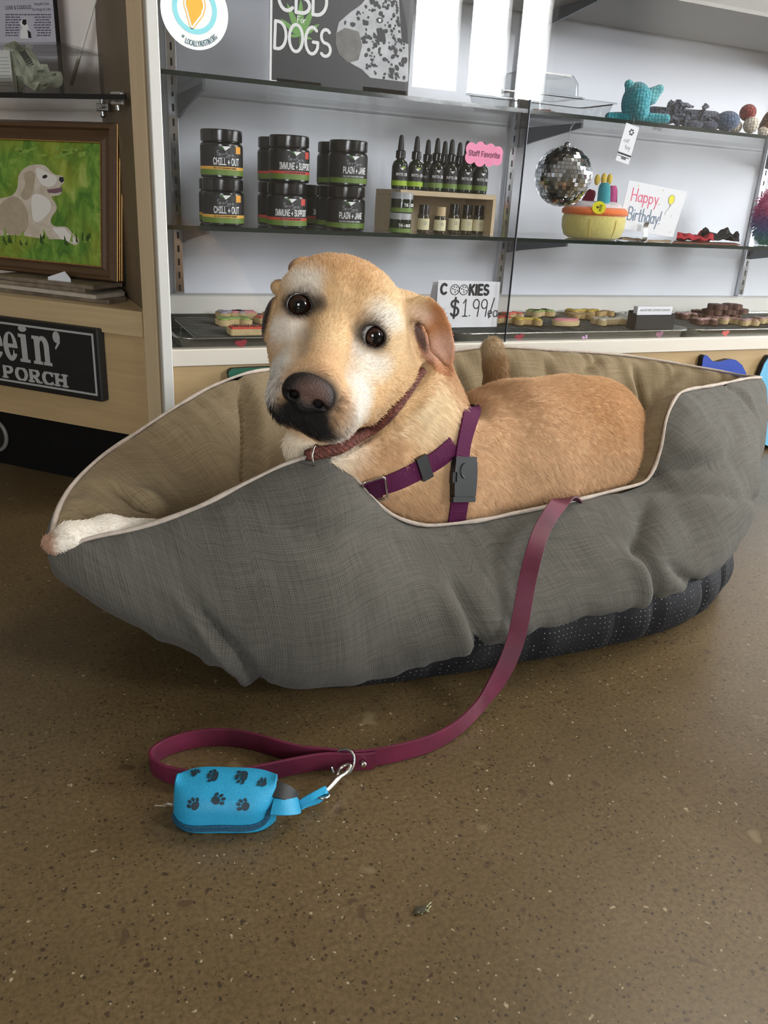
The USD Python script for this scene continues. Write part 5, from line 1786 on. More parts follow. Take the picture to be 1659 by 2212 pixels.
for i, ch in enumerate(txt):
    a = math.radians(ang_[i])
    if ch in '# ':
        if ch == '#':
            let.append(put(extr(affinity.scale(PAW, .0042, .0042, origin=(0, 0)), .0002), trimesh.transformations.translation_matrix((math.cos(a) * SR * .78, math.sin(a) * SR * .78, .0004))))
        continue
    g = affinity.translate(pen(ch, .0058, .14, sx=.6), -PEN[ch][0] * .3 * .0058, 0)
    m = extr(g, .0002, .0004)
    R_ = trimesh.transformations.rotation_matrix(a + math.pi / 2, (0, 0, 1))
    m.apply_transform(R_); m.apply_translation((math.cos(a) * SR * .90, math.sin(a) * SR * .90, 0)); let.append(m)
obj('lettering', cat(let), 'sticker_text', sk)

# ================================================================== toys, ball, card
def yarn(name, colr, dark):
    X(name, {'tc': ('texture_coordinate', {}), 'v': ('voronoi_texture', {'scale': 190.0, 'randomness': .35}), 'r': ('rgb_ramp', {'ramp': [(.1, lin(colr)), (.75, lin(dark))]}), 'b': ('bump', {'strength': .9, 'distance': .003, 'invert': True}),
             'p': ('principled_bsdf', {'roughness': .9, 'sheen_weight': .2})}, [('tc.object', 'v.vector'), ('v.distance', 'r.fac'), ('r.color', 'p.base_color'), ('v.distance', 'b.height'), ('b.normal', 'p.normal')], 'p.BSDF')


yarn('yarn_teal', '#4fb9c6', '#2a7f8c')
yarn('yarn_pale_teal', '#7fd0d4', '#4a9aa2')
yarn('yarn_grey', '#6d7483', '#42475a')
yarn('yarn_blue', '#667a99', '#3f4d66')
yarn('yarn_red', '#a23a34', '#6d2320')
yarn('yarn_white', '#e8e2d4', '#b3aa98')
yarn('yarn_brown', '#6d4a30', '#3f2a1a')


def sdf_obj(name, fn, lo, hi, h, mat, parent, **k):
    return obj(name, mesh_sdf(fn, lo, hi, h, 8), mat, parent, smooth=True, **k)


def at_shelf(px, py, Y, Z):
    return np.array([at_y(px, py, Y)[0], Y, Z + .0004])


# turquoise crocheted cat: local frame x right, y back, z up, metres
YT = 1.255


def across(dpx, px, py, Y):      # a width square to the sight line, from its pixels
    return dpx / FPX * ((at_y(px, py, Y) - EYE) @ FWD)


def facing(px, py, Y):
    q = at_y(px, py, Y)
    return -math.atan2(q[0], q[1])


k = across(130, 1375, 220, YT) / .130        # metres for each thousandth, the photo's pixel
c0 = at_shelf(1375, 258, YT, S2)
ct = T('crochet_cat', 'turquoise crocheted cat toy lying on the upper glass shelf', 'toy', loc=c0, rz=facing(1375, 220, YT))


def U(x, z, y=0.0):      # a spot of the photograph, in pixels right of and above the toy's foot
    return np.array([x * .001 * k, y, z * .001 * k])


sdf_obj('body', lambda p: smin(smin(ell(p, U(-6, 40, .012), (.025, .026, .032)), ell(p, U(2, 13, .004), (.020, .024, .012)), .01), cone(p, U(0, 46, -.006), U(8, 13, -.024), .020, .0105), .008), (-.06, -.06, -.001), (.06, .06, .09), .0022, 'yarn_teal', ct)
for x, z in ((-27, 74), (38, 66)):
    sdf_obj('ear', lambda p, x=x, z=z: cone(p, U(x * .6, z * .80, .008), U(x, z, .006), .0145, .0075), (-.06, -.03, .02), (.06, .04, .10), .0022, 'yarn_pale_teal', ct)
for x0, x1 in ((-10, -58), (14, 60)):
    sdf_obj('paw', lambda p, x0=x0, x1=x1: cone(p, U(x0, 9, -.002), U(x1, 8, -.004), .0085, .0078), (-.08, -.03, -.002), (.08, .03, .04), .0022, 'yarn_teal', ct)

# grey ruffled crocheted creature with a blue head
c1 = at_shelf(1480, 268, YT + .035, S2)
cr = T('crochet_creature', 'grey ruffled crocheted creature with a round blue head on the shelf', 'toy', loc=c1, rz=facing(1480, 220, YT) * .8)
rg = np.random.default_rng(11)
sdf_obj('body', lambda p: cone(p, U(-78, 34, .0), U(58, 20, .0), .010, .017), (-.12, -.04, -.002), (.10, .04, .08), .0025, 'yarn_grey', cr)
for i in range(34):
    x = rg.uniform(-66, 58); up_ = rg.uniform(8, 66) * (1 - abs(x + 4) / 120)
    a = rg.uniform(0, math.pi)
    pts_ = [U(x + 11 * math.cos(a) * t, up_ + 9 * math.sin(a) * t + 3 * math.sin(5 * t), rg.uniform(-.022, -.006)) for t in np.linspace(-1, 1, 6)]
    obj('ruffle', ribbon(spline(pts_, 12), (0, -1, rg.uniform(-.6, .6)), .0145, .0035), 'yarn_grey', cr, smooth=True)
obj('head', ellipsoid(U(90, 21, -.006), (.0265 * k, .024, .021 * k), 4), 'yarn_blue', cr, smooth=True)
for x in (20, 52):
    obj('leg', ellipsoid(U(x, 9, -.016), (.014, .012, .0085), 3), 'yarn_grey', cr, smooth=True)

c2 = at_shelf(1606, 282, YT, S2)
gn = T('crochet_gnome', 'small crocheted toy of red and white balls beside the blue-headed creature', 'toy', loc=c2, rz=facing(1606, 220, YT))
obj('red_ball', ellipsoid(U(2, 45, .004), (.0185 * k, .018, .018 * k), 3), 'yarn_red', gn, smooth=True)
obj('white_ball', ellipsoid(U(-18, 14, -.004), (.014 * k, .013, .0135 * k), 3), 'yarn_white', gn, smooth=True)
obj('white_ball', ellipsoid(U(14, 18, -.006), (.0175 * k, .017, .0175 * k), 3), 'yarn_white', gn, smooth=True)
c3 = at_shelf(1668, 288, YT, S2)
bt = T('crochet_bear', 'brown crocheted toy cut by the right edge of the picture', 'toy', loc=c3, rz=facing(1660, 220, YT))
sdf_obj('body', lambda p: smin(ell(p, U(-4, 28, 0), (.020, .018, .026)), ell(p, U(-18, 16, -.008), (.012, .012, .015)), .008), (-.06, -.04, -.003), (.05, .04, .08), .0025, 'yarn_brown', bt)
obj('foot', ellipsoid(U(-20, 10, -.014), (.010, .010, .0095), 3), 'yarn_white', bt, smooth=True)

# price tag on a string under the cat
P('tag_card', '#dedfe2', rough=.6)
tA, tB, tC, tD = (at_y(x, y, 1.231) for x, y in ((1350, 262), (1390, 276), (1357, 356), (1329, 346)))
hx = (tB - tA) / np.linalg.norm(tB - tA); hy = (tA - tD)
ht_ = T('price_tag', 'white price tag hanging from the upper glass shelf below the cat toy', 'tag', mat=frame_of(tD, (tC - tD), hy))
Wt, Ht = np.linalg.norm(tC - tD), np.linalg.norm(hy)
obj('card', extr(sbox(0, 0, Wt, Ht * .98), .0006), 'tag_card', ht_)
obj('print', extr(unary_union([sbox(0, Ht * .19, Wt, Ht * .235)] + [sbox(Wt * (.35 + .04 * i), Ht * .08, Wt * (.37 + .04 * i), Ht * .14) for i in range(9)] + [sbox(.001, Ht * .14, Wt * .9, Ht * .155)]), .0003, .0006), 'black_print', ht_)
obj('print', extr(affinity.translate(unary_union([affinity.rotate(Point(.0038, 0).buffer(.0016), a, origin=(0, 0)) for a in range(0, 360, 60)]), Wt * .55, Ht * .80), .0003, .0006), 'black_print', ht_, label='black flower mark')
obj('handwriting', extr(affinity.translate(pen('cat', .007, .10, slant=10), Wt * .18, Ht * .52).union(affinity.translate(pen('toy', .007, .10), Wt * .4, Ht * .36)), .0003, .0006), 'print_grey', ht_)
obj('string', tube(np.array([(Wt * .5, Ht * .97, .0003), (Wt * .5, Ht * 1.08, .001), (Wt * .45, Ht * 1.16, .0)]), .0004, 5), 'print_grey', ht_)

# mirror ball
P('mirror_ball_core', '#55585c', rough=.5)
P('mirror', '#d6dade', rough=.08, metal=1.0)
YD = 1.262
bc = at_y(1217, 381, YD); br = across(123, 1217, 381, YD) / 2
mbl = T('mirror_ball', 'silver mirror ball hanging on a wire under the upper shelf', 'mirror ball', loc=bc)
obj('core', ellipsoid((0, 0, 0), (br * .965,) * 3, 4), 'mirror_ball_core', mbl, smooth=True)
tv_, tf_ = [], []
rg = np.random.default_rng(3)
rows = 23
for i in range(rows):
    la = math.pi * (i + .5) / rows - math.pi / 2
    nn_ = max(4, int(round(2 * rows * math.cos(la))))
    for j in range(nn_):
        lo_ = 2 * math.pi * (j + (i % 2) * .3) / nn_
        n = np.array([math.cos(la) * math.cos(lo_), math.cos(la) * math.sin(lo_), math.sin(la)])
        n2 = n + rg.normal(0, .09, 3); n2 /= np.linalg.norm(n2)
        e = np.cross([0, 0, 1], n2); e /= np.linalg.norm(e); u_ = np.cross(n2, e)
        w = br * math.pi / rows * .45; w2 = br * math.pi * math.cos(la) / nn_ * .9
        o = n * br * .985
        b0 = len(tv_)
        for s1, s2 in ((-1, -1), (1, -1), (1, 1), (-1, 1)):
            tv_.append(o + e * w2 * s1 + u_ * w * s2)
        for s1, s2 in ((-1, -1), (1, -1), (1, 1), (-1, 1)):
            tv_.append(o + e * w2 * s1 + u_ * w * s2 - n * .002)
        tf_ += [(b0, b0 + 1, b0 + 2), (b0, b0 + 2, b0 + 3)]
        for q in range(4):
            r_ = (q + 1) % 4
            tf_ += [(b0 + q, b0 + 4 + q, b0 + 4 + r_), (b0 + q, b0 + 4 + r_, b0 + r_)]
obj('mirror_tiles', trimesh.Trimesh(tv_, tf_, process=False), 'mirror', mbl, smooth=False, kind='stuff')
obj('cap', lathe([(0, br * .98), (.006, br * .98), (.005, br * 1.06), (.002, br * 1.10), (0, br * 1.10)], 16), 'chrome', mbl, smooth=40)
topz = S2 - .008 - bc[2]
obj('wire', cat([tube(np.array([(0, 0, br * 1.08), (.0005, -.003, br * 1.5), (-.001 + s * .004, -.012, topz)]), .0004, 5) for s in (-1, 1)]), 'chrome', mbl)

# plush birthday cake
P('plush_yellow', '#d8cc7c', rough=.95, var=.12, vscale=160, bump=.6, bscale=500, sheen_weight=.3)
P('plush_orange', '#e8783a', rough=.95, bump=.6, bscale=500, sheen_weight=.3)
P('plush_white', '#d9cfcf', rough=.95, bump=.8, bscale=400, sheen_weight=.3)
P('plush_teal', '#3d97a0', rough=.95, bump=.6, bscale=500, sheen_weight=.3)
P('plush_pink', '#cf5c93', rough=.95, bump=.6, bscale=500, sheen_weight=.3)
P('plush_crimson', '#7d1f35', rough=.95, bump=.6, bscale=500, sheen_weight=.3)
P('plush_gold', '#d9bd55', rough=.95, bump=.6, bscale=500, sheen_weight=.3)
P('oval_yellow', '#e6de2e', rough=.4)
YK = 1.30
kk = across(137, 1277, 480, YK) / 2
c4 = at_shelf(1277, 515, YK, S1)
ck = T('plush_cake', 'plush birthday cake toy with three candles under the mirror ball', 'toy', loc=c4, rz=facing(1277, 480, YK))
pu = kk / 68.0   # metres per pixel here
obj('base', lathe([(0, .0005), (50 * pu, .0005), (60 * pu, 6 * pu), (66 * pu, 22 * pu), (67 * pu, 40 * pu), (62 * pu, 52 * pu), (40 * pu, 58 * pu), (0, 58 * pu)], 40), 'plush_yellow', ck, smooth=True)
obj('seam', cat([tube(np.array([(math.sin(a) * r_ * pu, -math.cos(a) * r_ * pu * 1.0, z * pu) for r_, z in ((60.5, 6), (66.5, 22), (67.5, 40))]), .0006, 5) for a in (-.9, -.1, .75)]), 'plush_gold', ck)
obj('icing_rim', lathe([(0, 48 * pu), (60 * pu, 46 * pu), (69 * pu, 50 * pu), (69.5 * pu, 57 * pu), (62 * pu, 64 * pu), (0, 66 * pu)], 40), 'plush_orange', ck, smooth=True)
sdf_obj('icing_top', lambda p: smin(smin(ell(p, (0, 0, 62 * pu), (56 * pu, 52 * pu, 14 * pu)), ell(p, (34 * pu, -12 * pu, 66 * pu), (20 * pu, 18 * pu, 10 * pu)), .004), ell(p, (-30 * pu, -16 * pu, 66 * pu), (18 * pu, 18 * pu, 9 * pu)), .004), (-.06, -.06, .02), (.06, .06, .085), .0025, 'plush_white', ck)
for nm, x0, z0, x1, z1, y_, mt, r0, tip in (('candle', -22, 60, -12, 98, .006, 'plush_crimson', 12, (-4, 124)), ('candle', 16, 62, 12, 112, -.016, 'plush_teal', 13, (9, 126)), ('candle', 34, 64, 30, 108, .004, 'plush_pink', 10, (21, 126))):
    cd_ = obj(nm, tube(spline([(x0 * pu, y_, z0 * pu), ((x0 + x1) / 2 * pu, y_, (z0 + z1) / 2 * pu), (x1 * pu, y_, z1 * pu)], 10), [r0 * pu * q for q in (1, 1.02, 1.03, 1.03, 1.02, 1, .98, .95, .85, .6)], 14), mt, ck, smooth=True)
    obj('flame', ellipsoid((tip[0] * pu, y_, (tip[1] - 6) * pu), (6 * pu, 6 * pu, 11 * pu), 3), 'plush_gold', cd_, smooth=True)
ov = obj('oval_tag', put(extr(affinity.scale(Point(0, 0).buffer(1, 24), 13.5 * pu, 13.5 * pu), .0008), frame_of((7 * pu, -66 * pu, 63 * pu), (1, .02, -.1), (0, .45, 1))), 'oval_yellow', ck)
obj('tag_print', put(extr(unary_union([affinity.scale(PAW, 7 * pu, 7 * pu, origin=(0, 0)).buffer(0)] + [sbox(3 * pu, -7 * pu + i * 3 * pu, 9 * pu, -5.6 * pu + i * 3 * pu) for i in range(5)]), .0003, .0008), frame_of((4 * pu, -66 * pu, 63 * pu), (1, .02, -.1), (0, .45, 1))), 'black_print', ov)

# birthday card in a metal clip
P('pen_pink', '#e0607f', rough=.6)
P('pen_blue', '#6f8196', rough=.6)
P('pen_yellow', '#e6dc3c', rough=.6)
P('pen_pale', '#d8d0a8', rough=.6)
YC = 1.262
q00, q10, q01 = at_y(1335, 492, YC), at_y(1454, 510, YC), at_y(1342, 388, YC)
CW, CH = np.linalg.norm(q10 - q00), np.linalg.norm(q01 - q00)
fc = frame_of(q00, q10 - q00, q01 - q00)
cdT = T('birthday_card', 'white hand-lettered Happy Birthday card in a metal clip', 'card', mat=fc)
obj('card', extr(Polygon([(0, 0), (CW, -.002), (CW * 1.07, CH * .98), (CW * .02, CH)]), .0006, -.0006), 'card_white', cdT)
obj('lettering', extr(affinity.translate(pen('Happy', CH * .26, .085, .16, .95, jitter=.02, seed=1), CW * .12, CH * .60), .0004), 'pen_pink', cdT)
obj('lettering', extr(affinity.translate(pen('Birthday!', CH * .27, .095, .12, .78, jitter=.02, seed=2), CW * .12, CH * .20), .0004), 'pen_blue', cdT)
bl_ = affinity.scale(Point(CW * .82, CH * .76).buffer(CH * .095, 16), .95, 1.1).union(Polygon([(CW * .80, CH * .62), (CW * .84, CH * .62), (CW * .82, CH * .67)]))
obj('balloon', extr(bl_, .0004), 'pen_yellow', cdT)
obj('balloon', extr(bl_.difference(bl_.buffer(-.0007)), .0006), 'print_grey', cdT)
obj('balloon_string', extr(LineString([(CW * .82, CH * .62), (CW * .80, CH * .55), (CW * .77, CH * .5), (CW * .76, CH * .42)]).buffer(.0004), .0004), 'print_grey', cdT)
st5 = [Polygon([(r_ * math.cos(math.pi / 2 + i * math.pi / 5), r_ * math.sin(math.pi / 2 + i * math.pi / 5)) for i in range(10) for r_ in ((.0022,) if i % 2 == 0 else (.0009,))]) for _ in range(1)][0]
obj('stars', extr(unary_union([affinity.translate(st5, x * CW, y * CH) for x, y in ((.2, .93), (.64, .92), (.88, .42), (.1, .42), (.93, .08), (.5, .40), (.62, .62))]), .0003), 'pen_pale', cdT)
cp = at_y(1388, 520, YC - .01)
clT = T('card_clip', 'small bent steel card clip holding the birthday card', 'clip', loc=(cp[0], YC - .006, S1 + .0004))
obj('clip', ribbon(spline([(0, .014, .001), (0, -.004, .001), (0, -.0085, .004), (.0005, -.0068, .018), (.001, -.0058, .030), (.001, -.008, .034)], 24), (1, 0, 0), .0105, .0009), 'steel', clT, smooth=40)

# brown paper slips and felt pieces
P('kraft', '#a98f6c', rough=.85, var=.12, vscale=60)
P('kraft_dark', '#7d6a55', rough=.85)
P('felt_red', '#a8202f', rough=.95, bump=.4, bscale=600)
P('felt_black', '#1c1b1d', rough=.95, bump=.4, bscale=600)
P('felt_rust', '#7b4a36', rough=.95, bump=.4, bscale=600)


def slab(name, label, cat_, poly, Y, mat, h=.002, wob=.0, z0=0.0, seed=0):
    """A flat limp thing lying on the shelf: its outline as seen along the front, given depth."""
    g = Polygon(poly)
    m = extr(g, h)
    v, f = trimesh.remesh.subdivide_to_size(m.vertices, m.faces, .006)
    v = np.array(v)
    v[:, 2] += wob * np.maximum(0, meshkit.fbm(np.stack([v[:, 0] * 60, v[:, 1] * 60, v[:, 0] * 0 + seed], 1), 2, seed) - .35)
    v[:, 2] += z0
    t = T(name, label, cat_, loc=(0, 0, S1 + .0005))
    obj('sheet', trimesh.Trimesh(v, f, process=False), mat, t, smooth=50)
    return t


def xs(px, Y): return at_y(px, 510, Y)[0]


slab('paper_slip', 'dark brown paper slip left behind the birthday card', 'paper', [(xs(1338, 1.27), 1.26), (xs(1378, 1.27), 1.255), (xs(1380, 1.3), 1.30), (xs(1340, 1.3), 1.31)], 1.28, 'kraft_dark', .002, .006, seed=1)
slab('paper_slip', 'light brown kraft paper slip under the birthday card, right of the clip', 'paper', [(xs(1392, 1.25), 1.245), (xs(1442, 1.25), 1.243), (xs(1440, 1.3), 1.285), (xs(1396, 1.3), 1.29)], 1.26, 'kraft', .0015, .004, seed=2)
slab('felt_mat', 'rust brown felt mat under the red felt piece', 'felt', [(xs(1452, 1.243), 1.24), (xs(1600, 1.243), 1.24), (xs(1590, 1.32), 1.32), (xs(1460, 1.32), 1.32)], 1.26, 'felt_rust', .0015, .002, seed=3)
slab('felt_piece', 'folded red felt piece on the shelf right of the birthday card', 'felt', [(xs(1462, 1.262), 1.262), (xs(1538, 1.262), 1.256), (xs(1528, 1.3), 1.30), (xs(1470, 1.3), 1.31)], 1.27, 'felt_red', .004, .034, .0022, seed=4)
slab('felt_piece', 'crumpled black felt piece beside the red one', 'felt', [(xs(1520, 1.268), 1.27), (xs(1594, 1.268), 1.262), (xs(1592, 1.31), 1.31), (xs(1510, 1.31), 1.312)], 1.28, 'felt_black', .004, .038, .0065, seed=5)

# rainbow fluffy toy at the right edge
X('rainbow_fluff', {'tc': ('texture_coordinate', {}), 's': ('separate_xyz', {}), 'n': ('noise_texture', {'scale': 40.0, 'detail': 3.0}), 'a': ('math', {'math_type': 'multiply_add', 'value2': .05}), 'r': ('rgb_ramp', {'ramp': [(.0, lin('#3f8f6a')), (.3, lin('#4a7aa8')), (.5, lin('#7a4a9a')), (.7, lin('#c23f86')), (1.0, lin('#d3568f'))]}),
                    'mr': ('map_range', {'from_min': .02, 'from_max': .12}), 'p': ('principled_bsdf', {'roughness': .95, 'sheen_weight': .4})},
  [('tc.object', 's.vector'), ('tc.object', 'n.vector'), ('n.fac', 'a.value1'), ('s.z', 'a.value3'), ('a.value', 'mr.value'), ('mr.result', 'r.fac'), ('r.color', 'p.base_color')], 'p.BSDF')
fz = at_shelf(1655, 540, 1.30, S1)
rb = T('fluffy_toy', 'rainbow-coloured long-haired fluffy toy cut by the right edge of the picture', 'toy', loc=fz)
core = ellipsoid((0, 0, .058), (.030, .028, .052), 4)
obj('body', core, 'rainbow_fluff', rb, smooth=True)
sp_, fi_ = trimesh.sample.sample_surface(core, 2600, seed=2)
nr_ = core.face_normals[fi_]
rg = np.random.default_rng(6)
dirv = nr_ * .55 + np.array([0, 0, -.55]) + rg.normal(0, .3, nr_.shape)
dirv /= np.linalg.norm(dirv, axis=1, keepdims=True)
Lh = rg.uniform(.010, .020, len(sp_))[:, None]
hp = np.stack([sp_ - nr_ * .001, sp_ + (nr_ * .6 + dirv * .4) * Lh * .5, sp_ + (nr_ * .35 + dirv * .65) * Lh], 1)
hp[..., 2] = np.maximum(hp[..., 2], .001)
cv = UsdGeom.BasisCurves.Define(stage, rb.path + '/hair')
cv.CreateTypeAttr('linear'); cv.CreatePointsAttr(Vt.Vec3fArray.FromNumpy(hp.reshape(-1, 3).astype(np.float32)))
cv.CreateCurveVertexCountsAttr(Vt.IntArray.FromNumpy(np.full(len(hp), 3, np.int32)))
cv.CreateWidthsAttr(Vt.FloatArray.FromNumpy(np.tile(np.array([.0011, .0009, .0003], np.float32), len(hp)))); cv.SetWidthsInterpolation('vertex')
UsdShade.MaterialBindingAPI.Apply(cv.GetPrim()).Bind(MAT['rainbow_fluff']); tag(cv.GetPrim(), kind='stuff')

# clear plastic food tray and clamshell on the upper shelf
pane_material('clear_plastic', (.90, .92, .92), ior=1.6, rough=.08)
ta, tb = at_y(1062, 232, 1.262)[0], at_y(1332, 250, 1.262)[0]
ft = T('clear_tray', 'empty clear plastic ribbed food tray on the upper shelf', 'tray', loc=((ta + tb) / 2, 1.31, S2 + .0004))
tw_, td_ = (tb - ta) / 2, .055
prof_ = []


def rrect(w, d, r, n=80):
    e = sbox(-w + r, -d + r, w - r, d - r).buffer(r, 8).exterior
    return np.array([e.interpolate(x, normalized=True).coords[0] for x in np.linspace(0, 1, n, endpoint=False)])


def shell(levels, n=160, ribs=0.0, close=True):
    """A thin-walled tray: rounded rectangles (half width, half depth, corner, z) joined one above the other."""
    rings = []
    for w, d, r, z in levels:
        e = rrect(w, d, r, n)
        if ribs:
            k_ = np.linalg.norm(e, axis=1, keepdims=True)
            e = e + e / k_ * (ribs * np.sign(np.sin(np.arange(n) * 2 * math.pi * 28 / n)))[:, None] * (1 if 0 < z < .9 * levels[-1][3] else 0)
        rings.append(np.column_stack([e, np.full(n, z)]))
    v = np.vstack(rings + [np.array([[0, 0, levels[0][3]]])])
    f = []
    for a in range(len(levels) - 1):
        for i in range(n):
            j = (i + 1) % n
            f += [(a * n + i, a * n + j, (a + 1) * n + j), (a * n + i, (a + 1) * n + j, (a + 1) * n + i)]
    if close:
        f += [(len(v) - 1, (i + 1) % n, i) for i in range(n)]
    return trimesh.Trimesh(v, f, process=False)


obj('tray', shell([(tw_ * .84, td_ * .82, .008, .0005), (tw_ * .88, td_ * .86, .010, .006), (tw_ * .94, td_ * .94, .012, .024), (tw_ * .95, td_ * .95, .012, .0255), (tw_, td_, .014, .026), (tw_, td_, .014, .0245)], ribs=.0011), 'clear_plastic', ft, smooth=20)
da, db = at_y(1108, 190, 1.285)[0], at_y(1246, 190, 1.285)[0]
dm = T('clear_lid', 'clear plastic domed lid upside on the ribbed tray', 'lid', loc=((da + db) / 2, 1.305, S2 + .0272))
dw = (db - da) / 2
obj('rim', shell([(dw * 1.05, .050, .012, .0), (dw * 1.05, .050, .012, .0015), (dw * .95, .044, .012, .002)], close=False), 'clear_plastic', dm, smooth=30)
obj('dome', shell([(dw * .62, .022, .010, .036), (dw * .80, .034, .012, .034), (dw * .92, .041, .014, .022), (dw * .94, .043, .014, .002)]), 'clear_plastic', dm, smooth=40)
P('treat_red', '#9c6a58', rough=.8, var=.3, vscale=200)
rg = np.random.default_rng(8)
for i, (a, b) in enumerate(((1160, 214), (1182, 218), (1200, 222), (1172, 222))):
    q = at_y(a, b, 1.30)
    t = T('red_treat', ('reddish biscuit lying leftmost in the clear tray', 'reddish biscuit second from the left in the clear tray', 'reddish biscuit rightmost in the clear tray', 'reddish biscuit lying in front in the clear tray')[i], 'treat', loc=(q[0], 1.30 + (-.01 if i == 3 else .004 * i), S2 + .0012), rz=rg.uniform(0, 3))
    obj('biscuit', bx(-.011, .011, -.006, .006, 0, .007, .002), 'treat_red', t)

# ================================================================== trays of cookies
P('pan_metal', '#b4b4ad', rough=.24, metal=1.0, var=.12, vscale=30)
P('rack_wire', '#8e8e88', rough=.3, metal=1.0)
P('biscuit', '#b89a68', rough=.85, var=.25, vscale=160, bump=.4, bscale=500)
P('biscuit_pale', '#c9b183', rough=.85, var=.2, vscale=160, bump=.4, bscale=500)
P('biscuit_dark', '#6a4a3c', rough=.85, var=.3, vscale=160, bump=.5, bscale=500)
for nm, c in (('green', '#93ab5e'), ('red', '#c64a3a'), ('coral', '#dd6a52'), ('yellow', '#cdb24a'), ('pink', '#d98a92'), ('lavender', '#a79fae'), ('white', '#d9d0bb'), ('maroon', '#5a2c28'), ('rose', '#b4908a')):
    P('icing_' + nm, c, rough=.55, var=.12, vscale=300, bump=.3, bscale=500)
PANZ = ZD + .024


def sheet_pan(label, x0, x1):
    y0, y1 = YG + .024, YB - .043
    t = T('sheet_pan', label, 'baking tray', loc=((x0 + x1) / 2, (y0 + y1) / 2, ZD + .0005))
    w, d = (x1 - x0) / 2, (y1 - y0) / 2
    obj('pan', shell([(w - .018, d - .018, .016, .001), (w - .012, d - .012, .020, .004), (w - .005, d - .005, .022, .0225), (w, d, .024, .0235)]), 'pan_metal', t, smooth=50)
    obj('pan_outside', shell([(w - .018, d - .018, .016, 0), (w - .011, d - .011, .020, .003), (w - .0042, d - .0042, .022, .0215), (w, d, .024, .0222)]), 'pan_metal', t, smooth=50)
    rim = rrect(w - .0004, d - .0004, .024, 140)
    obj('rolled_rim', tube(np.column_stack([rim, np.full(140, .0226)]), .0017, 8, closed=True), 'pan_metal', t, smooth=True)
    return w, d, t


def wire_rack(label, x0, x1, along):
    y0, y1 = YG + .034, YB - .053
    t = T('wire_rack', label, 'cooling rack', loc=((x0 + x1) / 2, (y0 + y1) / 2, PANZ - .006))
    w, d = (x1 - x0) / 2, (y1 - y0) / 2
    r = rrect(w, d, .006, 60)
    obj('frame', tube(np.column_stack([r, np.zeros(60)]), .0016, 6, closed=True), 'rack_wire', t, smooth=True)
    ws = []
    if along == 'y':
        for x in np.arange(-w + .008, w, .0105):
            ws.append(tube(np.array([(x, -d, .0022), (x, d, .0022)]), .0011, 5))
    else:
        for y in np.arange(-d + .006, d, .0085):
            ws.append(tube(np.array([(-w, y, .0022), (w, y, .0022)]), .0011, 5))
    obj('wires', cat(ws), 'rack_wire', t, smooth=True, kind='stuff')
    obj('foot', cat([tube(np.array([(sx * (w - .01), sy * (d - .01), -.016), (sx * (w - .01), sy * (d - .01), 0)]), .0016, 6) for sx in (-1, 1) for sy in (-1, 1)]), 'rack_wire', t)


x1a, x1b = at_y(372, 700, YG + .05)[0] + .001, at_y(984, 728, YG + .024)[0]
x2a, x2b = x1b + .006, at_y(1496, 716, YG + .024)[0]
x3a = x2b + .006
sheet_pan('silver sheet pan at the left end of the case', x1a, x1b)
sheet_pan('silver sheet pan in the middle of the case, behind the back of the bed', x2a, x2b)
sheet_pan('silver sheet pan at the right edge of the picture', x3a, x3a + .48)
wire_rack('wire cooling rack in the left sheet pan', x1a + .035, x1b - .02, 'x')
wire_rack('wire cooling rack in the middle sheet pan', x2a + .02, x2b - .08, 'y')
wire_rack('wire cooling rack in the right sheet pan', x3a + .02, x3a + .46, 'y')


def bone(L, W):
    k = W / 2
    return unary_union([sbox(-L / 2 + k * .8, -k * .58, L / 2 - k * .8, k * .58)] + [Point(sx * (L / 2 - k * .85), sy * k * .52).buffer(k * .66, 8) for sx in (-1, 1) for sy in (-1, 1)]).buffer(-.001).buffer(.001)


SHAPES = {'bone': lambda L, W: bone(L, W), 'round': lambda L, W: affinity.scale(Point(0, 0).buffer(.5, 12), L, W), 'flower': lambda L, W: unary_union([Point(L * .3 * math.cos(a), W * .3 * math.sin(a)).buffer(W * .24, 8) for a in np.arange(6) * math.pi / 3] + [Point(0, 0).buffer(W * .3)]),
          'rect': lambda L, W: sbox(-L / 2, -W / 2, L / 2, W / 2).buffer(-.004).buffer(.004)}
RACKZ = PANZ - .006 + .0036


def cookie(label, px, py, L, W, shape, base, icing=None, rz=0.0, lift=0.0, thick=.0095, sprinkles=False):
    """A biscuit whose top front edge shows at the given spot of the photograph; it lies on the rack (or on others, lift)."""
    p = at_z(px, py, RACKZ + lift + thick * .6)
    t = T('cookie', label, 'cookie', loc=(p[0], min(max(p[1], YG + .05), YB - .075), RACKZ + lift + .0003), rz=rz)
    s = SHAPES[shape](L, W)
    m = extr(s.buffer(-.0008), thick * .15); m2 = extr(s, thick * .85, thick * .15)
    obj('biscuit', cat([m, m2]), base, t, smooth=30)
    if icing:
        obj('icing', cat([extr(s.buffer(-.003), .0018, thick), extr(s.buffer(-.0042), .0010, thick + .0018)]), icing, t, smooth=30)
        if sprinkles:
            rr_ = np.random.default_rng(int(px))
            ps = [bx(x - .0009, x + .0009, y - .0009, y + .0009, thick + .0026, thick + .0042) for x, y in zip(rr_.uniform(-L * .4, L * .4, 40), rr_.uniform(-W * .36, W * .36, 40))]
            obj('sprinkles', cat(ps), 'biscuit_dark', t, kind='stuff')
    return t


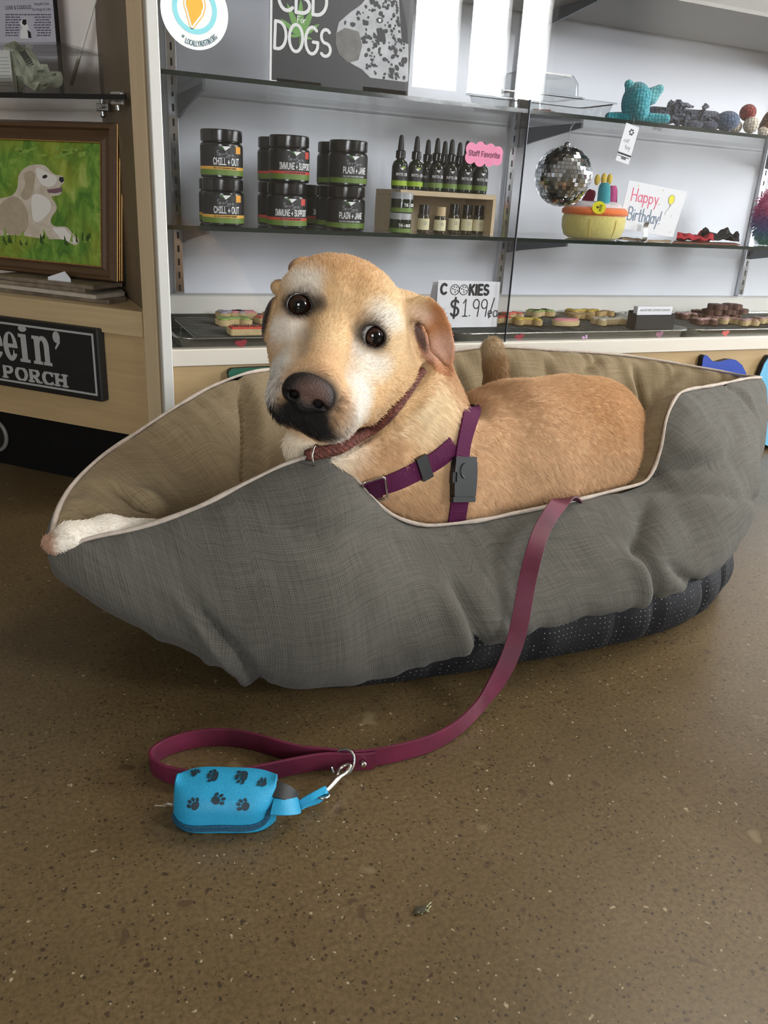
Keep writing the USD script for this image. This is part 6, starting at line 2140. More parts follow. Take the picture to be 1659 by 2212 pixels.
for a in (
    ('lavender-iced cookie with a pink top at the back of the left tray', 488, 672, .058, .030, 'bone', 'biscuit_pale', 'icing_lavender', .1),
    ('pink-iced plain cookie behind the green one on the left tray', 516, 674, .046, .026, 'rect', 'biscuit_pale', 'icing_pink', -.1),
    ('green-iced cookie on the left tray', 505, 694, .064, .032, 'bone', 'biscuit_pale', 'icing_green', .05),
    ('red-iced cookie with sprinkles at the front of the left tray', 534, 714, .060, .030, 'rect', 'biscuit_pale', 'icing_red', .0),
    ('pale cookie behind the head of the dog on the left tray', 570, 668, .050, .030, 'flower', 'biscuit', None, .3),
    ('coral-iced cookie beside the ear of the dog on the left tray', 580, 690, .046, .030, 'rect', 'biscuit_pale', 'icing_coral', .2),
    ('red cookie at the left end of the middle tray behind the price sign', 1082, 690, .046, .026, 'bone', 'biscuit_pale', 'icing_red', .0),
    ('pale cookie with coral icing near the dog sign, middle tray', 1105, 682, .052, .028, 'bone', 'biscuit_pale', 'icing_coral', .2),
    ('yellow-iced bone cookie at the front left of the middle tray', 1138, 694, .062, .030, 'bone', 'biscuit', 'icing_yellow', -.25),
    ('yellow-topped cookie at the back left of the middle tray', 1120, 664, .056, .030, 'bone', 'biscuit', 'icing_green', .1),
    ('green-iced cookie in the middle tray', 1168, 676, .066, .032, 'bone', 'biscuit_pale', 'icing_green', .15),
    ('brown cookie with yellow icing at the back of the middle tray', 1205, 664, .066, .034, 'bone', 'biscuit', 'icing_yellow', -.1),
    ('pink-iced cookie with a pale rim in the middle tray', 1222, 696, .060, .032, 'round', 'biscuit_pale', 'icing_pink', .0),
    ('plain tan cookie between the pink one and the card holder', 1255, 682, .058, .030, 'bone', 'biscuit', None, -.2),
    ('long plain pale cookie at the front right of the middle tray', 1318, 694, .086, .032, 'bone', 'biscuit_pale', 'icing_white', .08),
    ('plain cookie behind the long pale one', 1300, 676, .058, .028, 'bone', 'biscuit', None, .1),
    ('brown cookie with yellow icing far back beside the card holder', 1250, 668, .05, .028, 'flower', 'biscuit', 'icing_yellow', .4),
    ('grey-pink cookie at the left of the right tray', 1482, 682, .056, .030, 'bone', 'biscuit_dark', 'icing_rose', .1),
    ('rose-iced cookie at the front left of the right tray', 1520, 694, .060, .030, 'bone', 'biscuit_dark', 'icing_rose', -.1),
    ('rose-iced cookie in the middle of the right tray', 1565, 692, .056, .030, 'bone', 'biscuit_pale', 'icing_rose', .2),
    ('rose-iced cookie at the front of the right tray near the edge', 1612, 696, .056, .030, 'bone', 'biscuit_pale', 'icing_rose', .0),
    ('rose-iced cookie cut by the right edge of the picture', 1652, 692, .056, .030, 'bone', 'biscuit_pale', 'icing_rose', -.2),
    ('dark cookie at the back left of the right tray', 1480, 668, .05, .03, 'flower', 'biscuit_dark', None, .2),
):
    cookie(*a[:8], rz=a[8], sprinkles='sprinkles' in a[0])
k_ = 0
for px, py, lift in ((1525, 672, 0), (1560, 674, 0), (1592, 672, 0), (1540, 662, .0105), (1575, 660, .0105), (1605, 664, .0105), (1552, 652, .021), (1588, 652, .021)):
    lab = ('dark maroon cookie at the left foot of the pile on the right tray', 'dark maroon cookie in the middle of the bottom row of the pile', 'dark maroon cookie at the right foot of the pile', 'dark maroon cookie, left one of the middle layer of the pile', 'dark maroon cookie, middle one of the middle layer of the pile',
           'dark maroon cookie, right one of the middle layer of the pile', 'dark maroon cookie, left one on top of the pile', 'dark maroon cookie, right one on top of the pile')[k_]
    p = at_z(px, py, RACKZ + lift + .006)
    t = T('cookie', lab, 'cookie', loc=(at_y(px, py, 1.36)[0], 1.36 + (k_ % 3) * .006, RACKZ + lift + .0003), rz=.5 * k_)
    s = SHAPES['flower'](.042, .040)
    obj('biscuit', extr(s, .0095), 'biscuit_dark', t, smooth=30)
    obj('icing', extr(s.buffer(-.003), .0009, .0095), 'icing_maroon', t, smooth=30)
    k_ += 1

# price sign for the cookies
P('marker_black', '#1b1c1e', rough=.6)
YS = YG + .030
s00, s10, s01 = at_y(940, 708, YS), at_y(1073, 706, YS), at_y(927, 607, YS)
SW, SH = np.linalg.norm(s10 - s00), np.linalg.norm(s01 - s00)
up_s = (s01 - s00) + np.array([.006, 0, 0])
sg = T('cookie_sign', 'white tent card lettered COOKIES $1.99/ea in front of the trays', 'sign', mat=frame_of(s00, (s10 - s00), up_s))
front = Polygon([(0, 0), (SW, 0), (SW * .985, SH * .97), (SW * -.005, SH)])
obj('card', extr(front, .0007, -.0007), 'card_white', sg)
obj('card_back', put(extr(front, .0007), frame_of((-.004, 0, -.034), (1, 0, .0), (0, 1, .33))), 'card_white', sg)
hC = SH * .20
word = unary_union([affinity.translate(pen('C', hC, .27), SW * .05, SH * .715), affinity.translate(pen('KIES', hC, .27, .24, .92), SW * .50, SH * .70)])
obj('lettering', extr(word, .0004), 'marker_black', sg)
for cxo in (.265, .405):
    c = Point(SW * cxo, SH * .80).buffer(hC * .56, 16)
    obj('cookie_letter', extr(c.difference(c.buffer(-.0011)).union(unary_union([Point(SW * cxo + dx * hC, SH * .80 + dy * hC).buffer(.0011) for dx, dy in ((-.25, .1), (.2, .25), (.05, -.25), (-.1, .3), (.3, -.1), (0, 0))])), .0004), 'marker_black', sg)
obj('lettering', extr(affinity.translate(pen('$', SH * .36, .13, .1), SW * .22, SH * .24).union(affinity.translate(pen('1.99/', SH * .36, .065, .13, .95), SW * .42, SH * .24)).union(affinity.translate(pen('ea', SH * .25, .075, .12, .9), SW * .83, SH * .22)), .0004), 'marker_black', sg)

# business cards in a black holder
YH = YG + .042
h0, h1 = at_y(1372, 706, YH), at_y(1456, 704, YH)
HW = h1[0] - h0[0]
bh = T('card_holder', 'black plastic business card holder on the middle tray', 'card holder', loc=(h0[0], YH, RACKZ + .0005))
obj('holder', cat([bx(0, HW, .0, .004, 0, .028, .0008), bx(0, HW, .022, .026, 0, .034, .0008), bx(0, .003, .004, .022, 0, .030), bx(HW - .003, HW, .004, .022, 0, .030), bx(.003, HW - .003, .004, .022, 0, .003)]), 'buckle_black', bh)
bcd = T('business_cards', 'stack of white business cards standing in the black holder', 'cards', loc=(h0[0] + .0045, YH + .006, RACKZ + .0045))
obj('cards', bx(0, HW - .010, 0, .012, 0, .039, .0003), 'card_white', bcd)
m = ctext('AUSTIN LOVES DOGS', .0036, HW - .022, .0002); obj('lettering', put(m, frame_of(((HW - .010) / 2, -.0002, .0305), (1, 0, 0), (0, 0, 1))), 'print_grey', bcd)

# small hearts and a gem on the sill
P('petal_red', '#8d2a33', rough=.5)
P('petal_coral', '#c4544e', rough=.5)
P('petal_mauve', '#8a5a70', rough=.5)
heart = unary_union([Point(-.22, .1).buffer(.27, 8), Point(.22, .1).buffer(.27, 8), Polygon([(-.46, -.02), (.46, -.02), (0, -.55)])])
for px, py, mt, lab in ((518, 746, 'petal_red', 'dark red felt heart at the foot of the left tray'), (1120, 741, 'petal_red', 'dark red felt heart right of the tail of the dog'), (1423, 726, 'petal_mauve', 'mauve felt heart leaning on the middle tray'),
                        (1564, 733, 'petal_coral', 'coral felt heart below the right tray')):
    q = at_y(px, py, YG + .0195)
    t = T('felt_heart', lab, 'heart', mat=frame_of((q[0], YG + (.0115 if px < 1000 else .0195), ZS + .0055), (1, 0, .15), (0, 0, 1)))
    obj('heart', extr(affinity.scale(heart, .019, .013, origin=(0, 0)), .0012), mt, t)
X('gem_glass', {'p': ('principled_bsdf', {'base_color': (.9, .6, .95), 'roughness': .02, 'transmission_weight': .6, 'ior': 1.7, 'thin_film_thickness': 380.0, 'thin_film_ior': 1.6}), 'l': ('layer_weight', {})}, [], 'p.BSDF')
gq = at_y(1267, 734, YG + .0)
gm = T('gem_charm', 'tiny iridescent pink gem charm on the sill of the case', 'charm', loc=(gq[0], YG + .004, ZS + .0005))
rg = np.random.default_rng(2)
gmm = [trimesh.convex.convex_hull(rg.normal(0, 1, (14, 3)) * .0016 + np.array(c)) for c in ((-.0028, 0, .0036), (.0026, -.0004, .0036), (0, 0, .0078))]
obj('gem', cat([put(m, trimesh.transformations.translation_matrix((0, 0, -min(0, m.bounds[0, 2]) * 0 + .0))) for m in gmm]), 'gem_glass', gm, smooth=False)

# ================================================================== painted wooden cut-outs on the front of the case
P('cutout_blue', '#1f3f9a', rough=.5, bump=.15, bscale=300)
P('cutout_sky', '#63a9cc', rough=.5, bump=.15, bscale=300)
P('cutout_green', '#1f5d46', rough=.5, bump=.15, bscale=300)
P('cutout_edge', '#14181c', rough=.6)


def cutout(name, label, pts, mat):
    t = T(name, label, 'cut-out', loc=(0, YG - .0125, 0))
    g = Polygon([(at_y(x, y, YG - .0125)[0], at_y(x, y, YG - .0125)[2]) for x, y in pts]).buffer(-.006).buffer(.006)
    F_ = frame_of((0, 0, 0), (1, 0, 0), (0, 0, 1))
    obj('face', put(extr(g, .0015), F_), mat, t)
    obj('edge', put(extr(g.buffer(-.0002), .0105, -.0108), F_), 'cutout_edge', t)


cutout('wooden_cutout', 'royal blue wooden cut-out on the case front above the right corner of the bed', [(1519, 765), (1527, 768), (1538, 780), (1551, 782), (1573, 776), (1588, 777), (1602, 788), (1611, 806), (1608, 828), (1590, 842), (1540, 846), (1520, 830), (1515, 795)], 'cutout_blue')
cutout('wooden_cutout', 'light blue wooden cut-out at the right edge, partly behind the bed', [(1662, 768), (1650, 786), (1640, 812), (1638, 845), (1650, 870), (1664, 885), (1662, 905), (1648, 918), (1636, 938), (1640, 955), (1660, 964), (1720, 962), (1750, 930), (1745, 820), (1710, 770)], 'cutout_sky')
cutout('wooden_cutout', 'dark green wooden cut-out showing above the left back of the bed', [(492, 804), (500, 797), (530, 795), (580, 793), (640, 792), (660, 812), (650, 850), (560, 860), (500, 840)], 'cutout_green')

# ================================================================== on and in the angled cabinet
def cab_thing(name, label, cat_, **k):
    return T(name, label, cat_, mat=CM, **k)


SZ = .5675       # top of the cabinet's glass shelf
gs = cab_thing('cabinet_glass_shelf', 'glass shelf with black front edge in the wooden cabinet', 'shelf')
obj('glass_plate', extr(Polygon([(-.9, .0135), (-.040, .0135), (BK + .016, .196), (-.9, .196)]), .006, SZ - .006), 'shelf_glass', gs)
obj('front_edge', bx(-.9, -.040, .0118, .0135, SZ - .0062, SZ, 0), 'rubber_black', gs, label='black front edge strip')
for i, t_ in enumerate((.14, .62)):
    x, y = -.0235 + (BK + .0235) * t_ - .010, .006 + .19 * t_
    c = T('shelf_clamp', ('chrome shelf clamp at the front corner of the cabinet shelf', 'chrome shelf clamp towards the back of the cabinet shelf')[i], 'clamp', mat=CM @ trimesh.transformations.translation_matrix((x, y, SZ)))
    obj('jaw', cat([bx(-.014, .004, -.006, .006, .0006, .005, .0012), bx(-.014, .004, -.006, .006, -.0115, -.0066, .0012), bx(.004, .0085, -.006, .006, -.0115, .005, .001)]), 'chrome', c, smooth=20)
    obj('screw', put(lathe([(0, 0), (.0042, 0), (.0042, -.006), (.003, -.008), (0, -.008)], 16), trimesh.transformations.translation_matrix((-.006, 0, -.0115))), 'chrome', c, smooth=30)

# framed painting
P('frame_brown', '#5d4630', rough=.35, var=.2, vscale=12, stretch=(1, 8, 8))
P('frame_gold', '#c59a5e', rough=.3, metal=.8)
DF = .095
FX1, FZ0, FZ1 = cl(247, 400, DF)[0] - .001, .3125, cl(120, 259, DF)[2]
FX0 = FX1 - .325
fr = cab_thing('framed_painting', 'brown and gold framed painting of a white dog on grass', 'painting')
tl_ = .004       # lean: bottom stands this much forward


def lean(m):
    m = m.copy(); v = m.vertices
    v[:, 1] += (v[:, 2] - FZ0) * .10
    return m


bw = .037
ix0, ix1, iz0, iz1 = FX0 + bw, cl(210, 430, DF)[0], cl(120, 566, DF)[2], cl(120, 303, DF)[2]


def rail(p):
    """One mitred rail: (outer corner, outer corner, inner corner, inner corner) in x, z; stepped in depth."""
    o1, o2, i2, i1 = (np.array(q, float) for q in p)
    prof = [(0, .010), (0, -.006), (.12, -.011), (.30, -.012), (.42, -.006), (.75, -.002), (.92, -.004), (1, -.0035), (1, .010)]
    v = []
    for a, b in ((o1, i1), (o2, i2)):
        for s_, y in prof:
            q = a + (b - a) * s_
            v.append((q[0], DF + y, q[1]))
    n = len(prof); f = []
    for k in range(n):
        l = (k + 1) % n
        f += [(k, l, n + l), (k, n + l, n + k)]
    f += [(0, k + 1, k) for k in range(1, n - 1)] + [(n, n + k, n + k + 1) for k in range(1, n - 1)]
    m = trimesh.Trimesh(v, f, process=False); m.fix_normals()
    return lean(m)


for q in ([(FX0, FZ1), (FX1, FZ1), (ix1, iz1), (ix0, iz1)], [(FX1, FZ1), (FX1, FZ0), (ix1, iz0), (ix1, iz1)], [(FX1, FZ0), (FX0, FZ0), (ix0, iz0), (ix1, iz0)], [(FX0, FZ0), (FX0, FZ1), (ix0, iz1), (ix0, iz0)]):
    obj('rail', rail(q), 'frame_brown', fr, smooth=20)
beads = []
for a, b in (((ix0, iz1), (ix1, iz1)), ((ix1, iz1), (ix1, iz0)), ((ix1, iz0), (ix0, iz0))):
    a, b = np.array(a), np.array(b); L_ = np.linalg.norm(b - a)
    for t in np.arange(0, L_, .0024):
        q = a + (b - a) / L_ * t
        m = trimesh.creation.icosphere(1, .00115); m.apply_translation((q[0], DF - .0045, q[1])); beads.append(m)
obj('beading', lean(cat(beads)), 'frame_gold', fr, smooth=True, kind='stuff')
for y in (-.0062, -.001, .0042):
    obj('gold_line', lean(cat([tube(np.array([(FX1 + .0004, DF + y, z) for z in np.linspace(FZ0 + .002, FZ1 - .002, 3)]), .0011, 6)])), 'frame_gold', fr, smooth=True)
X('painted_grass', {'tc': ('texture_coordinate', {}), 'm': ('mapping', {'scale': (1.0, 1, .6), 'rotation': (0, .5, 0)}), 'n': ('noise_texture', {'scale': 34.0, 'detail': 4.0, 'roughness': .65, 'distortion': 1.2}), 'n2': ('noise_texture', {'scale': 9.0, 'detail': 2.0}),
                    'r': ('rgb_ramp', {'ramp': [(.25, lin('#35561f')), (.42, lin('#54802a')), (.58, lin('#7a9f3c')), (.72, lin('#a3b45c')), (.85, lin('#c4c79a'))]}),
                    'r2': ('rgb_ramp', {'ramp': [(.45, (0, 0, 0)), (.65, (1, 1, 1))]}), 'x': ('mix_color', {'b': lin('#b0a534')}), 'k': ('math', {'math_type': 'multiply', 'value2': .55}),
                    'b': ('bump', {'strength': .3, 'distance': .0006}), 'p': ('principled_bsdf', {'roughness': .55})},
  [('tc.object', 'm.vector'), ('m.vector', 'n.vector'), ('tc.object', 'n2.vector'), ('n.fac', 'r.fac'), ('n2.fac', 'r2.fac'), ('r2.color', 'k.value1'), ('k.value', 'x.fac'), ('r.color', 'x.a'), ('x.result', 'p.base_color'), ('n.fac', 'b.height'), ('b.normal', 'p.normal')], 'p.BSDF')
P('paint_cream', '#d9cfc0', rough=.6, var=.14, vscale=60, color2='#c0b19c')
P('paint_beige', '#b8a78f', rough=.6, var=.15, vscale=90)
P('paint_white', '#e6e2da', rough=.6)
P('paint_dark', '#2b2a2c', rough=.6)
P('paint_mauve', '#7a5a66', rough=.6)
P('paint_darkgreen', '#3c5a24', rough=.6, var=.2, vscale=200)
P('paint_lightgreen', '#8fae4a', rough=.6, var=.2, vscale=200)
obj('canvas', lean(bx(ix0 - .003, ix1 + .003, DF + .001, DF + .004, iz0 - .003, iz1 + .003)), 'painted_grass', fr)


def dab(pts, mat, level, name='brushwork', sm=.0012):
    if len(pts) > 5 and level < 3:
        pts = spline(pts, 6 * len(pts), closed=True)
    g = Polygon([(cl(x, y, DF)[0], cl(x, y, DF)[2]) for x, y in pts]).buffer(0)
    g = g.buffer(sm).buffer(-2 * sm).buffer(sm)
    m = put(extr(g, .0003, .0003 * level), frame_of((0, DF + .001, 0), (1, 0, 0), (0, 0, 1)))
    m.vertices[:, 0] = np.minimum(m.vertices[:, 0], ix1)
    m.vertices[:, 0] = np.maximum(m.vertices[:, 0], ix0)
    return obj(name, lean(m), mat, fr)


dab([(-40, 440), (0, 426), (14, 421), (24, 402), (24, 382), (36, 362), (58, 354), (78, 356), (95, 370), (106, 377), (118, 379), (124, 388), (122, 396), (116, 403), (121, 413), (117, 420), (99, 425), (108, 438), (112, 452), (104, 466), (101, 480), (112, 489), (134, 490), (152, 506), (165, 521), (162, 528), (138, 521), (108, 517), (60, 512), (20, 508), (-40, 500)], 'paint_cream', 1, 'painted_dog')
dab([(38, 372), (56, 370), (60, 392), (56, 418), (44, 432), (34, 424), (40, 398)], 'paint_beige', 2)
dab([(20, 424), (40, 440), (52, 470), (48, 500), (0, 500), (-20, 470)], 'paint_beige', 2)
dab([(62, 362), (92, 374), (108, 384), (104, 398), (84, 402), (70, 390)], 'paint_white', 2)
dab([(60, 420), (90, 428), (100, 445), (88, 470), (70, 480), (58, 450)], 'paint_white', 2)
dab([(104, 492), (132, 493), (160, 520), (158, 526), (126, 516)], 'paint_white', 2)
dab([(114, 381), (122, 382), (124, 390), (119, 394), (113, 389)], 'paint_dark', 3, 'painted_nose', .0003)
dab([(77, 379), (84, 376), (88, 380), (83, 385), (77, 384)], 'paint_dark', 3, 'painted_eye', .0003)
dab([(88, 409), (104, 407), (120, 404), (121, 414), (108, 417), (92, 416)], 'paint_mauve', 3, 'painted_mouth', .0003)
rg = np.random.default_rng(12)
for i in range(26):
    x, y = rg.uniform(0, 200), rg.uniform(508, 530); h = rg.uniform(10, 22)
    dab([(x, y), (x + rg.uniform(4, 9), y + 2), (x + rg.uniform(-2, 8), y - h)], ('paint_darkgreen', 'paint_lightgreen')[i % 2], 4, sm=.0002)
for i in range(18):
    x, y = rg.uniform(0, 195), rg.uniform(312, 350); w, h = rg.uniform(10, 30), rg.uniform(5, 12)
    if y > 335 and 20 < x < 100: continue
    dab([(x, y), (x + w, y - h * .4), (x + w * .9, y + h * .6), (x + w * .2, y + h)], 'paint_lightgreen', 1, sm=.0004)

# papers under the frame
P('magazine', '#8a7a66', rough=.45, var=.5, vscale=30, color2='#4f463c')
P('magazine_pale', '#b5aa9a', rough=.45, var=.3, vscale=40)
for i, (x1, y0, tw2, mt, lab) in enumerate(((260, .030, .010, 'magazine', 'lowest magazine of the stack under the framed painting'), (240, .026, -.03, 'magazine_pale', 'pale magazine second from the bottom under the framed painting'),
                                            (205, .032, .04, 'magazine', 'dark magazine third from the bottom under the framed painting'), (225, .036, -.02, 'magazine', 'topmost brown magazine touching the bottom of the frame'))):
    z = .2878 + i * .006
    t = cab_thing('magazine', lab, 'magazine')
    xa = cl(x1, 600, .06)[0]
    g = affinity.rotate(sbox(xa - .21, y0, xa, y0 + .105), tw2 * 57, origin=(xa - .1, y0))
    m = extr(g, .0056, z)
    v, f = trimesh.remesh.subdivide_to_size(m.vertices, m.faces, .02); v = np.array(v)
    v[:, 2] += (z + .003 < v[:, 2]) * 0
    side_ok = v[:, 0] < -.0235 + (BK + .0235) * (v[:, 1] / .2) - .006
    v[:, 0] = np.where(side_ok, v[:, 0], -.0235 + (BK + .0235) * (v[:, 1] / .2) - .006)
    obj('pages', trimesh.Trimesh(v, f, process=False), mt, t, smooth=20)
t = cab_thing('white_card', 'white folded card corner sticking up below the painting', 'card')
wA, wB, wC = (cl(x, y, .048) for x, y in ((104, 598), (153, 602), (140, 586)))
obj('card', put(extr(Polygon([(wA[0], wA[2] - .006), (wB[0], wB[2] - .006), (wB[0], wB[2]), (wC[0], wC[2]), (wA[0], wA[2])]), .0008), frame_of((0, .048, 0), (1, 0, 0), (0, 0, 1))), 'card_white', t)

# black wooden sign
P('sign_black', '#131312', rough=.5)
P('sign_silver', '#9b9b98', rough=.55)
DS = -.0125
sx1, sz1, sz0 = cl(209, 711, DS)[0], cl(209, 711, DS)[2], cl(215, 868, DS)[2]
sx0 = sx1 - .34
ws = cab_thing('porch_sign', 'black wooden sign with silver lettering ending in PORCH on the cabinet front', 'sign')
obj('board', bx(sx0, sx1, DS, .0036, sz0, sz1, .002), 'sign_black', ws)
FS = frame_of((0, DS, 0), (1, 0, 0), (0, 0, 1))
H_ = sz1 - sz0
outer_ = sbox(sx0 + .008, sz0 + .0085, sx1 - .0075, sz1 - .0075)
obj('border', put(extr(outer_.difference(outer_.buffer(-.0032, join_style=2)), .0006), FS), 'sign_silver', ws)


def ellip(cx, cy, rx, ry): return affinity.scale(Point(cx, cy).buffer(1, 24), rx, ry)


def slab_e():
    g = ellip(.42, .5, .42, .52).difference(ellip(.44, .56, .17, .40)).union(sbox(.2, .46, .8, .60))
    return g.difference(Polygon([(.5, .46), (.95, .46), (.95, .24), (.62, .26), (.60, .40)]))


def slab_i():
    return unary_union([sbox(.14, 0, .46, 1), sbox(0, 0, .6, .11), sbox(.0, .88, .3, 1), ellip(.3, 1.19, .24, .11)])


def slab_n():
    arch = ellip(.62, .66, .36, .36).difference(ellip(.56, .60, .14, .26)).intersection(sbox(.3, .6, 1.2, 1.1))
    return unary_union([sbox(.12, 0, .42, 1), sbox(0, 0, .53, .11), sbox(0, .88, .3, 1), sbox(.70, 0, .98, .68), sbox(.60, 0, 1.1, .11), arch])


def slab_q():
    return unary_union([ellip(.2, 1.0, .2, .2), Polygon([(.4, 1.0), (.38, .8), (.12, .56), (.08, .62), (.22, .78), (.24, .9)])])


def slab_cap(ch):
    w, st = PEN[ch]
    g = unary_union([LineString(s_).buffer(.115, 6) for s_ in st]).intersection(sbox(-.3, -.02, 1.2, 1.02))
    ser = []
    for s_ in st:
        for q in (s_[0], s_[-1]):
            if ch in 'PRH' and (q[1] in (0, 1)) and not (ch == 'R' and q[0] > .5 and q[1] == 0 and False):
                ser.append(sbox(q[0] - .22, q[1] - (0 if q[1] == 0 else .13), q[0] + .22, q[1] + (.13 if q[1] == 0 else 0)))
    if ch == 'C':
        ser += [sbox(.56, .66, .68, 1.0), sbox(.56, .0, .66, .26)]
    return unary_union([g] + ser)


xh = H_ * .395
base1 = cl(100, 790, DS)[2]
penx = cl(5, 780, DS)[0] - .82 * xh * .62
glyphs = []
for g, adv in ((slab_e(), .80), (slab_e(), .86), (slab_i(), .72), (slab_n(), 1.12), (affinity.translate(slab_q(), .06, .05), .5)):
    glyphs.append(affinity.translate(affinity.scale(g, xh * .74, xh, origin=(0, 0)), penx, cl(60, 783, DS)[2]))
    penx += adv * xh * .74 + .0035
lim = sbox(sx0, sz0, sx1 - .012, sz1)
obj('lettering', put(extr(unary_union(glyphs).intersection(lim), .0008), FS), 'sign_silver', ws, label="silver letters eein'")
ch_ = H_ * .18
penx = cl(11, 830, DS)[0]; gl2 = []
bz = cl(80, 836, DS)[2] + .0070
tot = cl(150, 840, DS)[0] - penx
ws_ = [PEN[c][0] + .34 for c in 'PORCH']; sc_ = tot / (sum(ws_) * ch_)
for c, w in zip('PORCH', ws_):
    gl2.append(affinity.translate(affinity.scale(slab_cap(c), ch_ * sc_, ch_, origin=(0, 0)), penx + .1 * ch_ * sc_, bz)); penx += w * ch_ * sc_
obj('lettering', put(extr(unary_union(gl2), .0008), FS), 'sign_silver', ws, label='silver letters PORCH')

# grey ring on the toe kick
P('ring_grey', '#6a6862', rough=.45)
rgc = cl(-10, 938, .0195)
t = cab_thing('cable_ring', 'grey round cable grommet on the black toe kick at the left edge', 'grommet')
rc_ = .030
ra = np.linspace(0, 2 * math.pi, 40, endpoint=False)
obj('ring', tube(np.stack([rgc[0] + np.cos(ra) * rc_ * .9, np.full(40, .0165), rgc[2] + np.sin(ra) * rc_ * .9], 1), .0035, 8, closed=True), 'ring_grey', t, smooth=True)
obj('plate', put(extr(Point(rgc[0], rgc[2]).buffer(rc_ * .85), .002), frame_of((0, .0195, 0), (1, 0, 0), (0, 0, 1))), 'sign_black', t)

# clear donation box with banknotes
DB = .035
bx1 = cl(133, 150, DB)[0]; bz1 = cl(120, 96, DB)[2]
dbx = cab_thing('donation_box', 'clear acrylic box with crumpled banknotes on the cabinet shelf', 'box')
X0b = bx1 - .16
for nm, g in (('front_wall', bx(X0b, bx1, DB, DB + .003, SZ + .0005, bz1)), ('back_wall', bx(X0b, bx1, DB + .087, DB + .09, SZ + .0005, bz1)), ('side_wall', bx(bx1 - .003, bx1, DB + .003, DB + .087, SZ + .0005, bz1)), ('side_wall', bx(X0b, X0b + .003, DB + .003, DB + .087, SZ + .0005, bz1)), ('lid', bx(X0b - .001, bx1 + .001, DB - .001, DB + .091, bz1, bz1 + .003))):
    obj(nm, g, 'acrylic', dbx)
X('banknote', {'tc': ('texture_coordinate', {}), 'n': ('noise_texture', {'scale': 90.0, 'detail': 3.0}), 'r': ('rgb_ramp', {'ramp': [(.3, lin('#7d8470')), (.5, lin('#a9ad96')), (.7, lin('#c6c8b4'))]}), 'p': ('principled_bsdf', {'roughness': .8})}, [('tc.object', 'n.vector'), ('n.fac', 'r.fac'), ('r.color', 'p.base_color')], 'p.BSDF')
P('note_dark', '#3f463b', rough=.8)
for i, (pxs, lab) in enumerate((([(28, 186), (34, 150), (30, 112), (44, 98)], 'folded banknote standing at the left inside the clear box'), ([(58, 184), (66, 150), (56, 118), (40, 104), (36, 120)], 'curled banknote in the middle of the clear box'),
                                ([(72, 187), (86, 176), (92, 156), (82, 138)], 'banknote bent over at the right of the middle one'), ([(96, 186), (112, 178), (117, 160), (108, 154)], 'small rolled banknote at the right inside the clear box'))):
    t = cab_thing('banknote', lab, 'banknote', group=None)
    D_ = DB + .020 + .013 * i
    pts_ = spline([cl(a, b, D_) + np.array([0, .004 * math.sin(j * 2.1), 0]) for j, (a, b) in enumerate(pxs)], 24)
    pts_[:, 2] = np.maximum(pts_[:, 2], SZ + .004)
    obj('note', ribbon(pts_, (.55, .8, .1), .026, .0006), 'banknote', t, smooth=True)
    obj('print', ribbon(pts_[6:18] + np.array([-.0003, -.0006, .0003]), (.55, .8, .1), .010, .0004), 'note_dark', t, smooth=True)
t = cab_thing('paper_sheet', 'lined white paper at the left edge in the clear box', 'paper')
a_, b_ = cl(2, 180, DB + .006), cl(20, 108, DB + .006)
obj('sheet', bx(a_[0] - .02, b_[0], DB + .006, DB + .0068, SZ + .001, b_[2]), 'paper', t)
obj('print', cat([bx(a_[0] - .018, b_[0] - .003, DB + .0057, DB + .006, z, z + .0006) for z in np.arange(SZ + .012, b_[2] - .006, .0045)]), 'print_grey', t)
t = cab_thing('card_rack', 'small clear acrylic card rack in front of the clear box', 'card holder')
a_ = cl(42, 170, .022)[0]
obj('front_wall', bx(a_ - .05, a_, .0165, .0185, SZ + .0005, SZ + .022), 'acrylic', t)
obj('side_wall', bx(a_ - .002, a_, .0185, .031, SZ + .0005, SZ + .022), 'acrylic', t)
obj('base', bx(a_ - .05, a_ - .002, .0185, .031, SZ + .0005, SZ + .002), 'acrylic', t)

# flyer standing behind the box
P('flyer_paper', '#b9b6c2', rough=.5)
P('flyer_text', '#5d5a6b', rough=.6)
DFl = .150
fx1 = cl(122, 60, DFl)[0]; fx0 = fx1 - .165
fl = cab_thing('flyer', 'pale lilac flyer headed LOVE & CUDDLES behind the clear box', 'flyer')
obj('sheet', bx(fx0, fx1, DFl, DFl + .0012, SZ + .0006, SZ + .23), 'flyer_paper', fl)
obj('holder_edge', bx(fx1, fx1 + .002, DFl - .003, DFl + .004, SZ + .0006, SZ + .235), 'rubber_black', fl)
FF = frame_of((0, DFl, 0), (1, 0, 0), (0, 0, 1))


def ftext(text, px0, px1, py, hpx, bold):
    a = cl(px0, py, DFl); b = cl(px1, py, DFl); h = cl(px0, py - hpx, DFl)[2] - a[2]
    m = ctext(text, h, b[0] - a[0], .0003, bold)
    m.apply_translation(((a[0] + b[0]) / 2, (a[2] + b[2]) / 2, 0))
    return put(m, FF)


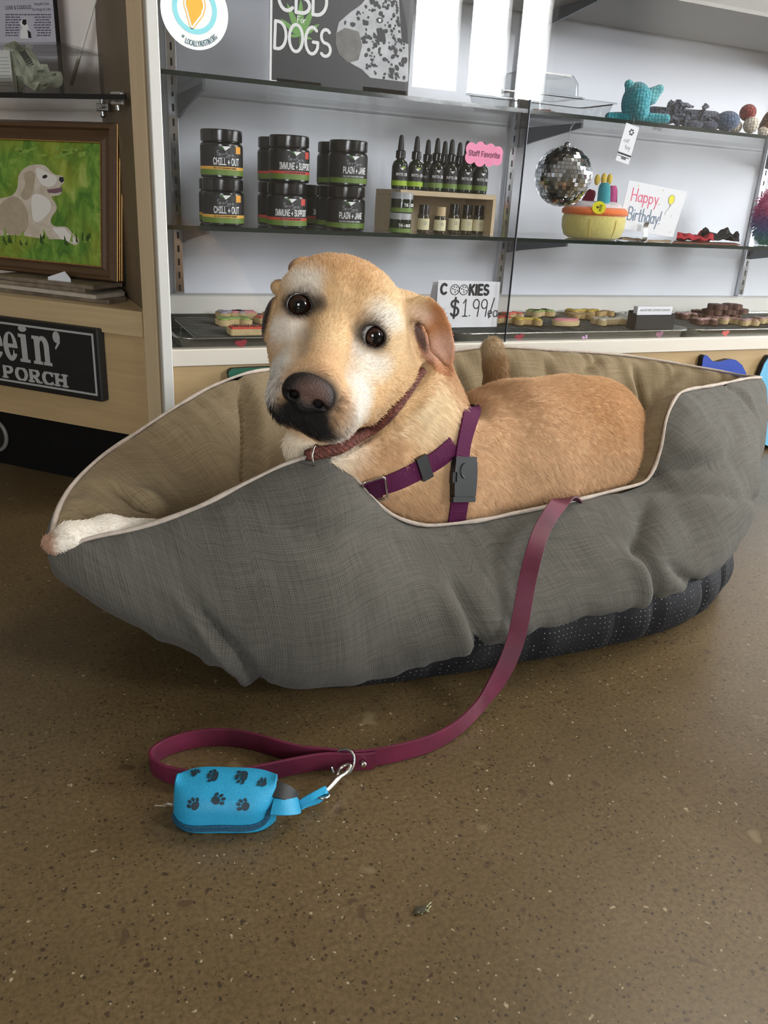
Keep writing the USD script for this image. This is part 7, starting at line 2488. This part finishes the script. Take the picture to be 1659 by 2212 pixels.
obj('lettering', ftext('LOVE & CUDDLES', 12, 68, 20, 8, True), 'flyer_text', fl)
obj('lettering', cat([ftext('Respite Care', 75, 106, 11, 6, False), ftext('For Dogs & Cats', 70, 110, 23, 6, False)]), 'flyer_text', fl)
rg = np.random.default_rng(5)
tl2 = []
for i in range(9):
    y = 33 + i * 5.6; x = 12.0
    while x < 108:
        w = rg.uniform(3, 10)
        if not (40 < x < 72 and y > 38):
            a, b = cl(x, y, DFl), cl(min(x + w, 110), y, DFl)
            tl2.append(put(extr(sbox(a[0], a[2], b[0], a[2] + .0016), .0002), FF))
        x += w + 1.6
obj('text_lines', cat(tl2), 'flyer_text', fl, kind='stuff')
pd_ = [(45, 82), (46, 66), (50, 60), (44, 52), (48, 43), (56, 42), (58, 52), (63, 66), (64, 82)]
obj('dog_picture', put(extr(Polygon([(cl(x, y, DFl)[0], cl(x, y, DFl)[2]) for x, y in pd_]).buffer(.0008), .0004), FF), 'white_print', fl)
obj('dog_picture', put(extr(unary_union([Polygon([(cl(x, y, DFl)[0], cl(x, y, DFl)[2]) for x, y in q]) for q in ([(50, 42), (57, 42), (58, 52), (53, 55), (48, 50)], [(60, 64), (66, 70), (68, 82), (62, 82)])]), .0006), FF), 'black_print', fl)

# white strip leaning on the back of the cabinet
t = cab_thing('white_strip', 'thin white strip leaning diagonally against the back of the cabinet', 'strip')
a_, b_ = cl(154, 188, .135), cl(222, -60, .190)
obj('strip', ribbon(np.linspace(a_ + (0, 0, .002), b_, 6), (1, 0, 0), .0055, .002), 'paint_white', t)

# ================================================================== a scrap on the floor
P('dry_grass', '#8c8a68', rough=.9)
P('dry_leaf', '#3d3a28', rough=.9)
q = at_z(915, 1970, 0)
db = T('floor_scrap', 'tiny scrap of dried grass lying on the bare floor in the foreground', 'scrap', loc=(q[0], q[1], 0))
rg = np.random.default_rng(9)
obj('stalk', cat([tube(np.array([(x, y, .0009), (x + .003 * math.cos(a), y + .003 * math.sin(a), .0022), (x + .006 * math.cos(a), y + .006 * math.sin(a), .001)]), .0006, 5) for x, y, a in zip(rg.uniform(-.004, .004, 7), rg.uniform(-.002, .002, 7), rg.uniform(-.6, 3.6, 7))]), 'dry_grass', db)
obj('leaf_bit', ellipsoid((-.002, .001, .0016), (.0055, .003, .0014), 2), 'dry_leaf', db, smooth=True)
